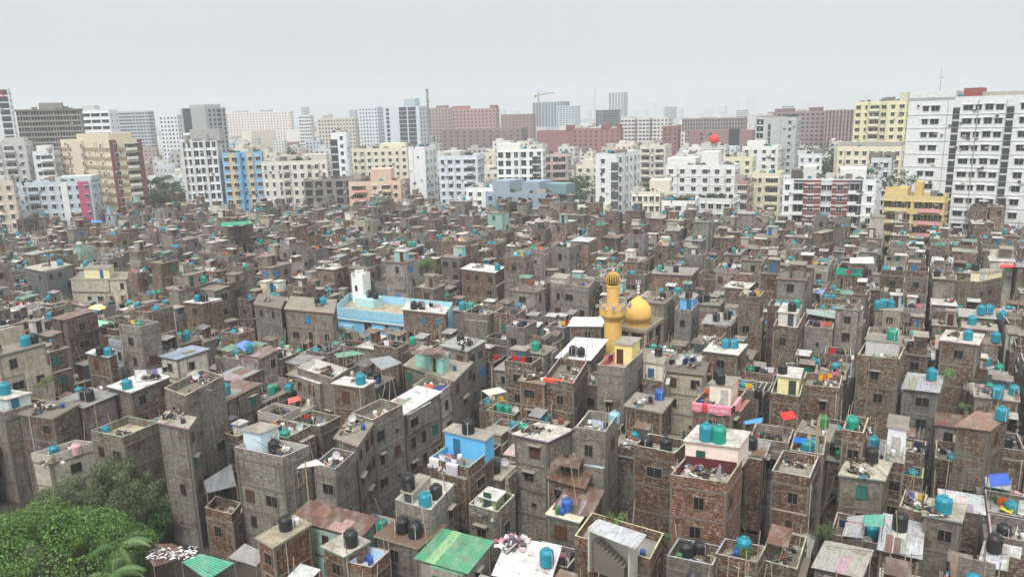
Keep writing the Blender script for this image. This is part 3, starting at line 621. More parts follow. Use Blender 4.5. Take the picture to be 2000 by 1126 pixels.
def build_apt(o, seed):
    s = o.spec; rr = random.Random(seed); mid = (o.C + o.F) / 2; mid.z = 0
    root = bpy.data.objects.new(s['name'], None); COL.objects.link(root); root.location = mid; o.root = root
    def loc(mb): mb.v = [(p[0] - mid.x, p[1] - mid.y, p[2]) for p in mb.v]; return mb
    mat = M[s['mat']]; col = s['col']; H_ = o.H; st = s['st']; uo = rr.uniform(0, 400)
    wl = MB(); wl.prism(o.poly, -0.3, H_ - 0.9, mat, col, M['roof'], s['roofc'] or S(170, 165, 155), uo=uo)
    wl.ring(o.poly, 0.25, H_ - 0.9, H_, mat, col, tuple(min(0.8, c * 1.05) for c in col), uo)
    zlow = max(3.0, H_ - 13 * st)
    faces = [('F', o.L, o.C), ('S', o.C, o.R)]; spots = []
    for nm, A, B in faces:
        w = (B - A).length; e = (B - A) / w; nrm = Vector((e.y, -e.x, 0)); an = math.atan2(e.y, e.x)
        if nm == 'S' and s['frontonly']: continue
        k = 0; z = H_ - 0.9 - st + 0.85
        if s['bands']:
            zz = H_ - 0.9 - st
            while zz > zlow - st:
                p = A + e * w / 2 + nrm * 0.02; wl.box((p.x, p.y, zz - 0.22), w + 0.1, 0.28, 0.45 if s['bands'][1] is None else s['bands'][1], mat, s['bands'][0], an); zz -= st
        for pn in s['panels']:
            if pn[0] != nm: continue
            t0, t1, pc, pr = pn[1:5]; p = A + e * w * (t0 + t1) / 2 + nrm * (pr / 2)
            if s['bands'] and pr >= 0.5 and pc is DR:
                zz = H_ - 1.2
                while zz > zlow - st:
                    for dz_ in (0, 1.15): wl.box((p.x + nrm.x * 0.06, p.y + nrm.y * 0.06, zz - dz_), w * (t1 - t0) + 0.1, pr + 0.1, 0.22, mat, S(228, 226, 222), an)
                    zz -= st
            wl.box((p.x, p.y, 0 if len(pn) < 6 else pn[5]), w * (t1 - t0), pr + 0.1, (H_ - 0.3) - (0 if len(pn) < 6 else pn[5]), mat, pc, an)
        for sl in s['slits']:
            if sl[0] != nm: continue
            p = A + e * w * sl[1] + nrm * 0.0; wl.box((p.x, p.y, 2), sl[2], 0.14, H_ - 5, M['glass'], sl[3] if len(sl) > 3 else S(62, 66, 70), an)
            zz = H_ - 3
            while zz > zlow: wl.box((p.x + nrm.x * 0.06, p.y + nrm.y * 0.06, zz), sl[2] * 0.94, 0.14, 0.5, mat, tuple(c * 0.8 for c in col), an); zz -= st
        cs = s['cols'] if nm == 'F' else s['scols']
        if cs is None:
            n = (s['nf'] if nm == 'F' else s['ns']); n = max(1, int(w / 3.3)) if n is None else n
            cs = [((i + 0.5) / n, s['ww'] * rr.choice((1, 1, 0.75)), s['wh']) for i in range(n)]
        while z > zlow:
            for c_ in cs:
                t, cw, chh = c_[:3]; pr = 0.03
                for pn in s['panels']:
                    if pn[0] == nm and pn[1] <= t <= pn[2]: pr = pn[4] + 0.08
                p = A + e * w * t + nrm * pr; spots.append((p.x, p.y, z, an, cw, chh))
            z -= st
        if nm == 'F' or True:
            for bt in s['balc']:
                if bt[0] != nm: continue
                zz = H_ - 0.9 - st
                while zz > zlow:
                    q = MB(); bw = w * (bt[2] - bt[1]); dp = bt[4] if len(bt) > 4 else 1.0; p = A + e * w * (bt[1] + bt[2]) / 2 + nrm * (dp / 2 + 0.02)
                    q.box((p.x, p.y, zz - 0.1), bw, dp, 0.14, mat, bt[3], an); p2 = A + e * w * (bt[1] + bt[2]) / 2 + nrm * (dp - 0.02)
                    q.box((p2.x, p2.y, zz + 0.04), bw, 0.1, 0.85, mat, bt[3], an)
                    for sg in (-1, 1):
                        p3 = p + e * sg * (bw / 2 - 0.05); q.box((p3.x, p3.y, zz + 0.04), 0.1, dp - 0.16, 0.85, mat, bt[3], an)
                    p4 = A + e * w * (bt[1] + bt[2]) / 2 + nrm * 0.02; q.box((p4.x, p4.y, zz + 0.1), bw * 0.86, 0.06, 2.1, M['glass'], S(58, 60, 62), an)  # dark panel paints in the shade of the recess behind the balcony
                    loc(q).build('balcony', root); zz -= st
    if o.D < 480:                                              # air conditioners, pipes and odds and ends on the walls
        for nm, A, B in faces:
            w = (B - A).length; e = (B - A) / w; nrm = Vector((e.y, -e.x, 0)); an = math.atan2(e.y, e.x)
            for k in range(int(w * 0.9)):
                p = A + e * w * rr.uniform(0.04, 0.96) + nrm * 0.2; z = rr.uniform(max(6, H_ - 26), H_ - 2.2); wl.box((p.x, p.y, z), rr.uniform(0.5, 1.1), 0.45, rr.uniform(0.4, 0.7), M['metal'], rr.choice([S(210, 210, 206), S(120, 120, 118), S(90, 86, 80), S(170, 160, 150)]), an)
            for k in range(max(1, int(w / 6))):
                p = A + e * w * rr.uniform(0.05, 0.95) + nrm * 0.08; wl.box((p.x, p.y, 1), 0.14, 0.14, H_ - 2, M['metal'], tuple(c * 0.6 for c in col), an)
        for k in range(rr.choice((3, 4, 6, 8))):
            t, d_ = rr.uniform(0.06, 0.94), rr.uniform(0.05, 0.6); p = o.L + (o.C - o.L) * t + (o.R - o.C) * d_; q = MB(); kk = rr.random()
            if kk < 0.4: q.lathe([(0.7, 0), (0.7, 1.3), (0.25, 1.6), (0, 1.62)], M['plastic'], rr.choice([S(36, 38, 40), S(30, 130, 150), S(36, 38, 40)]), 10, (p.x, p.y, H_ - 0.88)); loc(q).build('roof_tank', root)
            elif kk < 0.75: q.box((p.x, p.y, H_ - 0.88), rr.uniform(1.5, 4), rr.uniform(1.2, 2.5), rr.uniform(1.6, 2.6), M['plaster'], rr.choice([S(170, 165, 156), S(206, 204, 198), S(130, 124, 116)]), rr.uniform(-0.2, 0.2) - GA); loc(q).build('roof_shed', root)
            else: leaf_cloud(q, [((p.x, p.y, H_ + 0.1), rr.uniform(0.6, 1.2)), ((p.x + 1, p.y, H_), 0.7)], 90, 0.5, G3, rr, 0.3); loc(q).build('roof_garden', root)
    far = o.D > 340; rest = MB(); n = 0
    spots = [q for q in spots if (lambda r_: -30 < r_[0] < 2030)(proj(q[:3]))]
    for x, y, z, an, cw, chh in spots:
        me, raw = apt_window(cw, chh, s['frame'], s['bars'])
        if not far and n < 100:
            link('window', me, root, (x - mid.x, y - mid.y, z), an); n += 1
        else:
            tgt = wl if far else rest
            if o.D > 520: tgt.box((x, y, z), cw, 0.1, chh, M['glass'], S(50, 55, 60), an)
            else:
                ca, sa = math.cos(an), math.sin(an); q = MB(); q.v = [(x + ca * p[0] - sa * p[1], y + sa * p[0] + ca * p[1], z + p[2]) for p in raw.v]; q.f, q.m, q.t, q.uv = raw.f, raw.m, raw.t, raw.uv
                tgt.add(q)
    loc(wl).build('wall', root)
    if rest.f: tag(loc(rest).build('window_rows', root), kind='stuff')
    for t0, t1, d0, d1, hh, pc in s['pent']:
        q = MB(); base = lambda t, d_: (lambda p: (p.x, p.y))(o.L + (o.C - o.L) * t + (o.R - o.C) * d_)
        poly = ccw([base(t0, d0), base(t1, d0), base(t1, d1), base(t0, d1)]); q.prism(poly, H_ - 0.92, H_ - 0.9 + hh, mat, pc, uo=uo); loc(q).build('penthouse', root)
    for k in range(s['garden']):
        q = MB(); t, d_ = rr.uniform(0.1, 0.9), rr.uniform(0.08, 0.5); p = o.L + (o.C - o.L) * t + (o.R - o.C) * d_
        leaf_cloud(q, [((p.x, p.y, H_ + 0.4), rr.uniform(0.7, 1.4)), ((p.x + 1, p.y, H_ + 0.2), 0.8)], 160, 0.5, G3, rr, 0.3); loc(q).build('roof_garden', root)
    if s['label']: tag(root, s['label'], s['cat'], s['group'])
    return root
WT, OW, GR, BE = S(224, 225, 222), S(222, 220, 212), S(186, 190, 192), S(218, 206, 182)
DR, BR_ = S(124, 80, 76), S(128, 88, 82)
wp = lambda c=WT: ((0.15, 0.5, 0.2, 0.7, 2.6, c),)
# near row, from the photo's left to its right
YL, TAN = S(218, 202, 152), S(214, 178, 120)
DG, LG, PB = S(120, 122, 124), S(200, 204, 204), S(186, 202, 214)
apt('beige and tan banded tower with red stripes beside the palms', 117, 212, 275, 272, 292, S(216, 204, 178), rot=40, bands=(S(164, 146, 122), 1.3), st=3.15, nf=3, ns_=3,
    panels=(('S', 0.0, 0.2, DR, 0.25), ('S', 0.86, 1.0, DR, 0.3), ('F', 0.28, 0.5, S(210, 198, 174), 1.0)), balc=(('S', 0.48, 0.8, WT, 1.0),), pent=((0.3, 0.95, 0.1, 0.8, 3.0, S(212, 200, 176)),), ybot=392)
apt('low blue-grey block with a magenta balcony panel', 20, 176, 196, 352, 285, S(188, 200, 206), nf=9, ns_=2, panels=(('F', 0.62, 0.7, WT, 0.4), ('F', 0.84, 0.97, S(176, 84, 116), 0.5)), balc=(('F', 0.2, 0.34, PB, 1.0),),
    pent=((0.55, 1.0, 0.1, 0.9, 2.4, S(196, 204, 204)),), ybot=408)
apt('peach coloured corner block at the photo edge', -60, 24, 30, 352, 278, S(214, 198, 182), nf=4, ybot=405)
apt('grey stepped block with balconies at the photo edge', -40, 48, 62, 276, 330, S(190, 190, 188), nf=4, balc=(('F', 0.5, 0.75, S(200, 200, 198), 1.0),), pent=((0.5, 0.95, 0.2, 0.8, 2.5, S(192, 190, 184)),), ybot=342)
apt('white and slate balcony block beside the beige tower', 62, 104, 116, 294, 325, S(214, 218, 222), nf=2, balc=(('F', 0.35, 0.95, WT, 1.2),), pent=((0.2, 0.8, 0.1, 0.8, 3, WT),), ybot=345)
apt('tall white block with vertical window strips and a flat canopy roof', 350, 422, 432, 270, 300, S(222, 224, 223), rot=14, st=3.2, nf=6, ns_=1, ww=1.6, wh=2.0, panels=(('F', 0.0, 0.08, S(206, 208, 210), 0.4), ('F', 0.28, 0.36, S(206, 208, 210), 0.4), ('F', 0.62, 0.7, S(206, 208, 210), 0.4)),
    pent=((0.1, 0.9, 0.1, 0.9, 3.2, WT), (0.3, 1.1, 0.0, 0.95, 4.5, S(170, 170, 168))), ybot=388)
apt('sky blue tower with tan vertical panels', 433, 510, 514, 296, 296, S(138, 182, 208), rot=24, st=3.2, nf=5, ns_=1, ww=1.7, panels=(('F', 0.16, 0.3, S(206, 180, 138), 0.2), ('F', 0.62, 0.76, S(206, 180, 138), 0.2), ('F', 0.44, 0.49, S(66, 130, 180), 0.6)), garden=3, ybot=392)
apt('long cream block with a planted roof beside the blue tower', 510, 638, 648, 312, 285, S(214, 210, 200), nf=9, ns_=1, st=3.15, ww=1.2, wh=1.6, balc=(('F', 0.32, 0.42, S(206, 202, 190), 0.9),), pent=((0.6, 0.98, 0.2, 0.8, 3.0, S(200, 196, 184)), (0.1, 0.5, 0.4, 0.9, 2.6, S(180, 178, 166))), garden=5, ybot=388)
apt('slim white tower with a dark grey side strip', 646, 676, 683, 258, 312, S(232, 234, 238), nf=1, ns_=1, st=3.1, slits=(('F', 0.15, 3.0),), cols=[(0.65, 1.3, 1.6)], ybot=345)
o = apt('unfinished concrete frame building with bare columns', 592, 712, 730, 348, 275, S(140, 136, 130), nf=6, ww=2.6, wh=2.1, frame=S(150, 146, 138), bars=0, mat='conc', roofc=S(120, 116, 110), ybot=400)
apt('peach and orange block with striped awnings', 680, 782, 790, 352, 268, S(216, 190, 168), nf=5, balc=(('F', 0.1, 0.35, S(222, 160, 140), 1.1), ('F', 0.62, 0.82, S(220, 196, 150), 1.1)), pent=((0.42, 0.82, 0.1, 0.8, 5.2, S(214, 182, 162)),), ybot=405)
apt('cream block with brown window bands behind the peach block', 686, 795, 806, 288, 330, S(216, 210, 190), nf=8, pent=((0.5, 0.95, 0.2, 0.7, 3.0, S(228, 220, 194)),), ybot=335)
apt('tall plain white block with one blank wall', 797, 829, 852, 286, 290, S(226, 228, 228), cols=[], ns_=3, ww=1.4, st=3.2, ybot=395)
apt('pale blue-grey block with pipes and mixed balconies', 856, 932, 945, 303, 280, S(204, 214, 220), nf=5, ww=1.6, balc=(('F', 0.72, 0.9, S(200, 204, 206), 1.0),), pent=((0.0, 0.5, 0.3, 0.9, 2.4, S(196, 196, 190)),), garden=2, ybot=405)
apt('white block with big dark windows and a brown neighbour', 970, 1060, 1066, 290, 268, S(226, 227, 224), nf=6, ww=1.8, wh=1.9, slits=(('F', 0.86, 3.2),), pent=((0.02, 0.5, 0.1, 0.8, 2.8, WT),), ybot=360)
apt('dusty pink block with wide loggias', 1062, 1108, 1116, 300, 285, S(190, 170, 162), nf=3, ww=2.0, wh=1.9, balc=(('F', 0.55, 0.95, S(196, 178, 172), 0.8),), ybot=350)
apt('small white block with a long window strip', 910, 962, 975, 366, 258, S(232, 234, 234), nf=3, ww=1.6, ybot=418)
apt('slate blue low block with stepped roof rooms', 948, 1066, 1107, 378, 245, S(150, 166, 180), rot=32, nf=6, ns_=5, ww=1.5, frame=S(150, 172, 192), pent=((0.0, 0.3, 0.3, 0.95, 4.5, S(148, 164, 178)), (0.55, 0.82, 0.2, 0.8, 4.6, S(146, 162, 176)), (0.8, 1.15, 0.5, 0.95, 3.6, S(120, 150, 150))), ybot=425)
apt('tall narrow white tower split by a grey window slot', 1163, 1204, 1250, 300, 240, S(222, 224, 224), st=3.1, cols=[(0.36, 1.4, 1.5)], scols=[(0.15, 2.2, 1.9), (0.42, 0.9, 1.7), (0.6, 1.0, 1.7), (0.78, 1.0, 1.7), (0.93, 1.0, 1.7)], slits=(('F', 0.92, 2.6, S(90, 94, 98)),), ybot=440)
apt('small cream block with turquoise shutter below the narrow tower', 1100, 1185, 1205, 400, 236, S(222, 220, 196), nf=4, ybot=442)
apt('pale brown balcony block with open loggias', 1250, 1300, 1312, 283, 310, S(210, 204, 194), nf=3, balc=(('F', 0.05, 0.4, S(214, 208, 196), 1.0), ('F', 0.6, 0.95, S(214, 208, 196), 1.0)), ybot=340)
apt('cream yellow block with roof plants and small ledges', 1233, 1290, 1296, 374, 228, S(218, 214, 196), nf=5, wh=1.5, ww=1.2, pent=((0.6, 1.3, 0.2, 0.9, 4.2, S(218, 210, 190)),), garden=3, ybot=442)
apt('white block with a rooftop thicket next to the cream block', 1292, 1358, 1366, 392, 224, S(228, 228, 222), nf=3, ww=1.7, garden=6, ybot=440)
apt('big white stepped block with horizontal ledges', 1300, 1436, 1446, 322, 262, S(222, 224, 223), nf=6, st=3.0, ww=1.5, bands=(S(206, 208, 210), 0.16), pent=((0.0, 0.42, 0.2, 0.9, 3.2, WT), (0.5, 0.75, 0.2, 0.8, 5.5, WT)), ybot=385)
apt('grey white block with planted terrace near the lane end', 1366, 1428, 1446, 388, 218, S(208, 208, 206), nf=4, ns_=4, ww=1.5, garden=4, ybot=462)
apt('pink brown brick block with curved balconies', 1440, 1462, 1472, 352, 236, S(168, 134, 126), nf=2, balc=(('F', 0.1, 0.9, S(206, 204, 200), 1.0),), ybot=440)
apt('narrow cream tower with balcony stacks', 1462, 1524, 1532, 338, 246, S(216, 210, 188), nf=4, balc=(('F', 0.55, 0.95, S(222, 214, 184), 1.0),), ybot=430)
apt('white and brick-red striped block with dark balconies', 1530, 1712, 1722, 350, 218, S(226, 228, 228), rot=22, st=3.0, pent=((0.08, 0.2, 0.3, 0.8, 3.0, S(90, 84, 80)), (0.22, 0.36, 0.2, 0.8, 4.2, S(206, 206, 200)), (0.62, 0.9, 0.25, 0.9, 3.6, WT)),
    panels=(('F', 0.12, 0.235, S(84, 88, 96), 0.06), ('F', 0.235, 0.42, DR, 0.8), ('F', 0.42, 0.54, S(190, 194, 196), 0.3), ('F', 0.54, 0.71, DR, 0.8), ('F', 0.71, 0.86, S(80, 84, 92), 0.06)), bands=(S(232, 232, 230), 0.35),
    cols=[(0.05, 1.2, 1.5), (0.175, 2.2, 1.9), (0.31, 1.6, 1.6), (0.45, 1.3, 1.5), (0.51, 1.3, 1.5), (0.625, 1.6, 1.6), (0.78, 2.4, 1.9), (0.94, 1.2, 1.5)], balc=(('F', 0.12, 0.23, WT, 1.2), ('F', 0.71, 0.8, WT, 1.2)), garden=2, ybot=444)
apt('yellow block with pink balcony panels', 1726, 1846, 1854, 384, 214, S(208, 188, 140), rot=20, st=3.2, nf=6, ww=1.8, wh=1.6, frame=S(222, 196, 126), balc=(('F', 0.05, 0.42, YL, 1.0), ('F', 0.6, 0.95, S(222, 160, 160), 1.0)),
    pent=((0.0, 0.38, 0.2, 0.9, 2.8, S(216, 194, 134)), (0.5, 0.62, 0.1, 0.5, 4.6, S(212, 182, 112))), ybot=440)
apt('huge white tower block with two dark vertical window slots', 1776, 2230, 2240, 188, 230, S(222, 224, 224), xr=1900, rot=17, st=3.5, bars=1, frame=S(200, 202, 202), bands=(S(206, 208, 208), 0.08),
    cols=[(0.088, 1.5, 1.35), (0.135, 2.1, 1.35), (0.290, 2.3, 1.35), (0.338, 1.4, 1.35), (0.386, 1.9, 1.5), (0.434, 1.8, 1.35), (0.545, 2.0, 1.5), (0.62, 2, 1.5), (0.7, 2, 1.5)],
    slits=(('F', 0.236, 1.7), ('F', 0.482, 1.7)), pent=((0.0, 0.225, 0.0, 0.9, 2.6, S(218, 220, 220)), (0.255, 0.34, 0.15, 0.8, 3.2, S(150, 84, 78)), (0.34, 0.8, 0.25, 0.9, 2.0, S(176, 170, 158))), ybot=430)
apt('pale yellow tower with a columned roof edge', 1670, 1772, 1780, 196, 350, S(222, 216, 182), rot=22, st=3.0, nf=6, ww=1.8, frame=S(230, 226, 190), panels=(('F', 0.26, 0.3, S(200, 192, 164), 0.6), ('F', 0.52, 0.62, S(200, 192, 164), 0.6)), balc=(('F', 0.3, 0.5, S(225, 222, 200), 1.0),), pent=((0.85, 1.0, 0.1, 0.5, 4.0, S(206, 200, 178)),), ybot=272)
apt('long low cream block under a grey verandah roof', 1636, 1762, 1772, 286, 300, S(224, 216, 188), rot=22, nf=8, st=3.2, pent=((0.0, 0.98, 0.1, 0.5, 2.5, S(170, 168, 160)),), ybot=322)
apt('pale grey narrow house with a recessed top window', 1702, 1742, 1748, 308, 262, S(204, 208, 212), rot=22, nf=2, ybot=378)
apt('grey concrete block with a green roof edge', 1476, 1556, 1566, 228, 360, S(178, 182, 182), nf=4, cols=[(0.12, 3.0, 2.2), (0.85, 1.2, 1.4)], garden=3, slits=(('F', 0.35, 1.2),), ybot=300)
apt('white villa block with tilted solar roofs', 1655, 1712, 1720, 335, 240, WT, rot=22, nf=3, ybot=352)
apt('plain white low block in front of the grey concrete block', 1560, 1606, 1612, 300, 300, S(216, 218, 220), rot=22, nf=3, ybot=345)
apt('pale yellow block with a flat brown roof line', 1412, 1470, 1478, 306, 290, S(216, 210, 184), nf=3, ybot=335)
apt('white block with stacked roof terraces near the red ball', 1450, 1520, 1530, 285, 320, WT, nf=4, pent=((0.1, 0.6, 0.2, 0.8, 3, WT),), ybot=325)
# middle distance
MG = 'office and institute buildings in the middle distance'
apt('wide concrete office with a grid of deep vertical fins', 30, 154, 160, 212, 445, S(158, 154, 146), rot=12, st=2.6, nf=22, ww=1.1, wh=1.7, frame=S(176, 172, 162), bars=0, pent=((0.35, 0.72, 0.3, 0.7, 4.0, S(140, 136, 130)), (-0.02, 1.02, -0.05, 0.9, 0.9, S(120, 114, 106))), cat='office building', group=MG, ybot=285, name='office_building')
apt('white office with long dark ribbon windows', 152, 212, 230, 214, 500, S(226, 230, 234), st=3.6, cols=[(0.2, 6, 1.7), (0.55, 5, 1.7), (0.85, 4, 1.7)], ns_=2, pent=((0.1, 0.5, 0.2, 0.7, 3.5, S(200, 200, 198)),), cat='office building', group=MG, ybot=265, name='office_building')
apt('dull grey glass office beyond the white ribbon office', 230, 288, 300, 216, 800, S(182, 188, 194), nf=9, ww=3, cat='office building', group=MG, ybot=240, name='office_building')
apt('narrow white block with punched windows beside the grey office', 310, 345, 358, 224, 640, S(222, 224, 226), nf=5, cat='office building', group=MG, ybot=262, name='office_building')
apt('broad grey office with a recessed dark flank', 352, 400, 440, 210, 560, S(166, 168, 168), rot=34, cols=[(0.25, 9, 3)], scols=[(0.2, 1.5, 2), (0.42, 1.5, 2), (0.65, 3, 2), (0.9, 1.5, 2)], pent=((0.3, 0.9, 0.1, 0.9, 3, S(176, 178, 178)),), cat='office building', group=MG, ybot=262, name='office_building')
apt('long pale row of flats far behind the grey office', 440, 566, 572, 217, 950, S(222, 214, 208), nf=22, cat='apartment block', group=MG, ybot=246)
apt('white punched block between pale far flats', 583, 606, 612, 224, 720, S(228, 228, 226), nf=6, group=MG, ybot=250)
apt('low beige institute with a dark pitched roof', 620, 692, 700, 229, 640, S(206, 200, 186), nf=12, group=MG, ybot=250, cat='institute')
apt('white tower block left of the blue glass office', 700, 736, 748, 208, 680, S(214, 220, 226), nf=6, group=MG, ybot=255)
apt('white and blue glass office with a rounded top', 748, 818, 836, 207, 640, S(206, 214, 220), rot=18, st=3.4, cols=[(0.12, 3.2, 2.4), (0.55, 8, 2.9), (0.8, 8, 2.9)], frame=S(120, 160, 190), pent=((0.55, 0.85, 0.2, 0.7, 7, S(176, 192, 202)),), cat='office building', group=MG, ybot=262, name='office_building')
RB = S(150, 104, 100)
apt('muted red brick complex with stepped towers', 830, 880, 888, 210, 720, S(166, 146, 144), nf=8, cat='brick institute', group=MG, ybot=250, frame=S(128, 84, 80), name='institute_building', pent=((0.4, 0.8, 0.2, 0.8, 3, S(140, 106, 104)),))
apt('warm red brick complex with arched windows', 882, 968, 975, 211, 660, S(176, 146, 140), nf=12, cat='brick institute', group=MG, ybot=252, frame=S(140, 92, 86), name='institute_building', pent=((0.0, 0.35, 0.2, 0.8, 3.5, S(166, 114, 106)), (0.85, 1.0, 0.2, 0.8, 3.5, S(150, 104, 98))))
apt('dark maroon low brick wing behind white roofs', 862, 1018, 1030, 250, 560, S(136, 118, 117), nf=12, cat='brick institute', group=MG, ybot=275, frame=S(98, 74, 74), name='institute_building')
apt('brown low institute in the haze left of the crane', 978, 1040, 1046, 222, 800, S(150, 122, 118), nf=9, cat='brick institute', group=MG, ybot=245, name='institute_building')
apt('red brick hall with two big arches', 1048, 1120, 1126, 254, 560, S(148, 106, 102), cols=[], cat='brick institute', group=MG, ybot=282, name='institute_building', pent=((0.8, 1.0, 0.0, 0.5, 4.5, S(134, 80, 78)),))
apt('red brick slab with square towers', 1118, 1212, 1218, 250, 550, S(152, 110, 106), nf=9, cat='brick institute', group=MG, ybot=280, frame=S(120, 70, 68), name='institute_building', pent=((0.6, 0.78, 0.0, 0.5, 4, S(140, 82, 80)), (0.92, 1.0, 0.0, 0.5, 3.5, S(140, 82, 80))))
apt('wide white apartment row with brown recesses', 1212, 1305, 1314, 229, 640, S(214, 210, 208), nf=13, ww=2.2, group=MG, ybot=266, panels=(('F', 0.3, 0.36, S(150, 140, 138), 0.3), ('F', 0.62, 0.68, S(150, 140, 138), 0.3)))
apt('long brick institute with vertical fins', 1332, 1452, 1460, 229, 640, S(164, 148, 146), nf=22, ww=1.6, wh=2.2, cat='brick institute', group=MG, ybot=258, frame=S(176, 158, 152), name='institute_building')
apt('low brown brick wing with an entrance porch', 1346, 1470, 1478, 254, 520, S(146, 116, 112), cols=[(0.2, 2, 1.5), (0.35, 2, 1.5), (0.72, 7, 4)], cat='brick institute', group=MG, ybot=285, name='institute_building')
apt('small red brick block standing before the wide white row', 1294, 1324, 1330, 246, 530, S(146, 100, 97), nf=3, cat='brick institute', group=MG, ybot=285, name='institute_building')
apt('tall dark red brick block with many balconies', 1500, 1622, 1628, 216, 600, S(150, 130, 132), nf=13, ww=2.0, cat='brick institute', group=MG, ybot=268, frame=S(108, 78, 80), name='institute_building', pent=((0.1, 0.4, 0.2, 0.8, 3, S(122, 100, 100)), (0.65, 0.85, 0.2, 0.8, 3.5, S(120, 96, 96))))
apt('red brick slab with pale vertical stripes', 1612, 1668, 1676, 214, 580, S(154, 130, 130), nf=8, ww=1.0, wh=2.6, cat='brick institute', group=MG, ybot=275, frame=S(196, 176, 172), name='institute_building')
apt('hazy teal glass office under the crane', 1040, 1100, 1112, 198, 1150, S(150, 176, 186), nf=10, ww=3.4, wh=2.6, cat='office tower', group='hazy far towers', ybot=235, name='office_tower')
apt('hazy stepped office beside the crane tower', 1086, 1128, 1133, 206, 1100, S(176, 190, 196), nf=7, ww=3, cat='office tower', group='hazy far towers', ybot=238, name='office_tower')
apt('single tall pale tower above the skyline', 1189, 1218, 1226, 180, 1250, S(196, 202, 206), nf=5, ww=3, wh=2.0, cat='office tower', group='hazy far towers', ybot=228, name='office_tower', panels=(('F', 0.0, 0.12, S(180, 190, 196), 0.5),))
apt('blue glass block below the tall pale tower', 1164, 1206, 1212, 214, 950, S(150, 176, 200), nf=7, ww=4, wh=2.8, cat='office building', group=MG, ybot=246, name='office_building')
apt('white tower with a red lettered sign at the photo edge', -40, 15, 20, 172, 520, S(224, 226, 228), st=3.6, cols=[(0.78, 4.5, 2.8)], frame=S(120, 140, 156), cat='office tower', group=MG, ybot=262, name='office_tower')
SIGNB = APTS[-1]
for i, o in enumerate(APTS): o.seed = 100 + i
hero('E17', (868, 612), (787, 603), (874, 599), 13, 655, 'brick', (1, 0.95, 0.9), 'slab', WH, (), 'brick house with washing that hides the blue building corner')
# ------------------------------------------------------------------ the blue community building and the mosque take their ground first
def quad(c, l, r, Z):
    c, l, r = [at_z(p[0], p[1], Z) for p in (c, l, r)]; return c, l, r, l + r - c
BC, BL, BR, BF = quad((868, 622), (652, 599), (884, 590), 9.5)
MC, ML, MR, MF = quad((1262, 645), (1198, 637), (1297, 621), 11.5)
MIN = at_z(1197, 652, 11.5); MIN.z = 0; MIND = MIN.length
RES = [(ccw([(p.x, p.y) for p in (BC, BR, BF, BL)]), (645, 890), 658), (ccw([(p.x, p.y) for p in (MC, MR, MF, ML)]), (1178, 1300), 675),
       ([(MIN.x - 2.6, MIN.y - 2.6), (MIN.x + 2.6, MIN.y - 2.6), (MIN.x + 2.6, MIN.y + 2.6), (MIN.x - 2.6, MIN.y + 2.6)], (1178, 1218), 690)]
KEEP = [(h.poly, (min(proj((p[0], p[1], h.H))[0] for p in h.poly), max(proj((p[0], p[1], h.H))[0] for p in h.poly)), h.ybot) for h in HOUSES] + RES
KEEPD = [math.hypot(*[sum(p[i] for p in k[0]) / len(k[0]) for i in (0, 1)]) for k in KEEP]
for i in range(len(KEEP)):
    for j in range(i):
        if overlap(inset(KEEP[i][0], 0.25), inset(KEEP[j][0], 0.25)): print('HERO OVERLAP', HOUSES[i].hero if i < len(HOUSES) else i, '|', HOUSES[j].hero if j < len(HOUSES) else j)
TREE_C = at_z(70, 1075, 7.0); THICK_C = at_z(222, 985, 4.5)
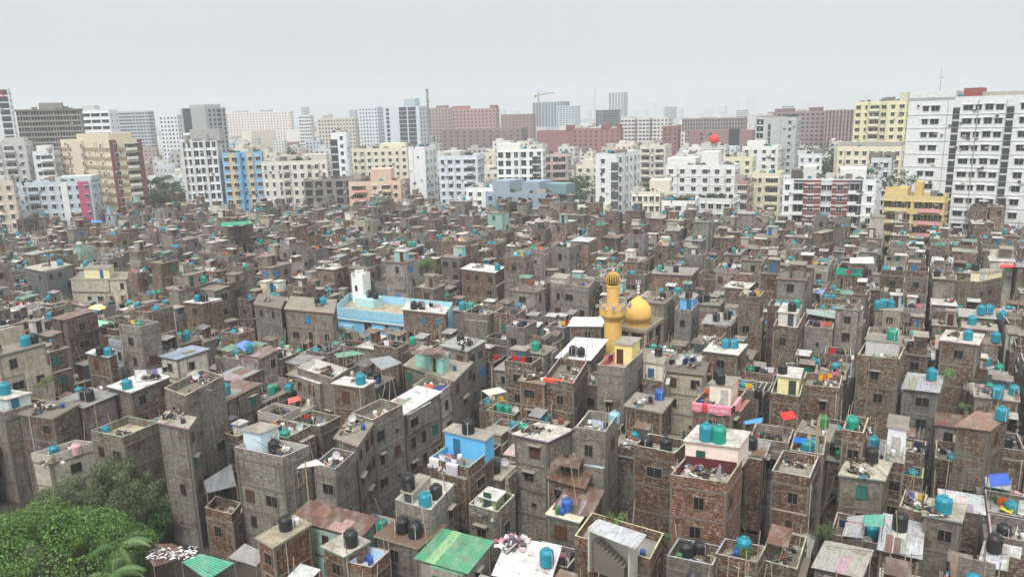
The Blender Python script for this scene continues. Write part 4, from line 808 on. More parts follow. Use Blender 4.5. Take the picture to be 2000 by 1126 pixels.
# ------------------------------------------------------------------ the rest of the settlement: back-to-back columns of small plots along the lanes
R = random.Random(5)
v = -330.0; nf = 0
while v < 250:
    for colw in (R.choice((R.uniform(3.2, 4.4), R.uniform(4.0, 5.4))), R.uniform(3.2, 4.8)):
        u = 30.0 + R.uniform(0, 4)
        while u < 400:
            ln = R.choice((R.uniform(2.8, 4.4), R.uniform(3.6, 5.8)))
            jit = math.radians(R.uniform(-2.5, 2.5)); uu = Vector((math.sin(GA + jit), math.cos(GA + jit), 0)); vv = Vector((math.cos(GA + jit), -math.sin(GA + jit), 0))
            c = U * u + V * (v + colw)
            mid = c + uu * ln / 2 - vv * colw / 2; D = mid.length
            gap = 0.06 if R.random() < 0.8 else R.uniform(0.6, 1.5)
            u += ln + gap
            if mid.y < 20 or D < 46: continue
            px, py = proj((mid.x, mid.y, 11))
            if px < -120 or px > 2120 or py > 1260 or py < edge_y(px): continue
            gx, gy = proj((mid.x, mid.y, 1.0))
            if (gx < 335 and gy > 985) or (mid - Vector((TREE_C.x, TREE_C.y, 0))).length < 9.5 or (mid - Vector((THICK_C.x, THICK_C.y, 0))).length < 5.5: continue
            sx4, sy4 = proj((mid.x, mid.y, 5)); 
            if (gy > 1160 and 240 < gx < 520) or (245 < sx4 < 540 and sy4 > 1035): continue
            e1, e2 = -vv * colw * R.uniform(0.93, 1.0), uu * ln
            st = R.choices((2, 3, 4, 5, 6), (10, 32, 36, 17, 5) if D > 95 else (10, 38, 42, 10, 0))[0]; Ht = st * 2.85 + R.uniform(-0.3, 0.5)
            poly = ccw([(p.x, p.y) for p in (c, c + e2, c + e1 + e2, c + e1)])
            P2 = inset(poly, 0.12); bad = False; zmax = 99; Df = max(math.hypot(*p) for p in poly)
            xs = [proj((p[0], p[1], 8))[0] for p in poly]; x0, x1 = min(xs), max(xs)
            for (kp, (ka, kb), yb), kd in zip(KEEP, KEEPD):
                if abs(kd - D) < 14 and overlap(P2, kp): bad = True; break
                if D < kd - 1.5 and x1 > ka + 6 and x0 < kb - 6 and yb:
                    xm = min(max((x0 + x1) / 2, ka), kb); zmax = min(zmax, at_d(xm, yb, Df).z)
            if bad: continue
            if D > 190 and any(abs(q.D - D) < 45 and overlap(P2, q.poly) for q in APTS): continue
            rooms = (); hasroom = R.random()
            top = Ht + 2.3
            if zmax < Ht + 2.5: hasroom = 1; Ht = min(Ht, zmax - 0.3)
            if Ht < 2.4: continue
            wall = R.choices(('brick', 'rough', 'plaster', 'paint'), (50, 43, 5, 2))[0]
            if wall in ('brick', 'rough'):
                k = R.uniform(0.68, 1.22); tint = (k * R.uniform(0.96, 1.1), k * R.uniform(0.94, 1.02), k * R.uniform(0.9, 1.04))
            else: tint = R.choice([S(190, 184, 170), S(170, 165, 155), S(205, 200, 188), S(150, 180, 170), S(178, 170, 152), S(185, 160, 145), S(160, 170, 180)])
            roof = R.choices(('par', 'slab', 'tin'), (50, 36, 14))[0] if Ht > 4.5 else R.choices(('slab', 'tin'), (45, 55))[0]
            if hasroom < 0.42 and roof != 'tin':
                a0 = R.choice((0.04, 0.42)); b0 = R.choice((0.06, 0.45)); bk = R.random() < 0.6
                rooms = ((a0, a0 + R.uniform(0.4, 0.54), b0, b0 + R.uniform(0.35, 0.5), R.uniform(2.0, 2.5), (1, 0.95, 0.9) if bk else R.choice(ROOMC)) + (('brick',) if bk else ()),)
            if roof == 'tin': rt = R.choice(TINC)
            else: rt = R.choice(ROOFC)
            add_house(c, e1, e2, Ht, wall, tint, roof, rt, rooms); nf += 1
        v += colw + 0.12
    v += R.uniform(0.9, 1.8)
print('filler houses', nf)

# ------------------------------------------------------------------ which houses show largest: a small id buffer of their outlines, far to near
BW, BH = 1000, 563
IDB = np.full((BH, BW), -1, np.int32)
def hull(pts):
    pts = sorted(set(pts))
    def half(ps):
        o = []
        for p in ps:
            while len(o) > 1 and (o[-1][0] - o[-2][0]) * (p[1] - o[-2][1]) - (o[-1][1] - o[-2][1]) * (p[0] - o[-2][0]) <= 0: o.pop()
            o.append(p)
        return o
    a, b = half(pts), half(pts[::-1]); return a[:-1] + b[:-1]
def fill(poly, val, buf=None):
    IDB_ = IDB if buf is None else buf
    xs = [p[0] for p in poly]; ys = [p[1] for p in poly]
    x0, x1, y0, y1 = max(0, int(min(xs))), min(BW, int(max(xs)) + 2), max(0, int(min(ys))), min(BH, int(max(ys)) + 2)
    if x0 >= x1 or y0 >= y1: return
    X, Y = np.meshgrid(np.arange(x0, x1) + 0.5, np.arange(y0, y1) + 0.5); mk = np.ones(X.shape, bool)
    for i in range(len(poly)):
        p, q = poly[i], poly[(i + 1) % len(poly)]
        mk &= (q[0] - p[0]) * (Y - p[1]) - (q[1] - p[1]) * (X - p[0]) >= 0
    IDB_[y0:y1, x0:x1][mk] = val
def draw_ids():
    IDB[:] = -1
    for i in sorted(range(len(HOUSES)), key=lambda i: -HOUSES[i].D):
        h = HOUSES[i]
        fill(hull([tuple(c / 2 for c in proj((p[0], p[1], z))) for p in h.poly for z in (0, h.H)]), i)
        for rm in h.rooms:
            fill(hull([tuple(c / 2 for c in proj((p[0], p[1], z))) for p in room_poly(h, rm) for z in (h.zr, h.zr + rm[4])]), i)
    for (kp, _x, _y), top in ((RES[0], 9.5), (RES[1], 11.5), (RES[2], 20)):
        fill(hull([tuple(c / 2 for c in proj((p[0], p[1], z))) for p in kp for z in (4, top)]), -2)
def walltint(wall):
    if wall in ('brick', 'rough'):
        k = R.uniform(0.72, 1.25); return (k * R.uniform(0.98, 1.14), k * R.uniform(0.92, 1), k * R.uniform(0.84, 0.98))
    return R.choice([S(190, 184, 170), S(170, 165, 155), S(205, 200, 188), S(150, 180, 170), S(178, 170, 152), S(185, 160, 145), S(160, 170, 180)])
# sheds and narrow houses squeezed into whatever ground still shows
GRID = {}
def cells(poly): return {(int(math.floor(p[0] / 6)), int(math.floor(p[1] / 6))) for p in list(poly) + [(sum(q[0] for q in poly) / 4, sum(q[1] for q in poly) / 4)]}
def put_grid(poly, i):
    for c in cells(poly): GRID.setdefault(c, set()).add(i)
for i, (kp, _a, _b) in enumerate(KEEP): put_grid(kp, ('k', i))
ALLP = {('k', i): k_[0] for i, k_ in enumerate(KEEP)}
for i, h in enumerate(HOUSES): ALLP[i] = h.poly; put_grid(h.poly, i)
R = random.Random(99); nfill2 = 0
for rnd, (smin, smax) in enumerate(((3.6, 4.8), (2.8, 3.6), (2.0, 2.7))):
    draw_ids()
    ys, xs = np.where(IDB == -1); pick = list(range(len(xs))); R.shuffle(pick); tries = 0
    for q in pick:
        if tries > 5000: break
        X, Y = int(xs[q]), int(ys[q])
        if IDB[Y, X] != -1: continue
        px, py = X * 2, Y * 2
        if py < edge_y(px) + 14 or (px < 335 and py > 900) or (py > 1040 and px < 520): continue
        tries += 1; p = at_z(px, py, 0)
        if (p - Vector((TREE_C.x, TREE_C.y, 0))).length < 9.5 or (p - Vector((THICK_C.x, THICK_C.y, 0))).length < 6: continue
        a, b = R.uniform(smin, smax), R.uniform(smin, smax); c = p + V * a * R.uniform(0.2, 0.8) - U * b * R.uniform(0.1, 0.5); e1, e2 = -V * a, U * b
        poly = ccw([(q_.x, q_.y) for q_ in (c, c + e2, c + e1 + e2, c + e1)]); D = p.length
        near_ids = set()
        for cx, cy in cells(poly):
            for dx in (-1, 0, 1):
                for dy in (-1, 0, 1): near_ids |= GRID.get((cx + dx, cy + dy), set())
        P2 = inset(poly, -0.05)
        if any(overlap(P2, ALLP[i]) for i in near_ids): continue
        if D > 190 and any(abs(o_.D - D) < 45 and overlap(P2, o_.poly) for o_ in APTS): continue
        Ht = R.choice((2, 3, 3, 4)) * 2.85 + R.uniform(-0.4, 0.4); Df = max(math.hypot(*v_) for v_ in poly); sx = [proj((v_[0], v_[1], 6))[0] for v_ in poly]
        for (kp, (ka, kb), yb), kd in zip(KEEP, KEEPD):
            if D < kd - 1.0 and max(sx) > ka + 4 and min(sx) < kb - 4 and yb: Ht = min(Ht, at_d(min(max(sum(sx) / 4, ka), kb), yb, Df).z - 0.1)
        if Ht < 1.3: continue
        wall = R.choices(('brick', 'rough', 'plaster', 'paint'), (48, 44, 5, 3))[0]; roof = R.choices(('par', 'slab', 'tin'), (34, 36, 30) if Ht > 5 else (0, 40, 60))[0]
        rooms = ()
        if roof != 'tin' and Ht > 7 and R.random() < 0.25: rooms = ((0.05, 0.6, 0.3, 0.9, R.uniform(1.9, 2.3), R.choice(ROOMC)),)
        h = add_house(c, e1, e2, Ht, wall, walltint(wall), roof, R.choice(TINC) if roof == 'tin' else None, rooms); i = len(HOUSES) - 1; ALLP[i] = h.poly; put_grid(h.poly, i); nfill2 += 1
        fill(hull([tuple(c_ / 2 for c_ in proj((v_[0], v_[1], z))) for v_ in h.poly for z in (0, h.H)]), i)
print('squeezed in', nfill2)
draw_ids()
area = np.bincount(IDB[IDB >= 0].ravel(), minlength=len(HOUSES))
for i, h in enumerate(HOUSES): h.area = int(area[i]); h.i = i
BIG = sorted([h for h in HOUSES if h.area > 0], key=lambda h: -(h.area + (100000 if h.hero and h.area > 40 else 0)))[:296]
bigset = set(h.i for h in BIG)
print('visible houses', int((area > 0).sum()), 'smallest own object', BIG[-1].area)
for h in BIG: build_house(h)
mass = MB()
for h in HOUSES:
    if h.i not in bigset: mass_house(h, mass)

def liner(start, col, edges, hgt=0.9, band=None):
    """coloured inner faces of a terrace parapet, and a band along the foot of its back room"""
    h = [q for q in HOUSES if q.hero and q.hero.startswith(start)][0]; I = inset(h.poly, 0.19); P4 = {'front': (h.c, h.l), 'left': (h.l, h.far), 'side': (h.r, h.c), 'back': (h.far, h.r)}; mb = MB()
    for e in edges:
        a, b = P4[e]; d = (b - a); w = d.length; d = d / w; m_ = (a + b) / 2; n = (h.mid - m_); n = (n - d * n.dot(d)).normalized(); p = m_ + n * 0.17
        mb.box((p.x - h.mid.x, p.y - h.mid.y, h.zr + 0.01), w - 0.4, 0.05, hgt, M['paint'], col, math.atan2(d.y, d.x))
    if band:
        bb_, bc, bh = band; a, b = pt(h, 0.03, bb_), pt(h, 0.97, bb_); d = (b - a); w = d.length; m_ = (a + b) / 2
        mb.box((m_.x - h.mid.x, m_.y - h.mid.y, h.zr + 0.02), w, 0.08, bh, M['paint'], bc, math.atan2(d.y, d.x))
    mb.build('terrace_lining', h.root)
liner('brick house with a bright blue', S(80, 172, 228), ('left', 'side', 'front'), 0.93)
liner('orange brick house', S(96, 36, 44), ('left', 'side'), 0.9, (0.735, S(96, 36, 44), 1.25))
liner('grey house with a clean cream', S(226, 222, 208), ('left', 'side', 'front', 'back'), 0.9)
liner('mottled grey house with a cream', S(168, 170, 160), ('left', 'back', 'side'), 0.9)
liner('brick cell', S(190, 214, 230), ('left', 'back', 'side'), 0.9)
liner('grey walled house with a wide', S(214, 212, 204), ('left', 'back', 'side'), 0.9)
liner('tall grey house with a pale yellow', S(196, 110, 104), ('left', 'side'), 0.9)
WALLW = {'brick': 'bare brick', 'rough': 'grey mottled', 'plaster': 'dirty plastered', 'paint': 'painted'}
def house_look(h):
    nst = max(1, round((h.H - (0.9 if h.roof == 'par' else 0)) / 2.85))
    rf = {'par': 'with parapet roof', 'slab': 'with slab roof', 'tin': 'under sheet roof'}[h.roof]
    if h.rooms: rf = 'with rooftop room'
    return f"{WALLW[h.wall]} {'low ' if nst < 3 else 'tall ' if nst > 4 else ''}house {rf}"
for h in BIG:
    cat = 'house'; grp = 'small houses of the dense settlement'
    if h.hero: tag(h.root, h.hero if len(h.hero.split()) >= 4 else house_look(h), cat, grp)
    else: ITEMS.append((h.root, house_look(h), cat, grp, proj((h.mid.x, h.mid.y, h.H)), h.D))

# roofs on which things can stand
def roof_at(px, py):
    best = None
    for h in HOUSES:
        if h.area <= 0 and not h.hero: continue
        for rm in h.rooms:
            z = h.zr + rm[4] + 0.14; p = at_z(px, py, z)
            if (best is None or p.length < best[0].length) and inside((p.x, p.y), room_poly(h, rm)): best = (p, h)
        p = at_z(px, py, h.zr)
        if inside((p.x, p.y), h.poly) and (best is None or p.length < best[0].length - 0.1): best = (p, h)
    return best
def shown(px, py, h):
    x, y = int(px / 2), int(py / 2)
    return 0 <= x < BW and 0 <= y < BH and (IDB[y, x] == h.i)
# ------------------------------------------------------------------ blue community building
def place_root(name, loc, label, cat, group=None):
    o = bpy.data.objects.new(name, None); COL.objects.link(o); o.location = loc; return tag(o, label, cat, group)
def local(mb, o): mb.v = [(p[0] - o.location.x, p[1] - o.location.y, p[2] - o.location.z) for p in mb.v]; return mb
BLUE, BLU2, CYAN = S(134, 192, 224), S(158, 208, 230), S(182, 218, 216)
bmid = (BC + BF) / 2; bmid.z = 0
bb = place_root('community_building', bmid, 'pale blue community building with a wide walled roof and a white tower', 'building')
bpoly = ccw([(p.x, p.y) for p in (BC, BR, BF, BL)])
w = MB(); w.prism(bpoly, 0, 7.9, M['paint'], BLUE, M['roof'], S(190, 178, 155))
fe = (BL - BC).normalized(); fn = Vector((fe.y, -fe.x, 0)); fn = fn if fn.dot(BC) < 0 else -fn
FL = (BL - BC).length; fa = math.atan2((BC - BL).y, (BC - BL).x)
for t in (0.12, 0.40, 0.66):                                   # shallow projecting bays of the front wall
    p = BL - fe * FL * t + fn * 0.3; w.box((p.x, p.y, 0), FL * 0.12, 0.6, 6.2, M['paint'], BLU2, fa)
local(w, bb).build('wall', bb)
b = MB(); p = BL - fe * FL * 0.5 + fn * 0.12; b.box((p.x, p.y, 7.25), FL, 0.5, 0.16, M['paint'], S(190, 190, 180), fa); local(b, bb).build('ledge', bb)
b = MB(); b.ring(bpoly, 0.2, 7.92, 9.5, M['paint'], BLU2, S(190, 225, 225)); local(b, bb).build('parapet', bb)
for t in (0.30, 0.335, 0.49, 0.62):
    p = BL - fe * FL * t + fn * 0.03
    wo_ = link('window', WIN['narrow'][0], bb, (p.x - bmid.x, p.y - bmid.y, 5.7), fa); link('frame', WIN['narrow'][1], wo_)
def onroof(px, py, z):
    p = at_z(px, py, z); return p
tp = onroof(708, 588, 7.95); tw = MB(); tw.box((tp.x, tp.y, 7.9), 2.9, 2.6, 6.2, M['paint'], S(240, 240, 236), -GA)
to = local(tw, bb).build('stair_tower', bb)
q = tp - U * 1.32 - V * 0.3
wo_ = link('window', WIN['narrow'][0], to, (q.x - bmid.x, q.y - bmid.y, 10.4), -GA)
rub = MB(); rr = random.Random(3)
for k in range(40): rub.box((tp.x + rr.uniform(-1.4, 1.4), tp.y + rr.uniform(-1.2, 1.2), 14.1), rr.uniform(0.2, 0.7), rr.uniform(0.2, 0.5), rr.uniform(0.1, 0.6), M['conc'], rr.choice([S(230, 230, 226), S(200, 198, 190), S(120, 112, 104)]), rr.uniform(0, 3))
local(rub, bb).build('broken_parapet', to)
bx = onroof(722, 596, 7.95); hb = MB(); hb.box((bx.x, bx.y, 7.9), 4.6, 3.2, 1.7, M['paint'], CYAN, -GA, None); local(hb, bb).build('tank_base', bb)
HB = bx
# ------------------------------------------------------------------ mosque: dome, minaret, open pillared block
GOLD = S(228, 184, 102); GOLD2 = S(206, 164, 88)
mmid = (MC + MF) / 2; mmid.z = 0
mo = place_root('mosque', mmid, 'small mosque with a golden onion dome on a concrete pillared block', 'mosque')
mpoly = ccw([(p.x, p.y) for p in (MC, MR, MF, ML)])
b = MB(); b.prism(inset(mpoly, 1.0), 0, 10.9, M['rough'], (0.8, 0.78, 0.74)); local(b, mo).build('wall', mo)
b = MB()
for a in (0, 0.5, 1):
    for bb2 in (0, 0.5, 1):
        if a == 0 or bb2 == 0:
            p = MC + (ML - MC) * (0.04 + 0.92 * a) + (MR - MC) * (0.04 + 0.92 * bb2); c_ = MB(); c_.box((p.x, p.y, 0), 0.4, 0.4, 10.9, M['conc'], S(165, 155, 138), -GA); local(c_, mo).build('column', mo)
b = MB(); b.prism(mpoly, 10.9, 11.25, M['conc'], S(150, 140, 122), M['roof'], S(140, 130, 112), True); b.ring(mpoly, 0.2, 11.25, 11.6, M['conc'], S(165, 155, 135)); local(b, mo).build('roof', mo)
dc = at_z(1246, 633, 11.3); DD = math.hypot(dc.x, dc.y); pm = (at_d(1346, 600, DD) - at_d(1246, 600, DD)).length / 100.0
prof = [(r * pm, z) for r, z in ((24.5, 0), (24.5, 12 * pm), (25.5, 12 * pm), (27, 20 * pm), (27, 27 * pm), (25.5, 34 * pm), (22.5, 40 * pm), (18, 46 * pm), (12.5, 51 * pm), (7, 55 * pm), (2.5, 58.5 * pm), (0.9, 61 * pm))]
d = MB(); d.lathe(prof, M['gold'], GOLD, 40, (dc.x, dc.y, 11.25)); do_ = local(d, mo).build('dome', mo, smooth=True)
fz = 11.25 + 61 * pm; f_ = MB(); f_.rod((dc.x, dc.y, fz - 0.2), (dc.x, dc.y, fz + 2.4), 0.07, M['metal'], S(210, 210, 205), 8)
for k in range(3): f_.lathe([(0, 0), (0.2, 0.08), (0.27, 0.22), (0.2, 0.36), (0, 0.44)], M['metal'], S(225, 225, 220), 12, (dc.x, dc.y, fz + 0.2 + k * 0.5))
for k in range(14):
    a0, a1 = [math.radians(120 + 300 * q / 14) for q in (k, k + 1)]
    f_.rod((dc.x + 0.34 * math.cos(a0), dc.y, fz + 2.2 + 0.34 * math.sin(a0)), (dc.x + 0.34 * math.cos(a1), dc.y, fz + 2.2 + 0.34 * math.sin(a1)), 0.06, M['metal'], S(220, 220, 215), 6)
local(f_, mo).build('finial', do_)
mn = place_root('minaret', MIN, 'golden minaret with a railed gallery, loudspeakers and a gilded bulb top', 'minaret')
mpx = (at_d(1297, 600, MIND) - at_d(1197, 600, MIND)).length / 100.0
def mz(y): return at_d(1197, y, MIND).z
b = MB(); b.lathe([(17.6 * mpx, 0), (17.6 * mpx, mz(625))], M['gold'], GOLD, 36); b.build('shaft', mn, smooth=True)
b = MB(); b.lathe([(17.6 * mpx, mz(625)), (19.5 * mpx, mz(622)), (27 * mpx, mz(613)), (27, 0)][:3], M['gold'], GOLD2, 36); b.lathe([(27 * mpx, mz(613)), (27.3 * mpx, mz(612)), (27.3 * mpx, mz(598)), (25.8 * mpx, mz(598)), (25.8 * mpx, mz(601)), (0, mz(601))], M['gold'], GOLD, 36); ga = b.build('gallery', mn)
b = MB(); zr0, zr1 = mz(598), mz(587)
for k in range(28):
    a0, a1 = 2 * math.pi * k / 28, 2 * math.pi * (k + 1) / 28; rr_ = 26.6 * mpx
    p, q = (rr_ * math.cos(a0), rr_ * math.sin(a0)), (rr_ * math.cos(a1), rr_ * math.sin(a1))
    b.rod((*p, zr0 - 0.05), (*p, zr1), 0.035, M['metal'], S(190, 190, 186), 5)
    for z in (zr1, (zr0 + zr1) / 2): b.rod((*p, z), (*q, z), 0.04, M['metal'], S(200, 200, 196), 5)
b.build('railing', ga)
for k in range(6):
    a = math.radians(200 + k * 32); rr_ = 28.5 * mpx; b = MB(); n = 14
    ax = Vector((math.cos(a), math.sin(a), 0)); o_ = Vector((27 * mpx * math.cos(a), 27 * mpx * math.sin(a), (zr0 + zr1) / 2 - 0.1))
    b.rod(o_, o_ + ax * 0.3, 0.09, M['metal'], S(120, 120, 118), 10); b.rod(o_ + ax * 0.3, o_ + ax * 0.75, 0.12, M['metal'], S(165, 165, 162), 14, 0.36); b.build('loudspeaker', ga)
b = MB(); b.lathe([(12.2 * mpx, mz(601)), (12.2 * mpx, mz(560)), (13.4 * mpx, mz(559)), (13.4 * mpx, mz(556.5)), (11 * mpx, mz(556))], M['gold'], GOLD, 32); b.build('upper_shaft', mn, smooth=False)
zb, rb = (mz(556) + mz(531)) / 2, 14 * mpx; hb_ = (mz(531) - mz(556)) / 2
b = MB(); pr = [(max(0.0, rb * 0.9 * math.sin(math.pi * t)) if 0 < t < 1 else 0, zb - hb_ * math.cos(math.pi * t)) for t in [k / 14 for k in range(15)]]
pr[0] = (rb * 0.6, pr[0][1]); b.lathe(pr, M['gold'], S(120, 88, 34), 28); bu = b.build('bulb', mn, smooth=True)
b = MB()
for k in range(18):
    a = 2 * math.pi * k / 18
    for j in range(14):
        (r0, z0), (r1, z1) = [(max(rb * 0.10, rb * 1.0 * math.sin(math.pi * (0.1 + 0.9 * t))), zb - hb_ * math.cos(math.pi * (0.06 + 0.94 * t))) for t in (j / 14, (j + 1) / 14)]
        b.rod((r0 * math.cos(a), r0 * math.sin(a), z0), (r1 * math.cos(a), r1 * math.sin(a), z1), 0.06, M['gold'], S(214, 176, 92), 5)
b.build('bulb_rib', bu)
b = MB(); b.rod((0, 0, zb + hb_ - 0.1), (0, 0, mz(512)), 0.06, M['metal'], S(190, 185, 170), 8); b.lathe([(0, 0), (0.2, 0.12), (0.24, 0.25), (0.16, 0.4), (0, 0.5)], M['metal'], S(200, 195, 180), 12, (0, 0, zb + hb_)); b.build('finial', mn)

# ------------------------------------------------------------------ plants
def leaf_cloud(mb, blobs, n, size, cols, rr, shell=0.55):
    vol = [b[1] ** 2 for b in blobs]
    for _ in range(n):
        c, r = rr.choices(blobs, vol)[0][:2]; sq = 0.8; bf = 0.72 + 0.56 * ((c[0] * 7.13 + c[1] * 3.71 + r * 11.7) % 1.0)
        d = Vector((rr.gauss(0, 1), rr.gauss(0, 1), rr.gauss(0, 1))).normalized(); k = r * (shell + (1 - shell) * rr.random() ** 0.6)
        p = Vector((c[0] + d.x * k, c[1] + d.y * k, c[2] + d.z * k * sq))
        nrm = (d * 0.7 + Vector((rr.gauss(0, 0.6), rr.gauss(0, 0.6), 0.5 + rr.gauss(0, 0.5)))).normalized()
        x = nrm.orthogonal().normalized(); x = (Matrix.Rotation(rr.uniform(0, 6.28), 3, nrm) @ x); y = nrm.cross(x)
        s = size * rr.uniform(0.6, 1.35); base = rr.choice(cols); kk = rr.uniform(0.75, 1.25) * bf; t = tuple(v_ * kk for v_ in base)
        mb.face([p - x * s * 0.5, p - y * s * 0.26 + nrm * s * 0.06, p + x * s * 0.5, p + y * s * 0.26 + nrm * s * 0.06], M['leaf'], t)
def tree(name, loc, hgt, blobs, n, size, cols, label, cat='tree', group=None, seed=1, trunk=0.25, shell=0.55):
    rr = random.Random(seed); o = place_root(name, loc, label, cat, group)
    if trunk:
        t = MB(); t.rod((0, 0, -0.1), (0.1, 0, hgt * 0.5), trunk, M['bark'], S(105, 90, 72), 8, trunk * 0.7)
        for c, r in [b[:2] for b in blobs[:9]]: t.rod((0.1, 0, hgt * 0.42), (c[0], c[1], c[2]), trunk * 0.5, M['bark'], S(100, 86, 70), 6, trunk * 0.12)
        t.build('trunk', o)
    c = MB(); leaf_cloud(c, blobs, n, size, cols, rr, shell); c.build('crown', o); return o
G1 = [S(112, 150, 72), S(128, 168, 80), S(90, 128, 62), S(72, 108, 52), S(140, 178, 92)]; G1 = [tuple(v_ * 0.68 for v_ in c) for c in G1]
G2 = [S(112, 122, 88), S(94, 108, 74), S(126, 134, 102), S(78, 92, 62)]; G3 = [S(74, 92, 66), S(60, 78, 56), S(88, 104, 74)]
rr = random.Random(21)
bl = []
for k in range(74):
    a = rr.uniform(0, 6.28); rad = 9.4 * math.sqrt(rr.random()); bl.append(((rad * math.cos(a), rad * math.sin(a), 9.2 - 0.06 * rad * rad + rr.uniform(-1.5, 0.7)), rr.uniform(1.3, 2.3)))
tree('broadleaf_tree', (TREE_C.x, TREE_C.y, 0), 8, bl, 60000, 0.25, G1, 'big bright green broadleaf tree filling the near corner', seed=2, trunk=0.4, shell=0.72)
rr = random.Random(22); bl = []
for k in range(52): a = rr.uniform(0, 6.28); rad = 6.0 * math.sqrt(rr.random()); bl.append(((rad * math.cos(a) * 1.05, rad * math.sin(a), 8.3 - 0.12 * rad * rad + rr.uniform(-2.6, 1.6)), rr.uniform(0.6, 1.4)))
tree('shrubby_tree', (THICK_C.x, THICK_C.y, 0), 7, bl, 24000, 0.22, G2, 'loose dull green thicket growing against the grey house walls', seed=3, shell=0.3)
q = at_z(140, 985, 4.0); rr = random.Random(24); bl = []
for k in range(30): a = rr.uniform(0, 6.28); rad = 4.2 * math.sqrt(rr.random()); bl.append(((rad * math.cos(a), rad * math.sin(a), 5.2 - 0.1 * rad * rad + rr.uniform(-2, 1.2)), rr.uniform(0.6, 1.3)))
tree('shrubby_tree', (q.x, q.y, 0), 6, bl, 11000, 0.22, G2, 'dusty green bushy tree between the big tree and the low terrace', seed=8, shell=0.3)
q = at_z(290, 1020, 3.0); rr = random.Random(23)
bl = [((rr.uniform(-2.2, 2.2), rr.uniform(-2, 2), 3.2 + rr.uniform(-1.5, 1)), rr.uniform(0.7, 1.2)) for k in range(14)]
tree('shrubby_tree', (q.x, q.y, 0), 4, bl, 4200, 0.34, [S(70, 105, 58), S(84, 122, 66), S(60, 92, 52)], 'dark leafy shrub at the foot of the tall grey house', seed=4, shell=0.5)
def palm(loc, hgt, ln, nfr, label, seed, group=None, col=None, trunk=0.16, width=0.5):
    rr = random.Random(seed); o = place_root('palm_tree', loc, label, 'palm tree', group)
    t = MB(); t.rod((0, 0, -0.1), (0.15, 0.1, hgt), trunk, M['bark'], S(120, 108, 92), 8, trunk * 0.7); t.build('trunk', o)
    for k in range(nfr):
        c = MB(); a = 2.4 * k + rr.uniform(-0.3, 0.3); el = rr.uniform(0.1, 1.15); P = []; dx, dy = math.cos(a), math.sin(a)
        n = 12; x, z, e = 0.0, hgt, el
        for j in range(n + 1):
            P.append(Vector((0.15 + dx * x, 0.1 + dy * x, z))); x += ln / n * math.cos(e); z += ln / n * math.sin(e); e -= 0.17
        base = rr.choice(col or [S(110, 138, 84), S(92, 122, 72), S(128, 150, 98)])
        for j in range(n):
            c.rod(P[j], P[j + 1], 0.035, M['leaf'], tuple(v_ * 1.1 for v_ in base), 4)
            for s in (-1, 1):
                for q_ in (0.15, 0.6):
                    b0 = P[j].lerp(P[j + 1], q_); l_ = width * ln * 0.5 * math.sin(math.pi * min(1, 0.12 + 0.88 * (j + q_) / n)) + 0.1
                    tip = b0 + Vector((-dy * s * l_ * 0.75 + dx * l_ * 0.5, dx * s * l_ * 0.75 + dy * l_ * 0.5, -l_ * 0.45)); w_ = Vector((dx, dy, 0)) * 0.07
                    c.face([b0 - w_, b0 + w_, tip], M['leaf'], tuple(v_ * rr.uniform(0.8, 1.2) for v_ in base))
        c.build('frond', o)
q = at_z(225, 1065, 6.5); palm((q.x, q.y, 0), 6.3, 3.6, 11, 'coconut palm with drooping fronds beside the big green tree', 5)
q = at_z(215, 1120, 6.0); palm((q.x, q.y, 0), 5.8, 3.4, 9, 'second coconut palm leaning over the rusty shed roof', 6)
q = at_z(772, 690, 4.5); palm((q.x, q.y, 0), 6.0, 2.6, 11, 'dark palm growing at the corner of the blue building', 7, col=[S(60, 88, 56), S(72, 100, 62)])
def px_bush(px, py, z, r, n, size, cols, label, seed, cat='plant', name='shrub', group=None, n_bl=7, sq=0.6):
    q = at_z(px, py, z); rr = random.Random(seed); bl = [((rr.uniform(-r, r) * 0.7, rr.uniform(-r, r) * 0.7, r * sq + rr.uniform(-0.4, 0.4) * r), r * rr.uniform(0.3, 0.55)) for k in range(n_bl)]
    return tree(name, (q.x, q.y, z), r, bl, n, size, cols, label, cat, group, seed, trunk=0.05, shell=0.3)
px_bush(1462, 1085, 8.4, 0.95, 900, 0.16, [S(92, 120, 62), S(110, 136, 74), S(76, 104, 54)], 'leafy potted shrub on the terrace beside a teal tank', 31)
px_bush(1207, 1030, 8.1, 0.9, 420, 0.22, [S(120, 140, 86), S(104, 126, 76)], 'thin sapling growing behind the open stair roof', 32, n_bl=9, sq=0.9)
px_bush(1300, 1060, 8.1, 0.7, 300, 0.2, [S(100, 116, 76), S(88, 106, 66)], 'small scrubby plant on a parapet corner near the stair', 33)
px_bush(92, 765, 11.5, 1.1, 900, 0.18, [S(140, 142, 92), S(124, 130, 84), S(104, 112, 72)], 'olive coloured small tree on a roof at the photo edge', 34, sq=1.2)
px_bush(590, 1055, 6.5, 1.0, 700, 0.18, [S(74, 96, 62), S(88, 108, 70)], 'dark green plants in a shaded roof yard', 35)
px_bush(838, 530, 12.0, 2.3, 1500, 0.3, [S(120, 142, 84), S(104, 128, 76), S(88, 110, 68)], 'round leafy tree on a roof behind the white tower', 36)
px_bush(1605, 1050, 7.5, 1.3, 900, 0.2, [S(92, 110, 74), S(80, 98, 66)], 'greenery tangled in a roof cage by the bamboo scaffold', 37)
px_bush(1885, 800, 11.5, 0.8, 420, 0.2, [S(104, 128, 78), S(88, 112, 66)], 'green pot plants on a dark roof ledge', 38)
px_bush(1855, 735, 11.8, 1.0, 320, 0.26, [S(118, 160, 96), S(100, 142, 84)], 'bright green banana plant in front of the tall brick wall', 39)
px_bush(510, 510, 12.0, 1.5, 700, 0.3, G3, 'dark roof tree far beyond the grey brick block', 40)
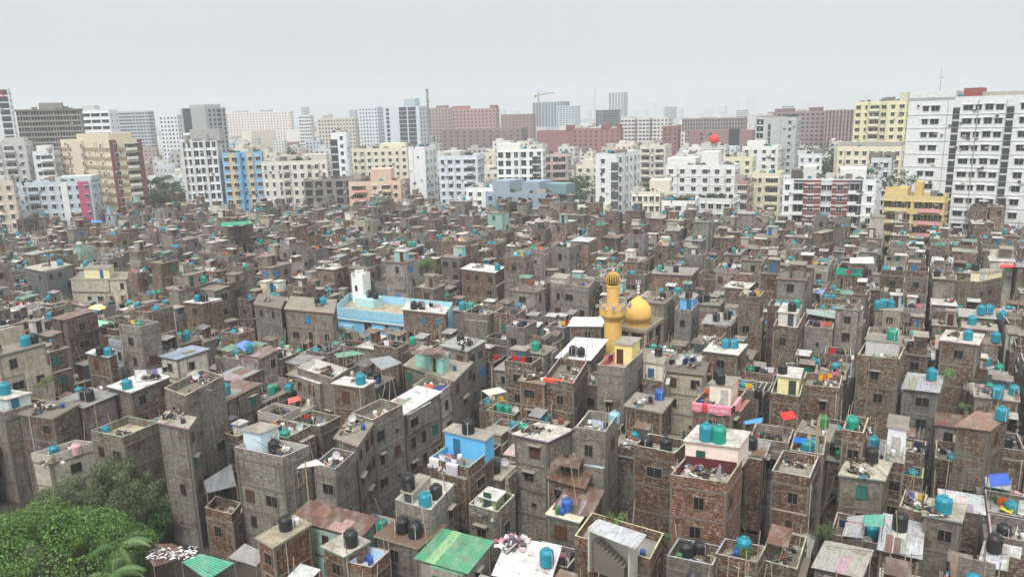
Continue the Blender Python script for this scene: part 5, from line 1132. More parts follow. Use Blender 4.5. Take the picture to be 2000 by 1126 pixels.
px_bush(660, 658, 5.0, 1.8, 900, 0.24, [S(86, 116, 70), S(72, 98, 60)], 'low green bushes along the foot of the blue wall', 41)
# ------------------------------------------------------------------ unremarkable blocks filling the rows between
R = random.Random(77)
def apt_fill(D, x, wpx, ytop, col):
    return apt(None, x, x + wpx * 0.8, x + wpx, ytop, D, col, nf=None, rot=R.choice((14, 22, 28, 33)), st=R.choice((3.0, 3.15, 3.3)), ww=R.choice((1.1, 1.4, 1.7)),
               pent=((0.15, 0.5, 0.2, 0.7, R.uniform(2.2, 3.2), col),) if R.random() < 0.8 else (), garden=R.choice((0, 0, 0, 2)), mat=R.choice(('paint', 'paint', 'plaster')),
               balc=(('F', 0.3, 0.6, col, 1.0),) if R.random() < 0.4 and D < 340 else (), bands=(tuple(c * 0.85 for c in col), 0.3) if R.random() < 0.4 else None)
FC = [S(222, 222, 218), S(216, 212, 200), S(214, 214, 210), S(216, 211, 194), S(206, 210, 214), S(196, 196, 190), S(224, 214, 204), S(200, 208, 214), S(178, 176, 170), S(200, 190, 174), S(222, 222, 218), S(170, 150, 140)]
NH = len(APTS); FILL = []
LANE = [(x, KEEPY) for x, KEEPY in ()]
for D, lo, hi in ((268, 10, 19), (284, 10, 20), (300, 12, 22), (318, 10, 20), (335, 13, 24), (355, 10, 20), (375, 13, 26), (397, 11, 20), (420, 14, 27), (447, 12, 22), (475, 14, 28), (505, 13, 24), (540, 15, 28), (580, 14, 24), (620, 15, 30), (670, 14, 24), (720, 16, 32), (840, 16, 36)):
    x = -30.0
    while x < 2020:
        wm = R.uniform(8.5, 17); wpx = wm * FPX / D * 1.15; xm = x + wpx / 2
        hz = 226 - (xm - 1000) * 0.0262; hh = R.uniform(lo, hi) * (0.8 if xm < 330 else 1); yt = hz + (CAMZ - hh) * FPX / D * 1.03
        ze = edge_y(xm); Dmin = (CAMZ - 11) / math.tan(math.atan(max(20, ze - hz) / FPX)) + 8
        step = wpx + R.uniform(2, 12) * 300 / D
        if D < Dmin: x += step; continue
        o = apt_fill(D, x, wpx, yt, R.choice(FC)); APTS.pop(); ok = True
        P2 = inset(o.poly, 0.3)
        for q in APTS:
            if abs(q.D - o.D) < 60 and overlap(P2, q.poly): ok = False; break
            if q.spec['label'] and o.D < q.D and o.x[1] > q.x[0] + 3 and o.x[0] < q.x[1] - 3:
                zt = at_d(min(max(xm, q.x[0]), q.x[1]), q.ybot, o.D).z
                if o.H > zt: o.H = zt
        if 1395 - 30 < xm < 1395 + 30 and D < 460: ok = False
        if ok and o.H > 7 and not ((270 < xm < 348 and D < 420) or (1112 < xm < 1162 and D < 420) or (1570 < xm < 1650 and D < 480 and D > 300) or (1210 < xm < 1260 and 250 < D < 420)):
            o.seed = R.randrange(10 ** 6); APTS.append(o); FILL.append(o)
        x += step
print('apartment blocks', NH, len(FILL))
AB = np.full((BH, BW), -1, np.int32)
for i in sorted(range(len(APTS)), key=lambda i: -APTS[i].D): fill(hull([tuple(c / 2 for c in proj((p[0], p[1], z))) for p in APTS[i].poly for z in (0, APTS[i].H)]), i, AB)
AB[IDB >= 0] = -2
ar = np.bincount(AB[AB >= 0].ravel(), minlength=len(APTS))
for i, o in enumerate(APTS): o.area = int(ar[i])
keepf = sorted([o for o in FILL if o.area > 12], key=lambda o: -o.area)[:225]; ks = set(id(o) for o in keepf); small = [o for o in FILL if id(o) not in ks and o.area > 0]; FILL = keepf
APTS = [o for o in APTS if o.spec['label'] or id(o) in ks]
print('apartment blocks kept', len(APTS), 'small', len(small))
for o in APTS: build_apt(o, o.seed)
CN = [((222, 222, 218), 'white'), ((216, 212, 200), 'off-white'), ((214, 214, 210), 'pale grey'), ((216, 211, 194), 'cream'), ((206, 210, 214), 'bluish grey'), ((196, 196, 190), 'grey'), ((224, 214, 204), 'pinkish white'), ((200, 208, 214), 'pale blue-grey'), ((178, 176, 170), 'dull grey'), ((200, 190, 174), 'tan'), ((170, 150, 140), 'brown')]
for o in FILL:
    nm = min(CN, key=lambda c: sum(abs(a - b) for a, b in zip(S(*c[0]), o.spec['col'])))[1]
    sz = 'low' if o.H < 15 else 'mid-height' if o.H < 22 else 'tall'
    look = f"{sz} {nm} block" + (' with balconies' if o.spec['balc'] else ' with a roof room' if o.spec['pent'] else '')
    m_ = (o.C + o.F) / 2; ITEMS.append((o.root, look, 'apartment block', 'apartment blocks beyond the settlement', proj((m_.x, m_.y, o.H)), o.D))

# hazy towers on the far skyline
R = random.Random(9); k = 0
for px, w, yt, D in ((1262, 8, 214, 2300), (1275, 12, 200, 2600), (1300, 14, 206, 2200), (1330, 10, 212, 1900), (1350, 22, 188, 3000), (1412, 18, 206, 2000), (1440, 16, 194, 2800), (1470, 26, 190, 3100), 
                     (1520, 18, 178, 3200), (1575, 16, 200, 2500), (1600, 20, 202, 2400), (1700, 24, 186, 2900), (1736, 18, 182, 3100), (1150, 12, 214, 2300), (1240, 10, 216, 2400), (982, 14, 214, 1900), (1010, 12, 216, 2200),
                     (596, 16, 208, 1500), (640, 18, 222, 1700), (280, 24, 216, 1500), (330, 18, 224, 1600), (470, 30, 216, 1600), (520, 26, 214, 1700), (560, 18, 220, 1500), (640, 20, 224, 1500), (690, 16, 214, 1700), (900, 20, 212, 1900), (1310, 24, 208, 1750), (1390, 26, 212, 1850), (1450, 22, 214, 1650), (1540, 24, 206, 1750)):
    if D >= 1800: D *= 1.9
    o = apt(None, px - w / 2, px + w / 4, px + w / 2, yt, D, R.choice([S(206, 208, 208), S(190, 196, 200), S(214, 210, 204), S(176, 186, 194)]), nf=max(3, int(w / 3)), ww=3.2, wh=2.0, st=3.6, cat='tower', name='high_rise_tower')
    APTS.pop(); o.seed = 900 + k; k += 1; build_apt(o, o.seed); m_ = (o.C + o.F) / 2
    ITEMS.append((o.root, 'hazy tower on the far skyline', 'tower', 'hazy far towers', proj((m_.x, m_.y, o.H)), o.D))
# the endless low city beyond, and its trees: seen as one mass
far = MB(); rr = random.Random(4)
for o in small:
    far.prism(o.poly, 0, o.H, M['paint'], o.spec['col'], M['roof'], S(160, 156, 148), uo=rr.uniform(0, 99)); d = o.C - o.L; w_ = d.length; d = d / w_; an = math.atan2(d.y, d.x)
    for z in range(3):
        for t in range(int(w_ / 3)): p = o.L + d * (1.5 + 3 * t); far.box((p.x, p.y, o.H - 3.2 - 3 * z), 1.3, 0.12, 1.3, M['glass'], S(50, 55, 60), an)
for k in range(3400):
    D = 860 + 4200 * rr.random() ** 1.5; az = math.radians(rr.uniform(-38, 38)); x, y = D * math.sin(az), D * math.cos(az); hh = rr.choice((8, 12, 16, 20, 24, 28)) * rr.uniform(0.8, 1.15)
    if rr.random() < 0.05: hh *= 1.4
    c = rr.choice([S(222, 222, 218), S(206, 204, 198), S(190, 186, 180), S(214, 206, 190), S(150, 120, 112), S(176, 182, 186)])
    far.box((x, y, 0), rr.uniform(12, 30), rr.uniform(12, 26), hh, M['paint'], c, rr.uniform(0, 1.5))
    for q in range(int(hh / 3.4)): far.box((x, y - 0.01, hh - 2.4 - q * 3.4), 0.1, 0.1, 0.1, M['glass'], DK) if False else None
tag(far.build('distant_city'), 'endless low pale city blocks fading into the haze', kind='stuff')
ft = MB(); rr = random.Random(6)
for k in range(330):
    D = 430 + 1300 * rr.random(); az = math.radians(rr.uniform(-36, 36)); x, y = D * math.sin(az), D * math.cos(az); r = rr.uniform(4, 8)
    leaf_cloud(ft, [((x + rr.uniform(-6, 6), y + rr.uniform(-5, 5), 6 + rr.uniform(0, 6)), r * rr.uniform(0.5, 0.9)) for q in range(4)], 70, 3.0, G3, rr, 0.6)
tag(ft.build('distant_trees'), 'dark green trees scattered among the far buildings', kind='stuff')
def far_tree(px, py, D, r, n, size, label, seed, cols=G3):
    p = at_d(px, py, D); rr = random.Random(seed); bl = [((rr.uniform(-r, r), rr.uniform(-r, r) * 0.6, p.z - r * 0.5 + rr.uniform(-r, r * 0.4)), r * rr.uniform(0.25, 0.5)) for k in range(16)]
    tree('street_tree', (p.x, p.y, 0), p.z, bl, n, size, cols, label, 'tree', 'trees among the apartment blocks', seed, 0.35, 0.5)
far_tree(1140, 350, 300, 9, 3000, 0.9, 'big dark tree beside the tall narrow white tower', 51); far_tree(1122, 375, 285, 6, 1500, 0.8, 'lower dark tree under the slate blue block corner', 52)
far_tree(1600, 285, 430, 12, 2200, 1.3, 'dark tree clump in front of the red brick block', 53); far_tree(1640, 280, 440, 10, 1800, 1.3, 'second dark tree clump before the red striped slab', 54)
far_tree(1690, 318, 250, 5, 900, 0.7, 'small tree beside the pale grey narrow house', 55); far_tree(1758, 330, 240, 4, 700, 0.7, 'small tree squeezed against the huge white tower', 56)
far_tree(1245, 285, 420, 10, 1600, 1.2, 'dark trees behind the narrow white tower', 57); far_tree(1255, 345, 290, 4.5, 900, 0.7, 'shaded tree below the pale brown balcony block', 58)
for k, (px, py, D, hz_) in enumerate(((292, 356, 330, 1), (318, 350, 335, 1), (340, 372, 322, 1), (305, 378, 318, 1))):
    p = at_d(px, py, D); palm((p.x, p.y, 0), max(5, p.z), 5.2, 17, ['tall dark palm nearest the red striped tower', 'dark palm second from the red striped tower', 'dark palm nearest the tall white block', 'short dark palm low in the palm clump'][k], 60 + k, 'palms between the towers', [S(62, 86, 62), S(76, 98, 70)], 0.3, 0.8)

far_tree(300, 372, 350, 6.5, 2600, 0.8, 'dark shrubby trees below the palm clump', 71); far_tree(325, 352, 360, 5.0, 1600, 0.8, 'dark trees filling in behind the palms', 72)
far_tree(1138, 372, 300, 7.5, 2600, 0.8, 'broad dark tree before the narrow white tower', 73); far_tree(1570, 300, 400, 8, 1800, 1.0, 'dark tree beside the grey concrete block', 74)
far_tree(560, 290, 330, 4.5, 900, 0.7, 'roof high tree above the cream block', 75); far_tree(1020, 300, 420, 8, 1400, 1.1, 'dark trees between the pink block and the brick hall', 76); far_tree(1490, 430, 250, 4, 900, 0.6, 'small tree in the lane beside the cream tower', 77)
# ------------------------------------------------------------------ water tanks
def tank_mesh(col, r=0.56, h=0.98):
    b = MB(); pr = [(0, 0), (r, 0)]; n = 5
    for k in range(n): z = h * k / n; pr += [(r, z + 0.02), (r * 1.025, z + h / n * 0.35), (r * 1.025, z + h / n * 0.65), (r, z + h / n * 0.98)]
    pr += [(r, h), (r * 0.92, h + 0.1), (r * 0.45, h + 0.26), (r * 0.36, h + 0.28)]
    b.lathe(pr, M['plastic'], col, 18)
    l_ = MB(); l_.lathe([(r * 0.4, h + 0.24), (r * 0.4, h + 0.36), (r * 0.3, h + 0.4), (0, h + 0.41)], M['plastic'], tuple(c * 0.85 for c in col), 14)
    for k in range(6): a = k * math.pi / 3; l_.box((r * 0.7 * math.cos(a), r * 0.7 * math.sin(a), h + 0.12), r * 0.5, 0.05, 0.08, M['plastic'], col, a)
    p = MB(); p.rod((r * 1.12, 0, 0.02), (r * 1.12, 0, h + 0.1), 0.03, M['metal'], S(205, 205, 200), 6); p.rod((r * 1.12, 0, h + 0.1), (r * 0.7, 0, h + 0.18), 0.03, M['metal'], S(205, 205, 200), 6)
    return b.mesh('body', True), l_.mesh('lid'), p.mesh('pipe')
TC = {'teal': S(24, 138, 158), 'green': S(20, 150, 128), 'black': S(34, 36, 38), 'blue': S(40, 92, 170), 'pale blue': S(150, 195, 215), 'pink': S(215, 170, 172), 'dark green': S(40, 130, 78)}
TM = {k: tank_mesh(c) for k, c in TC.items()}; _bt = {}
NT_ = 0; TPOS = []
def tank(p, col, sc=1.0, label=None):
    global NT_
    if any((p - q).length < 0.95 for q in TPOS): return None
    o = bpy.data.objects.new('water_tank', None); COL.objects.link(o); o.location = p; o.rotation_euler = (0, 0, R.uniform(0, 6.28)); o.scale = (sc, sc, sc * R.uniform(0.9, 1.1))
    for n, me in zip(('body', 'lid', 'pipe'), TM[col]): link(n, me, o)
    NT_ += 1; TPOS.append(p)
    if label: tag(o, label, 'water tank', 'rooftop water tanks')
    else: ITEMS.append((o, f'{col} plastic water tank', 'water tank', 'rooftop water tanks', proj((p.x, p.y, p.z + 0.7)), p.length))
    return o
T_, B_, Gn = 'teal', 'black', 'green'
TANKS = [(118, 518, T_, 1.3), (130, 517, T_, 1), (187, 518, B_, 1), (200, 518, B_, 1), (290, 528, T_, 1), (367, 531, T_, 1), (398, 540, Gn, 1.2), (372, 588, T_, 1), (386, 588, B_, 1.2), (398, 585, B_, 1.2), (418, 581, T_, 1), (171, 584, B_, 1), (184, 581, B_, 1), (292, 568, T_, 1),
 (365, 641, Gn, 1), (378, 641, Gn, 1), (51, 674, T_, 1.25), (68, 669, B_, 1), (120, 684, T_, 1), (363, 670, T_, 1), (428, 669, T_, 1), (412, 668, T_, .9), (205, 651, B_, 1), (216, 651, B_, 1), (472, 690, T_, 1), (486, 687, T_, 1), (98, 718, T_, 1.1), (197, 692, B_, 1), (212, 693, T_, 1),
 (249, 758, T_, 1.15), (11, 769, T_, 1.1), (208, 847, T_, .8), (107, 882, T_, .95), (150, 892, 'pink', 1.15), (705, 749, T_, 1.2), (565, 771, T_, 1), (508, 768, B_, 1), (536, 880, B_, 1.1), (866, 706, B_, 1), (724, 724, B_, .9), (900, 668, B_, 1), (640, 681, B_, 1),
 (915, 838, B_, 1.3), (625, 786, B_, 1), (790, 945, B_, 1.15), (831, 986, T_, 1.2), (852, 971, B_, 1.15), (559, 1032, B_, 1.2), (686, 1064, B_, 1.15), (786, 1037, B_, 1.1), (811, 1046, B_, 1.1), (1224, 671, B_, 1.1), (1243, 674, B_, 1.1), (1119, 691, B_, 1), (1135, 693, B_, 1),
 (1286, 694, B_, .9), (1417, 678, T_, 1), (1434, 679, T_, 1), (1431, 667, B_, 1), (1388, 740, B_, 1), (1407, 742, B_, 1), (1465, 732, 'dark green', 1), (1288, 779, 'blue', 1), (1200, 812, 'pale blue', 1), (1379, 858, T_, 1.3), (1404, 862, Gn, 1.3), (1263, 876, B_, 1.15), (1301, 880, B_, 1.15),
 (1106, 912, B_, 1.15), (1340, 1086, B_, 1.25), (1068, 1101, T_, 1.15), (1452, 1068, T_, 1.1), (1107, 990, 'blue', 1), (1528, 734, B_, 1), (1708, 672, B_, 1), (1742, 675, Gn, 1.1), (1890, 663, T_, 1), (1936, 675, T_, 1.1), (1926, 702, T_, 1), (1965, 730, Gn, 1.2), (1819, 734, T_, 1.1),
 (1875, 765, B_, 1), (1947, 782, T_, 1.1), (1955, 818, T_, 1.2), (1663, 839, Gn, 1.3), (1753, 846, Gn, 1.25), (1608, 832, 'dark green', 1), (1575, 885, T_, 1.15), (1632, 869, B_, 1.1), (1702, 895, B_, 1.15), (1810, 893, B_, 1.1), (1841, 998, T_, 1.45), (1757, 1032, B_, 1.2), (1887, 1062, B_, 1.15),
 (1940, 1074, B_, 1.2), (1705, 1112, B_, 1.15), (1990, 852, B_, 1.2), (1653, 462, T_, 1), (1637, 456, T_, 1), (1675, 442, T_, 1), (1890, 470, T_, 1.1), (1900, 470, T_, 1.1), (1720, 526, T_, 1.1), (1751, 517, T_, 1.1), (1642, 513, T_, 1), (1650, 513, B_, 1), (1888, 527, Gn, 1.1), (1905, 528, B_, 1.1),
 (1563, 601, Gn, 1.1), (1547, 601, B_, 1.1), (1525, 631, B_, 1.1), (1541, 633, B_, 1.1), (1713, 596, T_, 1), (1716, 608, T_, 1.1), (1732, 608, T_, 1.1), (1815, 602, B_, 1.1), (1870, 598, T_, 1.1), (1931, 593, T_, 1.1), (1898, 621, T_, 1.1), (1916, 619, T_, 1.1), (1950, 616, T_, 1.1), (1780, 609, B_, 1.1),
 (1345, 575, B_, 1), (1366, 572, B_, 1), (1380, 570, B_, 1), (1420, 622, B_, 1.1), (1032, 504, T_, 1.1), (1146, 496, T_, 1.2), (1098, 511, Gn, 1.1), (1010, 526, Gn, 1.1), (1130, 534, B_, 1), (1208, 469, T_, 1.1), (1280, 528, Gn, 1), (1292, 526, B_, 1), (1320, 531, B_, 1), (1250, 568, T_, 1.1), (1295, 571, B_, 1),
 (1380, 441, T_, 1.2), (632, 466, T_, 1.1), (615, 456, Gn, 1.1), (595, 463, T_, 1), (806, 559, T_, 1.1), (773, 561, T_, 1), (632, 588, T_, 1.2), (620, 586, B_, 1), (809, 603, B_, 1), (895, 596, T_, 1.1), (919, 586, Gn, 1.1), (954, 581, T_, 1), (972, 521, T_, 1.1), (793, 481, Gn, 1), (817, 481, Gn, 1),
 (995, 491, T_, 1.1), (742, 448, T_, 1), (1366, 1064, B_, .9), (1597, 768, B_, .9), (1480, 775, B_, .9), (1322, 784, B_, 1), (1988, 770, T_, 1), (1786, 560, T_, 1), (1830, 545, B_, 1), (1600, 545, T_, 1), (1470, 545, T_, 1), (1485, 546, T_, 1), (1500, 560, B_, 1), (1440, 520, B_, 1), (1560, 500, T_, 1), (1590, 470, B_, 1)]
R = random.Random(15)
for px, py, c, s in TANKS:
    r_ = None
    for dx, dy in ((0, 0), (0, 6), (0, -6), (8, 0), (-8, 0), (0, 12), (0, -12), (8, 8), (-8, 8), (8, -8), (-8, -8), (0, 18), (14, 0), (-14, 0)):
        q_ = roof_at(px + dx, py + dy)
        if q_ and shown(px + dx, py + dy - 5, q_[1]) and not any((q_[0] - t_).length < 0.95 for t_ in TPOS): r_ = q_; break
    if r_ is None: r_ = roof_at(px, py)
    if r_ is None: continue
    tank(r_[0], c, s if s < 1.15 else 1.08 + (s - 1.15) * 0.5)
for dx, y in ((-0.9, 0.2), (0.7, -0.2)): tank(Vector((HB.x + V.x * (dx + 1.0), HB.y + V.y * (dx + 1.0) + y, 9.6)), B_, 1.1)
hero_n = NT_
cand = [h for h in BIG if not h.hero and h.D > 62]; R.shuffle(cand)
for h in cand:
    if NT_ >= 297: break
    if R.random() < 0.1: continue
    a, b = R.uniform(0.2, 0.8), R.uniform(0.15, 0.6); z = h.zr
    if h.rooms:
        rm = h.rooms[0]
        if R.random() < 0.6: a, b, z = (rm[0] + rm[1]) / 2, (rm[2] + rm[3]) / 2, h.zr + rm[4] + 0.14
    p = pt(h, a, b); c = R.choices((T_, B_, Gn), (46, 42, 12))[0]
    for k in range(R.choice((1, 2, 2))):
        q = Vector((p.x + V.x * 1.2 * k, p.y + V.y * 1.2 * k, z)); 
        if inside((q.x, q.y), inset(h.poly, 0.5)) and shown(*proj((q.x, q.y, q.z + 0.9)), h): tank(q, c if R.random() < 0.8 else B_)
print('tanks', hero_n, NT_)
for h in HOUSES:                                   # the far part of the settlement carries its own tanks and clutter
    if h.i in bigset: continue
    rr = random.Random(h.seed + 5)
    for k in range(rr.choice((0, 1, 1, 2, 2))):
        p = pt(h, rr.uniform(0.15, 0.85), rr.uniform(0.15, 0.85)); mass.lathe([(0.55, 0), (0.55, 1.0), (0.2, 1.25), (0, 1.3)], M['plastic'], rr.choice([TC[T_], TC[B_], TC[T_], TC[B_], TC[Gn]]), 8, (p.x, p.y, h.zr))
    if h.roof != 'tin' and not h.rooms and rr.random() < 0.45:
        a0, b0 = rr.choice((0.05, 0.45)), rr.choice((0.1, 0.5)); z = h.zr; g = [[pt(h, a0 + .5, b0), pt(h, a0, b0)], [pt(h, a0 + .5, b0 + .45), pt(h, a0, b0 + .45)]]
        mass.sheet([[(p.x, p.y, z + 1.9 + 0.25 * i) for p in row] for i, row in enumerate(g)], M['tin'], rr.choice(TINC), 0.03); a, b = g[1]; m_ = (a + b) / 2; d = b - a
        mass.box((m_.x, m_.y, z), d.length, 0.06, 1.95, M['tin'], rr.choice([S(150, 140, 128), S(130, 160, 160), S(120, 84, 66), S(190, 186, 176)]), math.atan2(d.y, d.x))
    for k in range(rr.choice((9, 14, 20))):
        p = pt(h, rr.uniform(0.1, 0.9), rr.uniform(0.1, 0.9))
        if rr.random() < 0.3: mass.rod((p.x, p.y, h.zr - 0.1), (p.x + rr.uniform(-.4, .4), p.y + rr.uniform(-.4, .4), h.zr + rr.uniform(1.5, 3.5)), 0.05, M['wood'], S(170, 155, 130), 4)
        else: mass.box((p.x, p.y, h.zr - 0.02), rr.uniform(0.2, 1.3), rr.uniform(0.2, 0.8), rr.uniform(0.12, 0.8), M['cloth'], rr.choice(JUNKC if False else [S(90, 84, 76), S(166, 160, 150), S(44, 43, 42), S(222, 220, 216), S(232, 231, 228), S(110, 92, 78), S(60, 120, 130), S(150, 80, 70), S(40, 40, 42), S(200, 196, 188), S(196, 150, 160)]), rr.uniform(0, 3))
tag(mass.build('settlement_houses_beyond'), 'dense mass of small brick houses stretching to the apartment blocks', kind='stuff')

# ------------------------------------------------------------------ roof clutter: junk heaps, bamboo poles, washing, tarps
JC = [S(226, 225, 221), S(214, 212, 206), S(40, 40, 42), S(96, 88, 78), S(150, 143, 130), S(62, 60, 58), S(196, 192, 184), S(112, 90, 74), S(128, 120, 108), S(84, 76, 66), S(70, 68, 66), S(170, 160, 140), S(74, 120, 140), S(150, 84, 76)]
def junk_mesh(seed, n=26, w=1.0, cols=JC):
    rr = random.Random(seed); b = MB()
    for k in range(n):
        x, y = rr.gauss(0, 0.45) * w, rr.gauss(0, 0.4) * w; z = max(0, 0.45 - math.hypot(x, y) * 0.4) * rr.random(); t = Matrix.Rotation(rr.uniform(-0.6, 0.6), 3, 'X') @ Matrix.Rotation(rr.uniform(-0.5, 0.5), 3, 'Y')
        kind = rr.random()
        if kind < 0.25: b.rod((x - rr.uniform(.2, .9), y - .2, z + .05), (x + rr.uniform(.2, .9), y + rr.uniform(-.4, .6), z + rr.uniform(0.05, .5)), rr.uniform(.02, .045), M['wood'], rr.choice(JC), 5)
        elif kind < 0.75: b.box((x, y, z), rr.uniform(.12, .5), rr.uniform(.1, .4), rr.uniform(.06, .35), M['cloth'], rr.choice(cols), rr.uniform(0, 3), t)
        else: b.box((x, y, z + .02), rr.uniform(.4, 1.1), rr.uniform(.12, .6), .03, M['wood'], rr.choice(cols), rr.uniform(0, 3), t)
    return b.mesh('junk_heap')
JM = [junk_mesh(s) for s in range(10)]; CLJ = [S(220, 220, 222), S(60, 60, 70), S(180, 120, 130), S(120, 120, 126), S(210, 190, 190), S(90, 90, 100), S(200, 196, 190)]
RAG = [junk_mesh(50 + s, 44, 1.3, CLJ) for s in range(3)]
R = random.Random(31); nj = 0
def put_junk(p, me, sc, look, label=None):
    o = link('junk_heap', me, None, p, R.uniform(0, 6.28), (sc, sc, sc))
    if label: tag(o, label, 'junk heap', 'heaps of odds and ends on the roofs')
    else: ITEMS.append((o, look, 'junk heap', 'heaps of odds and ends on the roofs', proj((p.x, p.y, p.z + 0.3)), p.length))
for px, py, k, lb in ((1265, 800, 0, 'big heap of rags and rubbish covering a brick house roof'), (1345, 915, 1, 'pile of dark and white washing on the maroon terrace edge'), (1290, 770, 2, 'grey heap of rubbish behind the red cloth balcony'), (395, 740, 1, 'heap of white sacks in the open top of the tall grey house'), (868, 905, 2, 'heap of clothes on the blue walled terrace'), (1000, 1060, 2, 'dark heap of sheets beside the white sheet roof')):
    r_ = roof_at(px, py)
    if r_: put_junk(r_[0], RAG[k], 1.2, '', lb)
jl = ['small heap of grey odds and ends', 'heap of boards and sacks', 'scatter of bricks and sticks', 'heap of pale scrap', 'pile of dark scrap']
for h in sorted(BIG, key=lambda h: h.D):
    if nj >= 280: break
    for k in range(2 if h.D < 120 else 1):
        a, b = R.uniform(0.2, 0.8), R.uniform(0.15, 0.85); p = pt(h, a, b); p.z = h.zr
        if h.hero and h.hero.startswith(('grey house with a clean', 'house under', 'brick cell')): continue
        if any((p - q).length < 0.8 for q in TPOS): continue
        if any(inside((p.x, p.y), room_poly(h, rm)) for rm in h.rooms): continue
        if h.roof == 'tin' or not shown(*proj((p.x, p.y, p.z + 0.2)), h): continue
        i = R.randrange(10); put_junk(p, JM[i], R.uniform(0.7, 1.35), jl[i % 5]); nj += 1
# bamboo poles
PM = {}
for ln in (2.6, 3.4, 4.4):
    b = MB(); b.rod((0, 0, -0.05), (0.06 * ln, 0.02, ln), 0.045, M['wood'], S(178, 164, 138), 6, 0.035); PM[ln] = b.mesh('bamboo_pole')
npole = 0
for h in sorted(BIG, key=lambda h: h.D):
    for k in range(R.choice((1, 2, 2, 3)) if h.D < 130 else R.choice((0, 1, 1))):
        if npole >= 285: break
        a, b = R.choice((0.06, 0.94, R.random())), R.choice((0.06, 0.94, R.random())); p = pt(h, a, b); p.z = h.zr - 0.02
        if any(inside((p.x, p.y), room_poly(h, rm)) for rm in h.rooms): p.z = h.zr + h.rooms[0][4] + 0.1
        ln = R.choice(list(PM)); 
        if not shown(*proj((p.x, p.y, p.z + 1.0)), h): continue
        o = link('bamboo_pole', PM[ln], None, p, R.uniform(0, 6.28)); o.rotation_euler = (R.uniform(-0.16, 0.16), R.uniform(-0.16, 0.16), R.uniform(0, 6.28)); npole += 1
        ITEMS.append((o, {2.6: 'short', 3.4: 'leaning', 4.4: 'tall'}[ln] + ' pale bamboo pole', 'pole', 'bamboo poles on the roofs', proj((p.x, p.y, p.z + 1)), p.length))
# drums, lean-to sheets, dishes and slack cables
DM = {}
for k, c in (('blue', S(36, 80, 160)), ('white', S(222, 222, 218)), ('red', S(170, 50, 46)), ('black', S(40, 40, 42)), ('green', S(50, 120, 80))):
    b = MB(); b.lathe([(0, 0), (0.24, 0), (0.26, 0.2), (0.24, 0.4), (0.26, 0.6), (0.23, 0.74), (0.12, 0.78), (0, 0.78)], M['plastic'], c, 12); DM[k] = b.mesh('plastic_drum', True)
R = random.Random(41); nd = 0
def free_spot(h, m_=0.12):
    for _ in range(6):
        p = pt(h, R.uniform(m_, 1 - m_), R.uniform(m_, 1 - m_)); p.z = h.zr
        if any(inside((p.x, p.y), room_poly(h, rm)) for rm in h.rooms) or any((p - q).length < 0.8 for q in TPOS): continue
        if shown(*proj((p.x, p.y, p.z + 0.4)), h): return p
for h in sorted(BIG, key=lambda h: h.D):
    if h.roof == 'tin' or h.D > 175: continue
    for k in range(R.choice((0, 1, 1, 2)) if h.D < 120 else R.choice((0, 0, 1))):
        p = free_spot(h)
        if p is None or nd > 190: continue
        k_ = R.choice(('blue', 'white', 'black', 'blue', 'green', 'white', 'black', 'red')); o = link('plastic_drum', DM[k_], None, p, R.uniform(0, 6), (1, 1, R.uniform(0.6, 1.1))); nd += 1
        ITEMS.append((o, f'{k_} plastic drum', 'drum', 'plastic drums on the roofs', proj((p.x, p.y, p.z + 0.4)), p.length))
LEANC = [('rusty brown', S(112, 78, 62)), ('grey', S(150, 150, 148)), ('whitish', S(206, 205, 200)), ('green', S(96, 140, 118)), ('dull brown', S(124, 104, 88)), ('tan', S(150, 136, 116)), ('dark grey', S(104, 102, 100)), ('rusty brown', S(120, 84, 66))]
nl = 0
for h in sorted(BIG, key=lambda h: h.D):
    if h.hero or h.roof == 'tin' or h.rooms or nl > 110 or R.random() < 0.3: continue
    a0, b0 = R.choice((0.05, 0.4)), R.choice((0.35, 0.5)); a1, b1 = a0 + R.uniform(0.4, 0.55), b0 + R.uniform(0.35, 0.45); z = h.zr
    if any((pt(h, (a0 + a1) / 2, (b0 + b1) / 2) - Vector((q.x, q.y, 0))).length < 2.2 and abs(q.z - z) < 1 for q in TPOS): continue
    c0 = pt(h, (a0 + a1) / 2, (b0 + b1) / 2); c0.z = z; nm, col = R.choice(LEANC); q = MB(); hh = R.uniform(1.7, 2.2)
    g = [[pt(h, a1 + .05, b0 - .08) - c0, pt(h, a0 - .05, b0 - .08) - c0], [pt(h, a1 + .05, b1 + .05) - c0, pt(h, a0 - .05, b1 + .05) - c0]]
    g = [[(p.x, p.y, hh + 0.25 * i + R.uniform(-.05, .05)) for p in (row)] for i, row in enumerate(g)]; o = place_root('sheet_shelter', c0, None, None)
    q.sheet(g, M['tin'], col, 0.03); q.build('sheet_roof', o)
    for i, (a_, b_) in enumerate(((a0, b0), (a1, b0), (a0, b1), (a1, b1))):
        p = pt(h, a_, b_) - c0; s_ = MB(); s_.rod((p.x, p.y, 0), (p.x, p.y, hh + (0.2 if i > 1 else 0)), 0.05, M['wood'], S(150, 132, 108), 5); s_.build('post', o)
    if R.random() < 0.6:
        a, b = pt(h, a1, b1) - c0, pt(h, a0, b1) - c0; s_ = MB(); d = b - a; m_ = (a + b) / 2; s_.box((m_.x, m_.y, 0.02), d.length * 0.96, 0.05, hh, M['tin'], R.choice([S(150, 140, 128), S(130, 160, 160), S(120, 84, 66), S(190, 186, 176)]), math.atan2(d.y, d.x)); s_.build('back_sheet', o)
    ITEMS.append((o, f'{nm} sheet shelter on posts', 'shelter', 'sheet shelters on the roofs', proj((c0.x, c0.y, c0.z + hh)), c0.length)); nl += 1
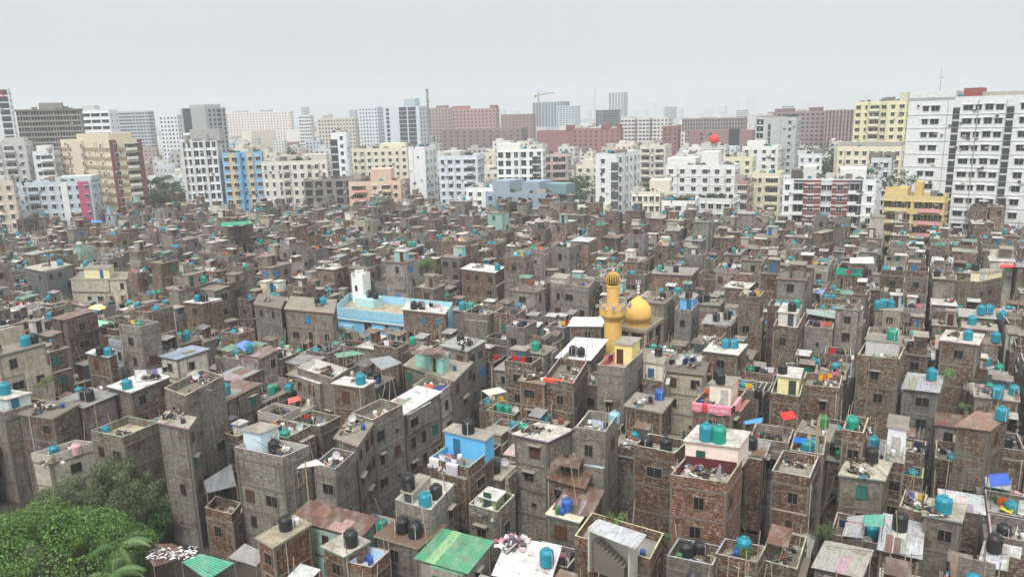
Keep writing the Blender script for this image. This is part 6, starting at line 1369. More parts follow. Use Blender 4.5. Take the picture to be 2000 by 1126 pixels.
dm = MB(); dm.lathe([(0, 0), (0.2, 0.03), (0.36, 0.1), (0.45, 0.2), (0.36, 0.13), (0.2, 0.06), (0, 0.03)], M['metal'], S(190, 190, 188), 16); DISH = dm.mesh('dish', True); dm = MB(); dm.rod((0, 0, 0), (0, 0, 0.7), 0.03, M['metal'], S(120, 120, 118), 6); DPOLE = dm.mesh('pole')
for h in [q for q in sorted(BIG, key=lambda h: h.D) if q.roof != 'tin'][3:120:5]:
    p = free_spot(h)
    if p is None: continue
    o = place_root('satellite_dish', p, None, None); link('pole', DPOLE, o); d_ = link('dish', DISH, o, (0, 0, 0.7)); d_.rotation_euler = (math.radians(65), 0, R.uniform(-0.8, 0.8)); ITEMS.append((o, 'grey satellite dish', 'satellite dish', 'satellite dishes', proj((p.x, p.y, p.z + 0.7)), p.length))
nc = 0
hl = [h for h in sorted(BIG, key=lambda h: h.D) if h.D < 130]
for h in hl:
    cands = [q for q in hl if q is not h and 4 < (q.mid - h.mid).length < 16]
    if not cands or R.random() < 0.35: continue
    q = R.choice(cands); a = pt(h, R.random(), R.random()); b_ = pt(q, R.random(), R.random()); a.z, b_.z = h.H + R.uniform(0.2, 1.2), q.H + R.uniform(0.2, 1.2); s_ = MB(); n = 8
    for k in range(n):
        P_ = [a.lerp(b_, t) - Vector((0, 0, 0.5 * math.sin(math.pi * t))) for t in (k / n, (k + 1) / n)]; s_.rod(P_[0] - a, P_[1] - a, 0.022, M['metal'], S(60, 58, 56), 4)
    o = s_.build('cable', None, a); m_ = (a + b_) / 2; nc += 1; ITEMS.append((o, 'dark slack cable between roofs', 'cable', 'cables slung between the roofs', proj(m_), m_.length))
print('drums', nd, 'shelters', nl, 'cables', nc, 'junk', nj, 'poles', npole)
# washing
CC = {'white': S(228, 228, 230), 'red': S(196, 44, 44), 'pink': S(224, 130, 150), 'orange': S(226, 110, 50), 'yellow': S(232, 190, 40), 'dark blue': S(40, 52, 96), 'grey': S(140, 140, 146), 'black': S(36, 36, 40), 'violet': S(150, 130, 190), 'maroon': S(110, 36, 50), 'cream': S(220, 208, 186), 'teal': S(50, 130, 140)}
def garment_mesh(col, w, h_, seed):
    rr = random.Random(seed); ph = rr.uniform(0, 6); b = MB(); n = 9; g = []
    for i in range(7):
        t = i / 6; row = []
        for j in range(n):
            u_ = j / (n - 1) - 0.5; row.append((u_ * w * (1 - 0.12 * t), 0.07 * t * math.sin(u_ * 12 + ph) + 0.03 * math.sin(u_ * 25 + 3 * t), -h_ * t * (1 - 0.12 * abs(math.sin(u_ * 4 + ph)))))
        g.append(row)
    b.sheet(g, M['cloth'], col); return b.mesh('hanging_cloth', True)
GM = {}
for k, c in CC.items(): GM[k, 's'] = garment_mesh(c, 0.7, 0.85, hash(k) % 97 if False else len(k)); GM[k, 'l'] = garment_mesh(c, 1.5, 1.25, len(k) + 3)
ng = 0
def washing(pa, pb, za, cols, big=False, poles=True, label=None):
    """a line between two roof points with cloths along it"""
    global ng
    a, b = Vector(pa), Vector(pb); d = b - a; L_ = d.length
    if L_ < 0.8: return
    e = d / L_; an = math.atan2(e.y, e.x); o = place_root('clothes_line', a, None, None)
    q = MB(); n = 8; top = za
    for k in range(n):
        s0, s1 = [top - 0.16 * math.sin(math.pi * t) for t in (k / n, (k + 1) / n)]
        q.rod(d * (k / n) + Vector((0, 0, s0)), d * ((k + 1) / n) + Vector((0, 0, s1)), 0.018, M['cloth'], S(150, 145, 135), 4)
    q.build('rope', o)
    if poles:
        for t in (0, 1): q = MB(); q.rod(d * t, d * t + Vector((0, 0, top + 0.25)), 0.04, M['wood'], S(170, 150, 120), 6); q.build('post', o)
    m_ = (a + b) / 2; ITEMS.append((o, 'clothes line with hanging washing', 'clothes line', 'clothes lines on the roofs', proj((m_.x, m_.y, m_.z + top)), m_.length))
    k = len(cols)
    for i, c in enumerate(cols):
        t = (i + 0.5) / k; p = a + d * t; z = top - 0.16 * math.sin(math.pi * t) - 0.01; sz = 'l' if big else 's'
        w = link('hanging_cloth', GM[c, sz], None, (p.x, p.y, p.z + z), an, (min(1.25, L_ / k / (1.5 if big else 0.7) * 0.95), 1, R.uniform(0.8, 1.1))); ng += 1
        ITEMS.append((w, f'{c} {"sheet" if big else "garment"} hanging on a line', 'washing', 'washing hung out on the roofs', proj((p.x, p.y, p.z + z - 0.4)), p.length))
def wash_px(x0, y0, x1, y1, cols, big=False, top=1.45, poles=True):
    r_ = roof_at((x0 + x1) / 2, (y0 + y1) / 2)
    if r_ is None: return
    z = r_[0].z; washing(at_z(x0, y0, z), at_z(x1, y1, z), top, cols, big, poles)
for a in ((265, 742, 330, 735, ['white', 'white', 'grey', 'violet', 'white', 'black']), (255, 770, 300, 763, ['white', 'cream', 'yellow', 'black']), (452, 775, 490, 765, ['pink', 'red', 'pink', 'black']), (500, 720, 545, 712, ['white', 'dark blue', 'pink', 'white']),
          (505, 735, 540, 728, ['white', 'orange', 'yellow', 'maroon']), (628, 800, 665, 790, ['white', 'dark blue', 'yellow', 'white']), (620, 850, 645, 842, ['pink', 'pink', 'red']), (858, 912, 905, 925, ['white', 'grey', 'white', 'grey']), (905, 880, 940, 890, ['black', 'maroon', 'red']),
          (870, 645, 892, 640, ['red', 'red', 'cream', 'pink']), (1180, 715, 1215, 705, ['pink', 'maroon', 'pink', 'cream']), (1305, 722, 1372, 712, ['black', 'white', 'dark blue', 'dark blue', 'white']), (1232, 838, 1290, 842, ['black', 'red', 'red', 'yellow', 'pink']),
          (1360, 775, 1425, 785, ['grey', 'orange', 'red', 'pink', 'yellow']), (1440, 770, 1455, 745, ['pink', 'pink', 'red']), (1598, 752, 1640, 742, ['yellow', 'orange', 'yellow', 'pink', 'pink']), (1765, 790, 1790, 786, ['red', 'white']), (1710, 640, 1735, 634, ['maroon', 'maroon', 'pink']),
          (1880, 545, 1915, 540, ['violet', 'maroon', 'black', 'pink']), (1768, 980, 1800, 990, ['violet', 'violet', 'white', 'yellow']), (790, 600, 850, 608, ['white', 'cream', 'grey', 'black']), (330, 605, 358, 600, ['white', 'orange', 'white']), (30, 605, 55, 598, ['red', 'red']), (10, 690, 30, 684, ['white', 'red']),
          (165, 672, 195, 668, ['pink', 'pink', 'white']), (1600, 905, 1636, 898, ['grey', 'grey', 'white']), (1940, 760, 1970, 752, ['white', 'red', 'white']), (1860, 480, 1890, 476, ['white', 'red']), (1940, 520, 1985, 514, ['red', 'pink', 'red'])):
    wash_px(*a)
hs_ = [h for h in BIG if not h.hero and h.roof == 'par' and h.D < 190]; R.shuffle(hs_)
for h in hs_[:52]:
    a, b = pt(h, 0.1, R.uniform(0.3, 0.7)), pt(h, 0.9, R.uniform(0.3, 0.7)); a.z = b.z = h.zr
    washing(a, b, 1.5, [R.choice(('white', 'white', 'grey', 'black', 'pink', 'red', 'dark blue', 'cream', 'orange', 'yellow')) for _ in range(R.choice((2, 3, 4)))])
# cloths over parapets and loose tarps
def drape(px0, py0, px1, py1, drop, col, label, hero_key, z, cat='cloth', name='draped_cloth', text=None):
    a, b = at_z(px0, py0, z), at_z(px1, py1, z); n = Vector(((b - a).y, -(b - a).x, 0)).normalized(); n = n if n.dot(a) < 0 else -n; g = []; rr = random.Random(int(px0))
    for i in range(7):
        t = i / 6; row = []
        for j in range(13):
            u_ = j / 12; p = a + (b - a) * u_ + n * (0.16 + 0.05 * math.sin(u_ * 17 + t * 2) * t); row.append((p.x, p.y, z + 0.06 - drop * t * (1 - 0.08 * math.sin(u_ * 9))))
        g.append(row)
    q = MB(); p0, p1 = a - n * 0.2, b - n * 0.2; g.insert(0, [tuple((p0 + (p1 - p0) * (j / 12)) + Vector((0, 0, 0.06))) for j in range(13)]); q.sheet(g, M['cloth'], col); o = q.build(name, None, None, True); tag(o, label, cat, 'cloths draped over parapets'); return o, a, b, n
d1 = drape(1352, 786, 1372, 789, 1.0, S(226, 140, 158), 'left pink printed cloth hung over the brick parapet', 'C6', 12)
d2 = drape(1382, 790, 1428, 795, 1.1, S(226, 138, 158), 'wide pink cloth with white lettering over the brick parapet', 'C6', 12)
d3 = drape(1372, 789, 1382, 790, 0.95, S(206, 70, 80), 'narrow red cloth between two pink ones on the parapet', 'C6', 12)
d4 = drape(1433, 792, 1446, 775, 1.0, S(230, 160, 172), 'pale pink cloth on the side of the brick parapet', 'C6', 12)
def text_mesh(s, size, name, col, mat='cloth', depth=0.01):
    cu = bpy.data.curves.new(name, 'FONT'); cu.body = s; cu.size = size; cu.align_x = 'CENTER'; cu.align_y = 'CENTER'; cu.extrude = depth
    o = bpy.data.objects.new(name, cu); COL.objects.link(o); dg = bpy.context.evaluated_depsgraph_get(); me = bpy.data.meshes.new_from_object(o.evaluated_get(dg)); bpy.data.objects.remove(o)
    me.materials.clear(); me.materials.append(M[mat]); at = me.attributes.new('tint', 'FLOAT_COLOR', 'CORNER'); at.data.foreach_set('color', [c for _ in range(len(me.loops)) for c in (*col, 1.0)])
    if not me.uv_layers: me.uv_layers.new(name='UVMap')
    me.name = name; return me
def wall_text(s, size, name, col, p, n, parent=None, mat='cloth'):
    o = bpy.data.objects.new(name, text_mesh(s, size, name, col, mat)); COL.objects.link(o); o.location = p
    o.rotation_euler = (math.pi / 2, 0, math.atan2(n.y, n.x) + math.pi / 2); o.parent = parent; return o
for dd, s, sz in ((d1, 'am', 0.42), (d2, 'Blom/009', 0.5)):
    o, a, b, n = dd; m_ = (a + b) / 2 + n * 0.26; wall_text(s, sz, 'lettering', S(246, 226, 230), (m_.x, m_.y, 12 - 0.55), n, o)
drape(1062, 738, 1100, 743, 0.5, S(228, 96, 66), 'long orange-red cloth spilling over the brick parapet', 'C1', 13)
drape(872, 904, 895, 909, 1.5, S(196, 190, 200), 'grey patterned blanket hung over the blue terrace wall', 'B6', 12)
drape(840, 894, 858, 898, 0.9, S(216, 214, 212), 'pale cloth on the corner of the blue terrace', 'B6', 12)
def tarp(pts, z, col, label, sag=0.25, cat='tarp', name='tarp', posts=0.0, mat='cloth', grp='sheets and tarps on the roofs', z2=None):
    """four pixels, clockwise from the far left, at height z (far edge at z2)"""
    cx_, cy_ = sum(p[0] for p in pts) / 4, sum(p[1] for p in pts) / 4; r0 = roof_at(cx_, cy_ + 4); dz = (z2 - z) if z2 is not None else 0
    if r0 and posts and name != 'shed_roof': z = r0[0].z + posts * 0.9
    z2 = z + dz; P = [at_z(pts[0][0], pts[0][1], z2), at_z(pts[1][0], pts[1][1], z2), at_z(pts[2][0], pts[2][1], z), at_z(pts[3][0], pts[3][1], z)]
    g = []
    for i in range(7):
        t = i / 6; row = []
        for j in range(7):
            u_ = j / 6; p = (P[0] * (1 - u_) + P[1] * u_) * (1 - t) + (P[3] * (1 - u_) + P[2] * u_) * t; row.append((p.x, p.y, p.z - sag * math.sin(math.pi * u_) * math.sin(math.pi * t)))
        g.append(row)
    q = MB(); q.sheet(g, M[mat], col, 0.03); o = place_root(name, (0, 0, 0), label, cat, grp); o.location = ((P[0] + P[2]) / 2); q.v = [(a - o.location.x, b - o.location.y, c - o.location.z) for a, b, c in q.v]; q.build('sheet', o, None, mat == 'cloth')
    if posts:
        for p in P: s = MB(); w = p - o.location; s.rod((w.x, w.y, w.z - posts), (w.x, w.y, w.z - 0.03), 0.04, M['wood'], S(165, 150, 125), 6); s.build('post', o)
    return o
tarp([(155, 432), (198, 429), (200, 434), (152, 437)], 13.5, S(90, 140, 205), 'small bright blue tarp on a far left roof', posts=1.5)
tarp([(300, 500), (338, 496), (341, 500), (303, 506)], 13.6, S(140, 190, 225), 'pale blue tarp on poles above a far roof', posts=1.8)
tarp([(430, 434), (485, 431), (488, 437), (432, 442)], 13.5, S(70, 150, 120), 'green sheet roof high on a far left house', posts=1.5)
tarp([(135, 630), (182, 622), (182, 638), (140, 644)], 13.4, S(130, 205, 165), 'mint green tarp pitched over a left roof', posts=1.5)
tarp([(182, 622), (235, 632), (228, 638), (182, 638)], 13.4, S(140, 208, 170), 'second mint green tarp beside the yellow umbrella', posts=1.5)
tarp([(225, 648), (262, 643), (290, 652), (248, 662)], 13.4, S(176, 178, 180), 'grey sheet roof over a pale blue hut', mat='tin', sag=0.02, posts=2.0, z2=13.9)
tarp([(460, 672), (478, 663), (500, 670), (478, 685)], 13.8, S(110, 140, 210), 'blue tarp behind two teal tanks on the left', posts=1.5)
tarp([(70, 725), (92, 714), (92, 728), (48, 738)], 13.0, S(80, 170, 130), 'green tarp sloping beside a teal tank', posts=1.5)
tarp([(652, 690), (690, 684), (712, 690), (660, 698)], 13.6, S(100, 160, 130), 'flat green sheet on a small brick hut', mat='tin', sag=0.02, posts=1.4)
tarp([(720, 700), (760, 694), (785, 708), (745, 722)], 12.8, S(150, 156, 160), 'grey-blue sheet roof beside the brick lane house', mat='tin', sag=0.03, posts=1.5)
tarp([(800, 625 + 60), (862, 676), (870, 688), (805, 692)], 14.2, S(116, 82, 70), 'brown rusty sheet over the lane house', mat='tin', sag=0.02, posts=1.0)
tarp([(562, 778), (582, 772), (590, 780), (563, 788)], 13.2, S(232, 110, 100), 'coral red tarp on a brick roof corner', posts=1.2)
tarp([(476, 840), (520, 824), (534, 838), (484, 858)], 14.6, S(112, 80, 70), 'brown sheet roof of the lean-to on the cream terrace', mat='tin', sag=0.02, posts=2.2)
tarp([(826, 753), (840, 749), (850, 756), (822, 760)], 14.2, S(224, 92, 66), 'orange-red tarp on the lane terrace', posts=1.0)
tarp([(840, 757), (876, 749), (876, 758), (846, 764)], 14.2, S(60, 70, 120), 'dark blue tarp beside the orange one', posts=1.0)
tarp([(1524, 805), (1548, 801), (1557, 815), (1530, 820)], 12.6, S(222, 60, 60), 'bright red tarp sagging on four poles', posts=2.0, sag=0.45)
tarp([(1552, 852), (1580, 856), (1578, 866), (1550, 862)], 12.4, S(40, 110, 205), 'blue crumpled tarp above a teal tank', posts=1.2, sag=0.5)
tarp([(1452, 822), (1490, 814), (1488, 824), (1455, 828)], 12.6, S(86, 150, 215), 'sky blue sheet on a small yellow hut', posts=1.8, sag=0.05)
tarp([(1578, 565), (1620, 565), (1622, 573), (1580, 572)], 13.5, S(120, 160, 215), 'pale blue sheet awning on a grey terrace', posts=1.6)
tarp([(1955, 517), (1985, 516), (1988, 521), (1950, 522)], 14, S(226, 74, 74), 'long red awning near the right edge', posts=1.6)
tarp([(1660, 503), (1705, 501), (1708, 514), (1660, 514)], 14.4, S(235, 236, 236), 'white sheet roof behind the teal flag parapet', mat='tin', sag=0.02, posts=1.6)
tarp([(1575, 603), (1632, 606), (1632, 622), (1575, 612)], 13.8, S(170, 190, 180), 'white and green striped sheet roof', mat='tin', sag=0.02, posts=1.6)
tarp([(1930, 925), (1968, 922), (1976, 945), (1934, 950)], 11.0, S(70, 100, 180), 'blue tarp hanging near the right edge', posts=1.4, sag=0.4)
tarp([(1955, 985), (1980, 995), (1976, 1003), (1953, 992)], 10, S(226, 200, 40), 'bright yellow cloth strip near the right edge', posts=0.8)
tarp([(1688, 1005), (1728, 1003), (1724, 1028), (1688, 1026)], 10.2, S(86, 178, 152), 'flat turquoise sheet above the silver sheets', mat='tin', sag=0.02, posts=1.4)
tarp([(1655, 1008), (1690, 1004), (1685, 1050), (1645, 1045)], 9.6, S(180, 182, 184), 'grey ribbed sheet left of the turquoise one', mat='tin', sag=0.02, posts=1.4)
tarp([(1168, 1012), (1263, 1043), (1241, 1072), (1150, 1036)], 11.3, S(190, 194, 196), 'grey sheet roof over the open stair', mat='tin', sag=0.02, posts=0.0, z2=11.6, name='sheet_roof')
tarp([(1095, 885), (1140, 890), (1130, 915), (1075, 905)], 11.2, S(108, 78, 64), 'rusty brown lean-to sheet with a stick on it', mat='tin', sag=0.02, posts=1.4)
tarp([(590, 905), (618, 896), (633, 906), (580, 914)], 13.8, S(210, 210, 204), 'lattice frame panel on a thin mast beside the terrace', mat='metal', sag=0.0, posts=2.0)
tarp([(940, 762), (975, 755), (990, 764), (955, 772)], 14.5, S(200, 196, 184), 'lattice frame panel on a tall mast in the lane', mat='metal', sag=0.0, posts=2.5)
tarp([(398, 938), (452, 905), (462, 948), (404, 962)], 7.6, S(120, 124, 128), 'grey sheet lean-to hanging over the low brick annex', mat='tin', sag=0.05, posts=1.6, z2=8.2)
tarp([(270, 1062), (335, 1060), (380, 1080), (300, 1106)], 4.6, S(106, 70, 58), 'brown sheet shed roof littered with white scraps', mat='tin', sag=0.03, posts=4.5, name='shed_roof', z2=5.2)
tarp([(355, 1096), (392, 1080), (458, 1098), (405, 1132)], 4.6, S(70, 165, 130), 'green and grey sheet shed roof at the bottom edge', mat='tin', sag=0.02, posts=4.5, name='shed_roof', z2=5.0)
tarp([(445, 1088), (478, 1060), (520, 1080), (500, 1105)], 4.8, S(165, 162, 156), 'grey sheet roof beside the green shed roof', mat='tin', sag=0.02, posts=4.5, name='shed_roof')
q = at_z(330, 1078, 5.0); sc_ = MB(); rr = random.Random(8)
for k in range(90): p = at_z(rr.uniform(288, 385), rr.uniform(1066, 1090), 5.0); sc_.box((p.x, p.y, 4.98 + rr.uniform(0, .03)), rr.uniform(.1, .5), rr.uniform(.06, .2), .03, M['cloth'], S(*[rr.randint(180, 240)] * 3), rr.uniform(0, 3))
tag(sc_.build('scattered_scraps'), 'pale scraps and slats scattered on the brown shed roof', kind='stuff')
hq = [h for h in HOUSES if h.hero and h.hero.startswith('orange brick')][0]; P_ = pt(hq, 0.12, 0.1); Q_ = pt(hq, 0.3, 0.35); sg_ = MB()
for k in range(14):
    t0, t1 = k / 14, (k + 1) / 14; a, b = P_.lerp(Q_, t0), P_.lerp(Q_, t1); z0, z1 = hq.zr + 0.15 + 0.5 * t0, hq.zr + 0.15 + 0.5 * t1
    sg_.face([(a.x, a.y, z0), (b.x, b.y, z1), (P_.lerp(Q_, 0.15 + 0.25 * t1).x, P_.lerp(Q_, 0.15 + 0.25 * t1).y, hq.zr + 2.2), (P_.lerp(Q_, 0.15 + 0.25 * t0).x, P_.lerp(Q_, 0.15 + 0.25 * t0).y, hq.zr + 2.2)], M['cloth'], S(236, 236, 234) if k % 2 else S(30, 30, 34))
tag(sg_.build('striped_cloth'), 'black and white striped cloth hung up on the maroon terrace', 'cloth')
# people: a figure grown from a jointed skeleton
def person(p, rz, J, E_, label, cloth, pose_head):
    me = bpy.data.meshes.new('body'); me.from_pydata([j[:3] for j in J], [], E_); o = bpy.data.objects.new('person', me); COL.objects.link(o)
    o.modifiers.new('skin', 'SKIN'); o.modifiers.new('sub', 'SUBSURF').levels = 1
    for v_, j in zip(me.skin_vertices[0].data, J): v_.radius = (j[3], j[3])
    me.skin_vertices[0].data[0].use_root = True
    dg = bpy.context.evaluated_depsgraph_get(); dg.update(); m2_ = bpy.data.meshes.new_from_object(o.evaluated_get(dg)); o.modifiers.clear(); o.data = m2_
    at = m2_.attributes.get('tint') or m2_.attributes.new('tint', 'FLOAT_COLOR', 'CORNER'); cs = []
    for pl in m2_.polygons:
        z = pl.center.z; c = S(120, 84, 64) if z > pose_head or (abs(pl.center.x) > 0.27) else (cloth[0] if z > pose_head - 0.58 else cloth[1]); cs += [c[0], c[1], c[2], 1.0] * pl.loop_total
    at.data.foreach_set('color', cs); m2_.materials.clear(); m2_.materials.append(M['cloth'])
    if not m2_.uv_layers: m2_.uv_layers.new(name='UVMap')
    o.location = p; o.rotation_euler = (0, 0, rz); tag(o, label, 'person')
    h_ = MB(); hz_ = max(j[2] for j in J); hx = [j for j in J if j[2] == hz_][0]; h_.lathe([(0.105, -0.06), (0.112, 0.02), (0.085, 0.08), (0, 0.105)], M['cloth'], S(24, 20, 18), 12, (hx[0], hx[1] + 0.02, hz_)); h_.build('hair', o, None, True)
STAND = [(0, 0, 0.92, .13), (0, 0, 1.12, .125), (0, 0, 1.38, .15), (0, 0, 1.5, .055), (0, -.01, 1.64, .10), (-.19, 0, 1.4, .055), (-.25, 0, 1.14, .045), (-.26, -.06, .9, .035), (.19, 0, 1.4, .055), (.25, .02, 1.14, .045), (.24, -.1, .94, .035), (-.1, 0, .84, .1), (-.11, -.02, .48, .065), (-.11, .02, .08, .045), (-.12, -.14, .03, .035), (.1, 0, .84, .1), (.12, .02, .48, .065), (.12, .05, .08, .045), (.13, -.1, .03, .035)]
SE = [(0, 1), (1, 2), (2, 3), (3, 4), (2, 5), (5, 6), (6, 7), (2, 8), (8, 9), (9, 10), (0, 11), (11, 12), (12, 13), (13, 14), (0, 15), (15, 16), (16, 17), (17, 18)]
SIT = [(0, 0, .12, .14), (0, .0, .34, .13), (0, -.06, .58, .15), (0, -.09, .7, .055), (0, -.13, .83, .10), (-.19, -.06, .6, .055), (-.24, -.12, .36, .045), (-.16, -.3, .3, .035), (.19, -.06, .6, .055), (.24, -.12, .36, .045), (.16, -.3, .3, .035), (-.1, -.08, .1, .1), (-.13, -.44, .12, .065), (-.13, -.46, -.3, .045), (-.13, -.58, -.34, .035), (.1, -.08, .1, .1), (.13, -.44, .12, .065), (.13, -.46, -.3, .045), (.13, -.58, -.34, .035)]
hq = [h for h in HOUSES if h.hero and h.hero.startswith('grey lane house with a smooth')][0]; p = pt(hq, 0.15, 0.04); person((p.x, p.y, hq.H), -GA, SIT, SE, 'person in dark clothes sitting on a grey roof edge', (S(50, 52, 60), S(44, 46, 52)), 0.74)
hq = [h for h in HOUSES if h.hero and h.hero.startswith('dark grey smooth')][0]; p = pt(hq, 0.25, 0.4); person((p.x, p.y, hq.zr), 0.4, STAND, SE, 'person in dark clothes standing on the dark grey house roof', (S(46, 48, 54), S(60, 56, 54)), 1.52)
# stair under the sheet roof, umbrella, flag, sign, ball, crane, chimney, masts
h13 = [h for h in HOUSES if h.hero and h.hero.startswith('wide brick house with a parapet')][0]
P0, P1 = at_z(1158, 1085, 8.1), at_z(1236, 1112, 8.1); e = (P1 - P0); W_ = e.length; e = e / W_; n = Vector((e.y, -e.x, 0)); n = n if n.dot(P0) < 0 else -n
st_ = place_root('open_stair', P0, 'open concrete stair between pale walls under a grey sheet roof', 'staircase')
b = MB()
for k in range(9): p = P0 + e * (0.5 + W_ * 0.75 * k / 9); b.box((p.x, p.y, 7.0), W_ * 0.75 / 9 + 0.02, 0.9, 1.1 + 0.19 * (9 - k), M['conc'], S(130, 124, 114), math.atan2(e.y, e.x))
local(b, st_).build('steps', st_)
for t, lw in ((0.5, W_),):
    b = MB(); p = P0 + e * W_ / 2 - n * 0.75; b.box((p.x, p.y, 7.0), lw, 0.15, 4.15, M['paint'], S(206, 203, 190), math.atan2(e.y, e.x)); local(b, st_).build('back_wall', st_)
for t in (0, 1):
    b = MB(); p = P0 + e * W_ * t; b.box((p.x, p.y, 7.0), 0.16, 1.5, 4.1, M['paint'], S(200, 197, 184), math.atan2(e.y, e.x)); local(b, st_).build('side_wall', st_)
r_ = roof_at(192, 625) or (at_z(192, 625, 13),); p = r_[0]; um = place_root('umbrella', (p.x, p.y, p.z), 'yellow and white parasol standing above mint green tarps', 'umbrella')
b = MB()
for k in range(8):
    a0, a1 = k * math.pi / 4, (k + 1) * math.pi / 4
    for (r0, z0), (r1, z1) in zip([(1.5, 2.0), (1.25, 2.3), (0.8, 2.55)], [(1.25, 2.3), (0.8, 2.55), (0, 2.7)]):
        q4 = [(r0 * math.cos(a0), r0 * math.sin(a0), z0), (r0 * math.cos(a1), r0 * math.sin(a1), z0), (r1 * math.cos(a1), r1 * math.sin(a1), z1), (r1 * math.cos(a0), r1 * math.sin(a0), z1)]
        b.face(q4 if r1 > 0 else q4[:3], M['cloth'], S(228, 210, 110) if k % 3 else S(230, 228, 220))
b.build('canopy', um); b = MB(); b.rod((0, 0, 0), (0, 0, 2.7), 0.03, M['metal'], S(180, 180, 176), 6); b.build('pole', um)
fl = [h for h in HOUSES if h.hero and h.hero.startswith('dark brick house with a painted')][0]
a, b_ = fl.l, fl.c; e = (b_ - a).normalized(); n = Vector((e.y, -e.x, 0)); n = n if n.dot(a) < 0 else -n; m_ = (a + b_) / 2 + n * 0.06; an = math.atan2(e.y, e.x)
fg = place_root('painted_flag', (m_.x, m_.y, fl.H - 1.0), 'teal painted parapet panel with a red disc', 'painted panel')
q = MB(); q.box((0, 0, 0), (b_ - a).length * 0.95, 0.06, 1.4, M['paint'], S(40, 170, 140), an); q.build('panel', fg)
q = MB(); q.rod((n.x * 0.03, n.y * 0.03, 0.7), (n.x * 0.06, n.y * 0.06, 0.7), 0.5, M['paint'], S(214, 60, 76), 24); q.build('red_disc', fg)
o = SIGNB; c0, c1 = o.L, o.C; e = (c1 - c0).normalized(); n = Vector((e.y, -e.x, 0)); p = c1 - e * 5.2 + n * 0.25
for s, dz, sz, col in (('CS', 3.4, 5.0, S(200, 60, 66)), ('+', 7.6, 3.0, S(206, 84, 84)), ('O', 12.0, 4.6, S(120, 130, 140))): wall_text(s, sz, 'sign_letters', col, (p.x - o.root.location.x, p.y - o.root.location.y, o.H - dz), n, o.root, 'paint')
p = at_d(1395, 281, 300); ball = MB(); rb_ = 9 * 300 / FPX; ball.lathe([(max(0.0, rb_ * math.sin(math.pi * k / 16)), rb_ * (1 - math.cos(math.pi * k / 16))) for k in range(17)], M['plastic'], S(226, 62, 52), 28)
bo = place_root('roof_ball', p, 'big red ball standing on a roof among white blocks', 'ball'); ball.build('ball', bo, None, True); b = MB(); b.lathe([(1.0, -1.4), (0.8, 0.25)], M['conc'], S(150, 150, 148), 14); b.build('plinth', bo)
apt('grey low block carrying the red ball', 1370, 1418, 1424, 284, 303, S(196, 196, 192), nf=3, rot=22); APTS[-1].seed = 77; build_apt(APTS[-1], 77)
def mast(px, y0, y1, D, r, label, name, cat, col, rings=0, grp=None):
    p = at_d(px, y1, D); t = at_d(px, y0, D).z; o = place_root(name, (p.x, p.y, 0), label, cat, grp); b = MB(); b.rod((0, 0, 0), (0, 0, t), r, M['metal'], col, 10, r * 0.8); b.build('shaft', o)
    for k in range(rings): q = MB(); z = t - (t * 0.14) * k - 0.5; q.lathe([(r * 0.8, 0), (r * 1.25, 0.1), (r * 1.25, 0.9), (r * 0.8, 1.0)], M['metal'], tuple(c * 0.9 for c in col), 10, (0, 0, z)); q.build('collar', o)
mast(837, 175, 235, 640, 1.1, 'tall grey chimney beside the blue glass office', 'chimney_stack', 'chimney', S(140, 138, 138), 3)
mast(1162, 173, 215, 900, 0.5, 'thin far mast left of the tall pale tower', 'radio_mast', 'mast', S(170, 172, 176), 2)
p = at_d(1836, 172, 262); o = place_root('aerial', p, 'thin aerial on the huge white tower roof', 'aerial'); b = MB(); b.rod((0, 0, -3), (0, 0, at_d(1836, 133, 262).z - p.z), 0.1, M['metal'], S(120, 122, 124), 8, 0.05); b.build('shaft', o); b = MB(); b.rod((-0.8, 0, 3), (0.8, 0, 3), 0.05, M['metal'], S(120, 122, 124), 6); b.build('crossbar', o)
p = at_d(1052, 198, 1150); cr_ = place_root('tower_crane', (p.x, p.y, 0), 'tower crane standing over the hazy glass office', 'crane'); zc = at_d(1052, 186, 1150).z; zt = at_d(1052, 181, 1150).z
mpx2 = 1150 / FPX; b = MB(); b.rod((0, 0, 0), (0, 0, zt), 1.0, M['metal'], S(150, 140, 110), 6); b.build('mast', cr_)
b = MB(); b.rod((-7 * mpx2, 0, zc), (30 * mpx2, 0, zc + 3), 0.9, M['metal'], S(160, 150, 120), 6); b.rod((0, 0, zt + 2), (24 * mpx2, 0, zc + 2.5), 0.3, M['metal'], S(150, 140, 120), 5); b.build('jib', cr_)
b = MB(); b.box((-6 * mpx2, 0, zc - 3), 4, 3, 3, M['conc'], S(130, 130, 128)); b.build('counterweight', cr_)
# tall bamboo scaffold at the brick house on the right and the pipes
for k, (x, y0, y1, z) in enumerate(((1578, 1070, 890, 12), (1588, 1060, 880, 12), (1572, 1055, 905, 11.5), (1583, 1065, 870, 12.5), (1594, 1050, 900, 11.8))):
    p = at_z(x, y0, 1.0); b = MB(); b.rod((0, 0, -1), (R.uniform(-.4, .4), R.uniform(-.3, .3), z + 2), 0.07, M['wood'], S(196, 176, 138), 6, 0.05); o = b.build('scaffold_pole', None, p); tag(o, ['leftmost tall scaffold pole by the brick wall', 'second tall scaffold pole by the brick wall', 'scaffold pole standing apart to the left', 'tallest scaffold pole rising above the roof', 'scaffold pole nearest the grey house'][k], 'pole', 'bamboo scaffold poles')
for k, (x, ya, yb) in enumerate(((966, 740, 900), (612, 900, 1075))):
    p = at_z(x, yb, 6.0 if k else 3.0); b = MB(); b.rod((0, 0, -6), (0, 0, 12 - p.z + (3 if k else 3.5)), 0.07, M['metal'], S(170, 150, 120), 6); o = b.build('thin_mast', None, p); tag(o, ['thin brown mast rising from the lane by the blue terrace', 'thin brown mast in front of the rusty roof'][k], 'mast', 'thin masts')
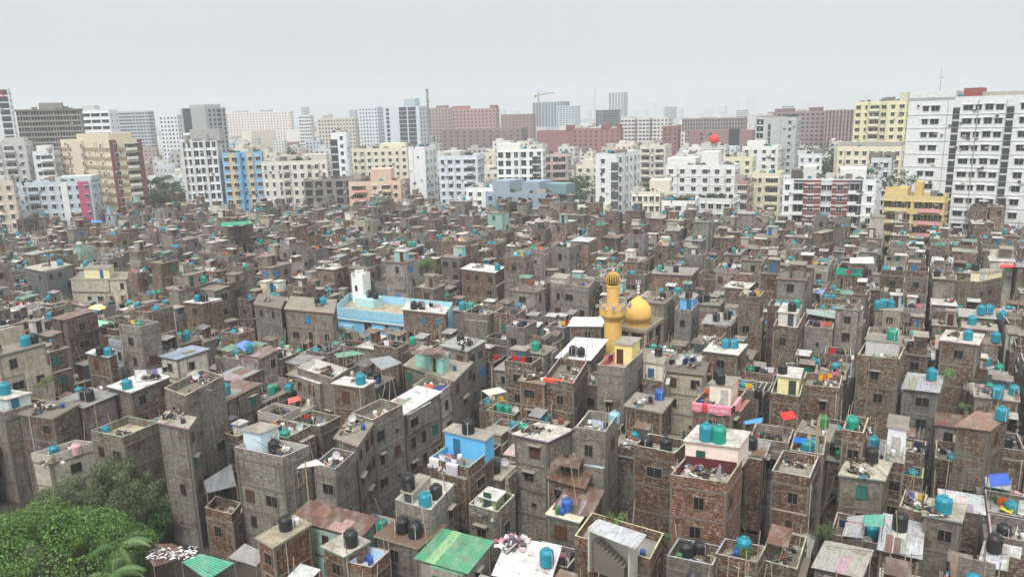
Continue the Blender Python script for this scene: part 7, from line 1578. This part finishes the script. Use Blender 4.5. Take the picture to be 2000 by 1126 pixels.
# ------------------------------------------------------------------ labels: each thing by its look and the landmark beside it
LM = [('the golden minaret', 1197, 600), ('the golden dome', 1246, 600), ('the white stair tower', 706, 555), ('the blue building', 740, 630), ('the big green tree', 90, 1040), ('the tall grey house', 380, 880), ('the blue terrace', 910, 880), ('the cream terrace', 835, 960),
      ('the green sheet roof', 885, 1070), ('the maroon terrace', 1390, 900), ('the open stair', 1200, 1060), ('the pink cloths', 1400, 800), ('the red tarp', 1540, 812), ('the white cabin', 1752, 870), ('the big teal tank', 1841, 985), ('the silver sheets', 1765, 1050),
      ('the teal flag panel', 1650, 520), ('the mint tarps', 185, 635), ('the dark grey house', 95, 550), ('the yellow block', 1785, 410), ('the striped block', 1620, 400), ('the huge white tower', 1880, 300), ('the narrow white tower', 1207, 370), ('the slate blue block', 1025, 395),
      ('the peach block', 735, 375), ('the sky blue tower', 470, 340), ('the beige tower', 190, 335), ('the red ball', 1395, 273), ('the crane', 1052, 190), ('the orange cloth', 1085, 735), ('the yellow roof room', 1228, 690), ('the rubbish heap', 1268, 795), ('the tall pale tower', 1207, 210), ('the finned office', 92, 250), ('the coral tarp', 575, 780), ('the pale yellow tower', 1720, 235)]
ORD = ['', 'second ', 'third ', 'fourth ', 'fifth ', 'sixth ', 'seventh ', 'eighth ', 'ninth ', 'tenth ']
def sector(dx, dy):
    if abs(dx) > abs(dy): return 'right of' if dx > 0 else 'left of'
    return 'behind' if dy < 0 else 'in front of'
bylook = {}
for it in ITEMS: bylook.setdefault(it[1], []).append(it)
for look, L_ in bylook.items():
    lists = {}
    for li, (nm, lx, ly) in enumerate(LM):
        for it in L_:
            dx, dy = it[4][0] - lx, it[4][1] - ly; lists.setdefault((li, sector(dx, dy)), []).append((math.hypot(dx, dy), id(it)))
    rank = {}
    for k, v_ in lists.items():
        for i, (d_, q) in enumerate(sorted(v_)): rank.setdefault(q, []).append((d_ + 60 * i, i, k))
    for it in L_:
        c_, i, (li, sec) = min(rank[id(it)], key=lambda t: t[0]); o = it[0]
        od = (ORD[i] if i < 10 else f'{i + 1}th ') or 'nearest '
        tag(o, f"{look}, {od}{sec} {LM[li][0]}", it[2], it[3])
# ------------------------------------------------------------------ the haze of the city air
hz = MB(); hz.box((0, 3800, -1.2), 14200, 8500, 281, M['ground'], (1, 1, 1)); ho = hz.build('haze')
hm = bpy.data.materials.new('haze_air'); hm.use_nodes = True; t = hm.node_tree; t.nodes.clear(); pv = t.nodes.new('ShaderNodeVolumePrincipled'); oo = t.nodes.new('ShaderNodeOutputMaterial')
pv.inputs['Color'].default_value = (0.88, 0.915, 0.94, 1); pv.inputs['Density'].default_value = 0.00039; pv.inputs['Density Attribute'].default_value = ''; pv.inputs['Anisotropy'].default_value = 0.2
t.links.new(pv.outputs[0], oo.inputs['Volume']); ho.data.materials.clear(); ho.data.materials.append(hm); hm.cycles.homogeneous_volume = True
tag(ho, 'pale city haze', kind='stuff')
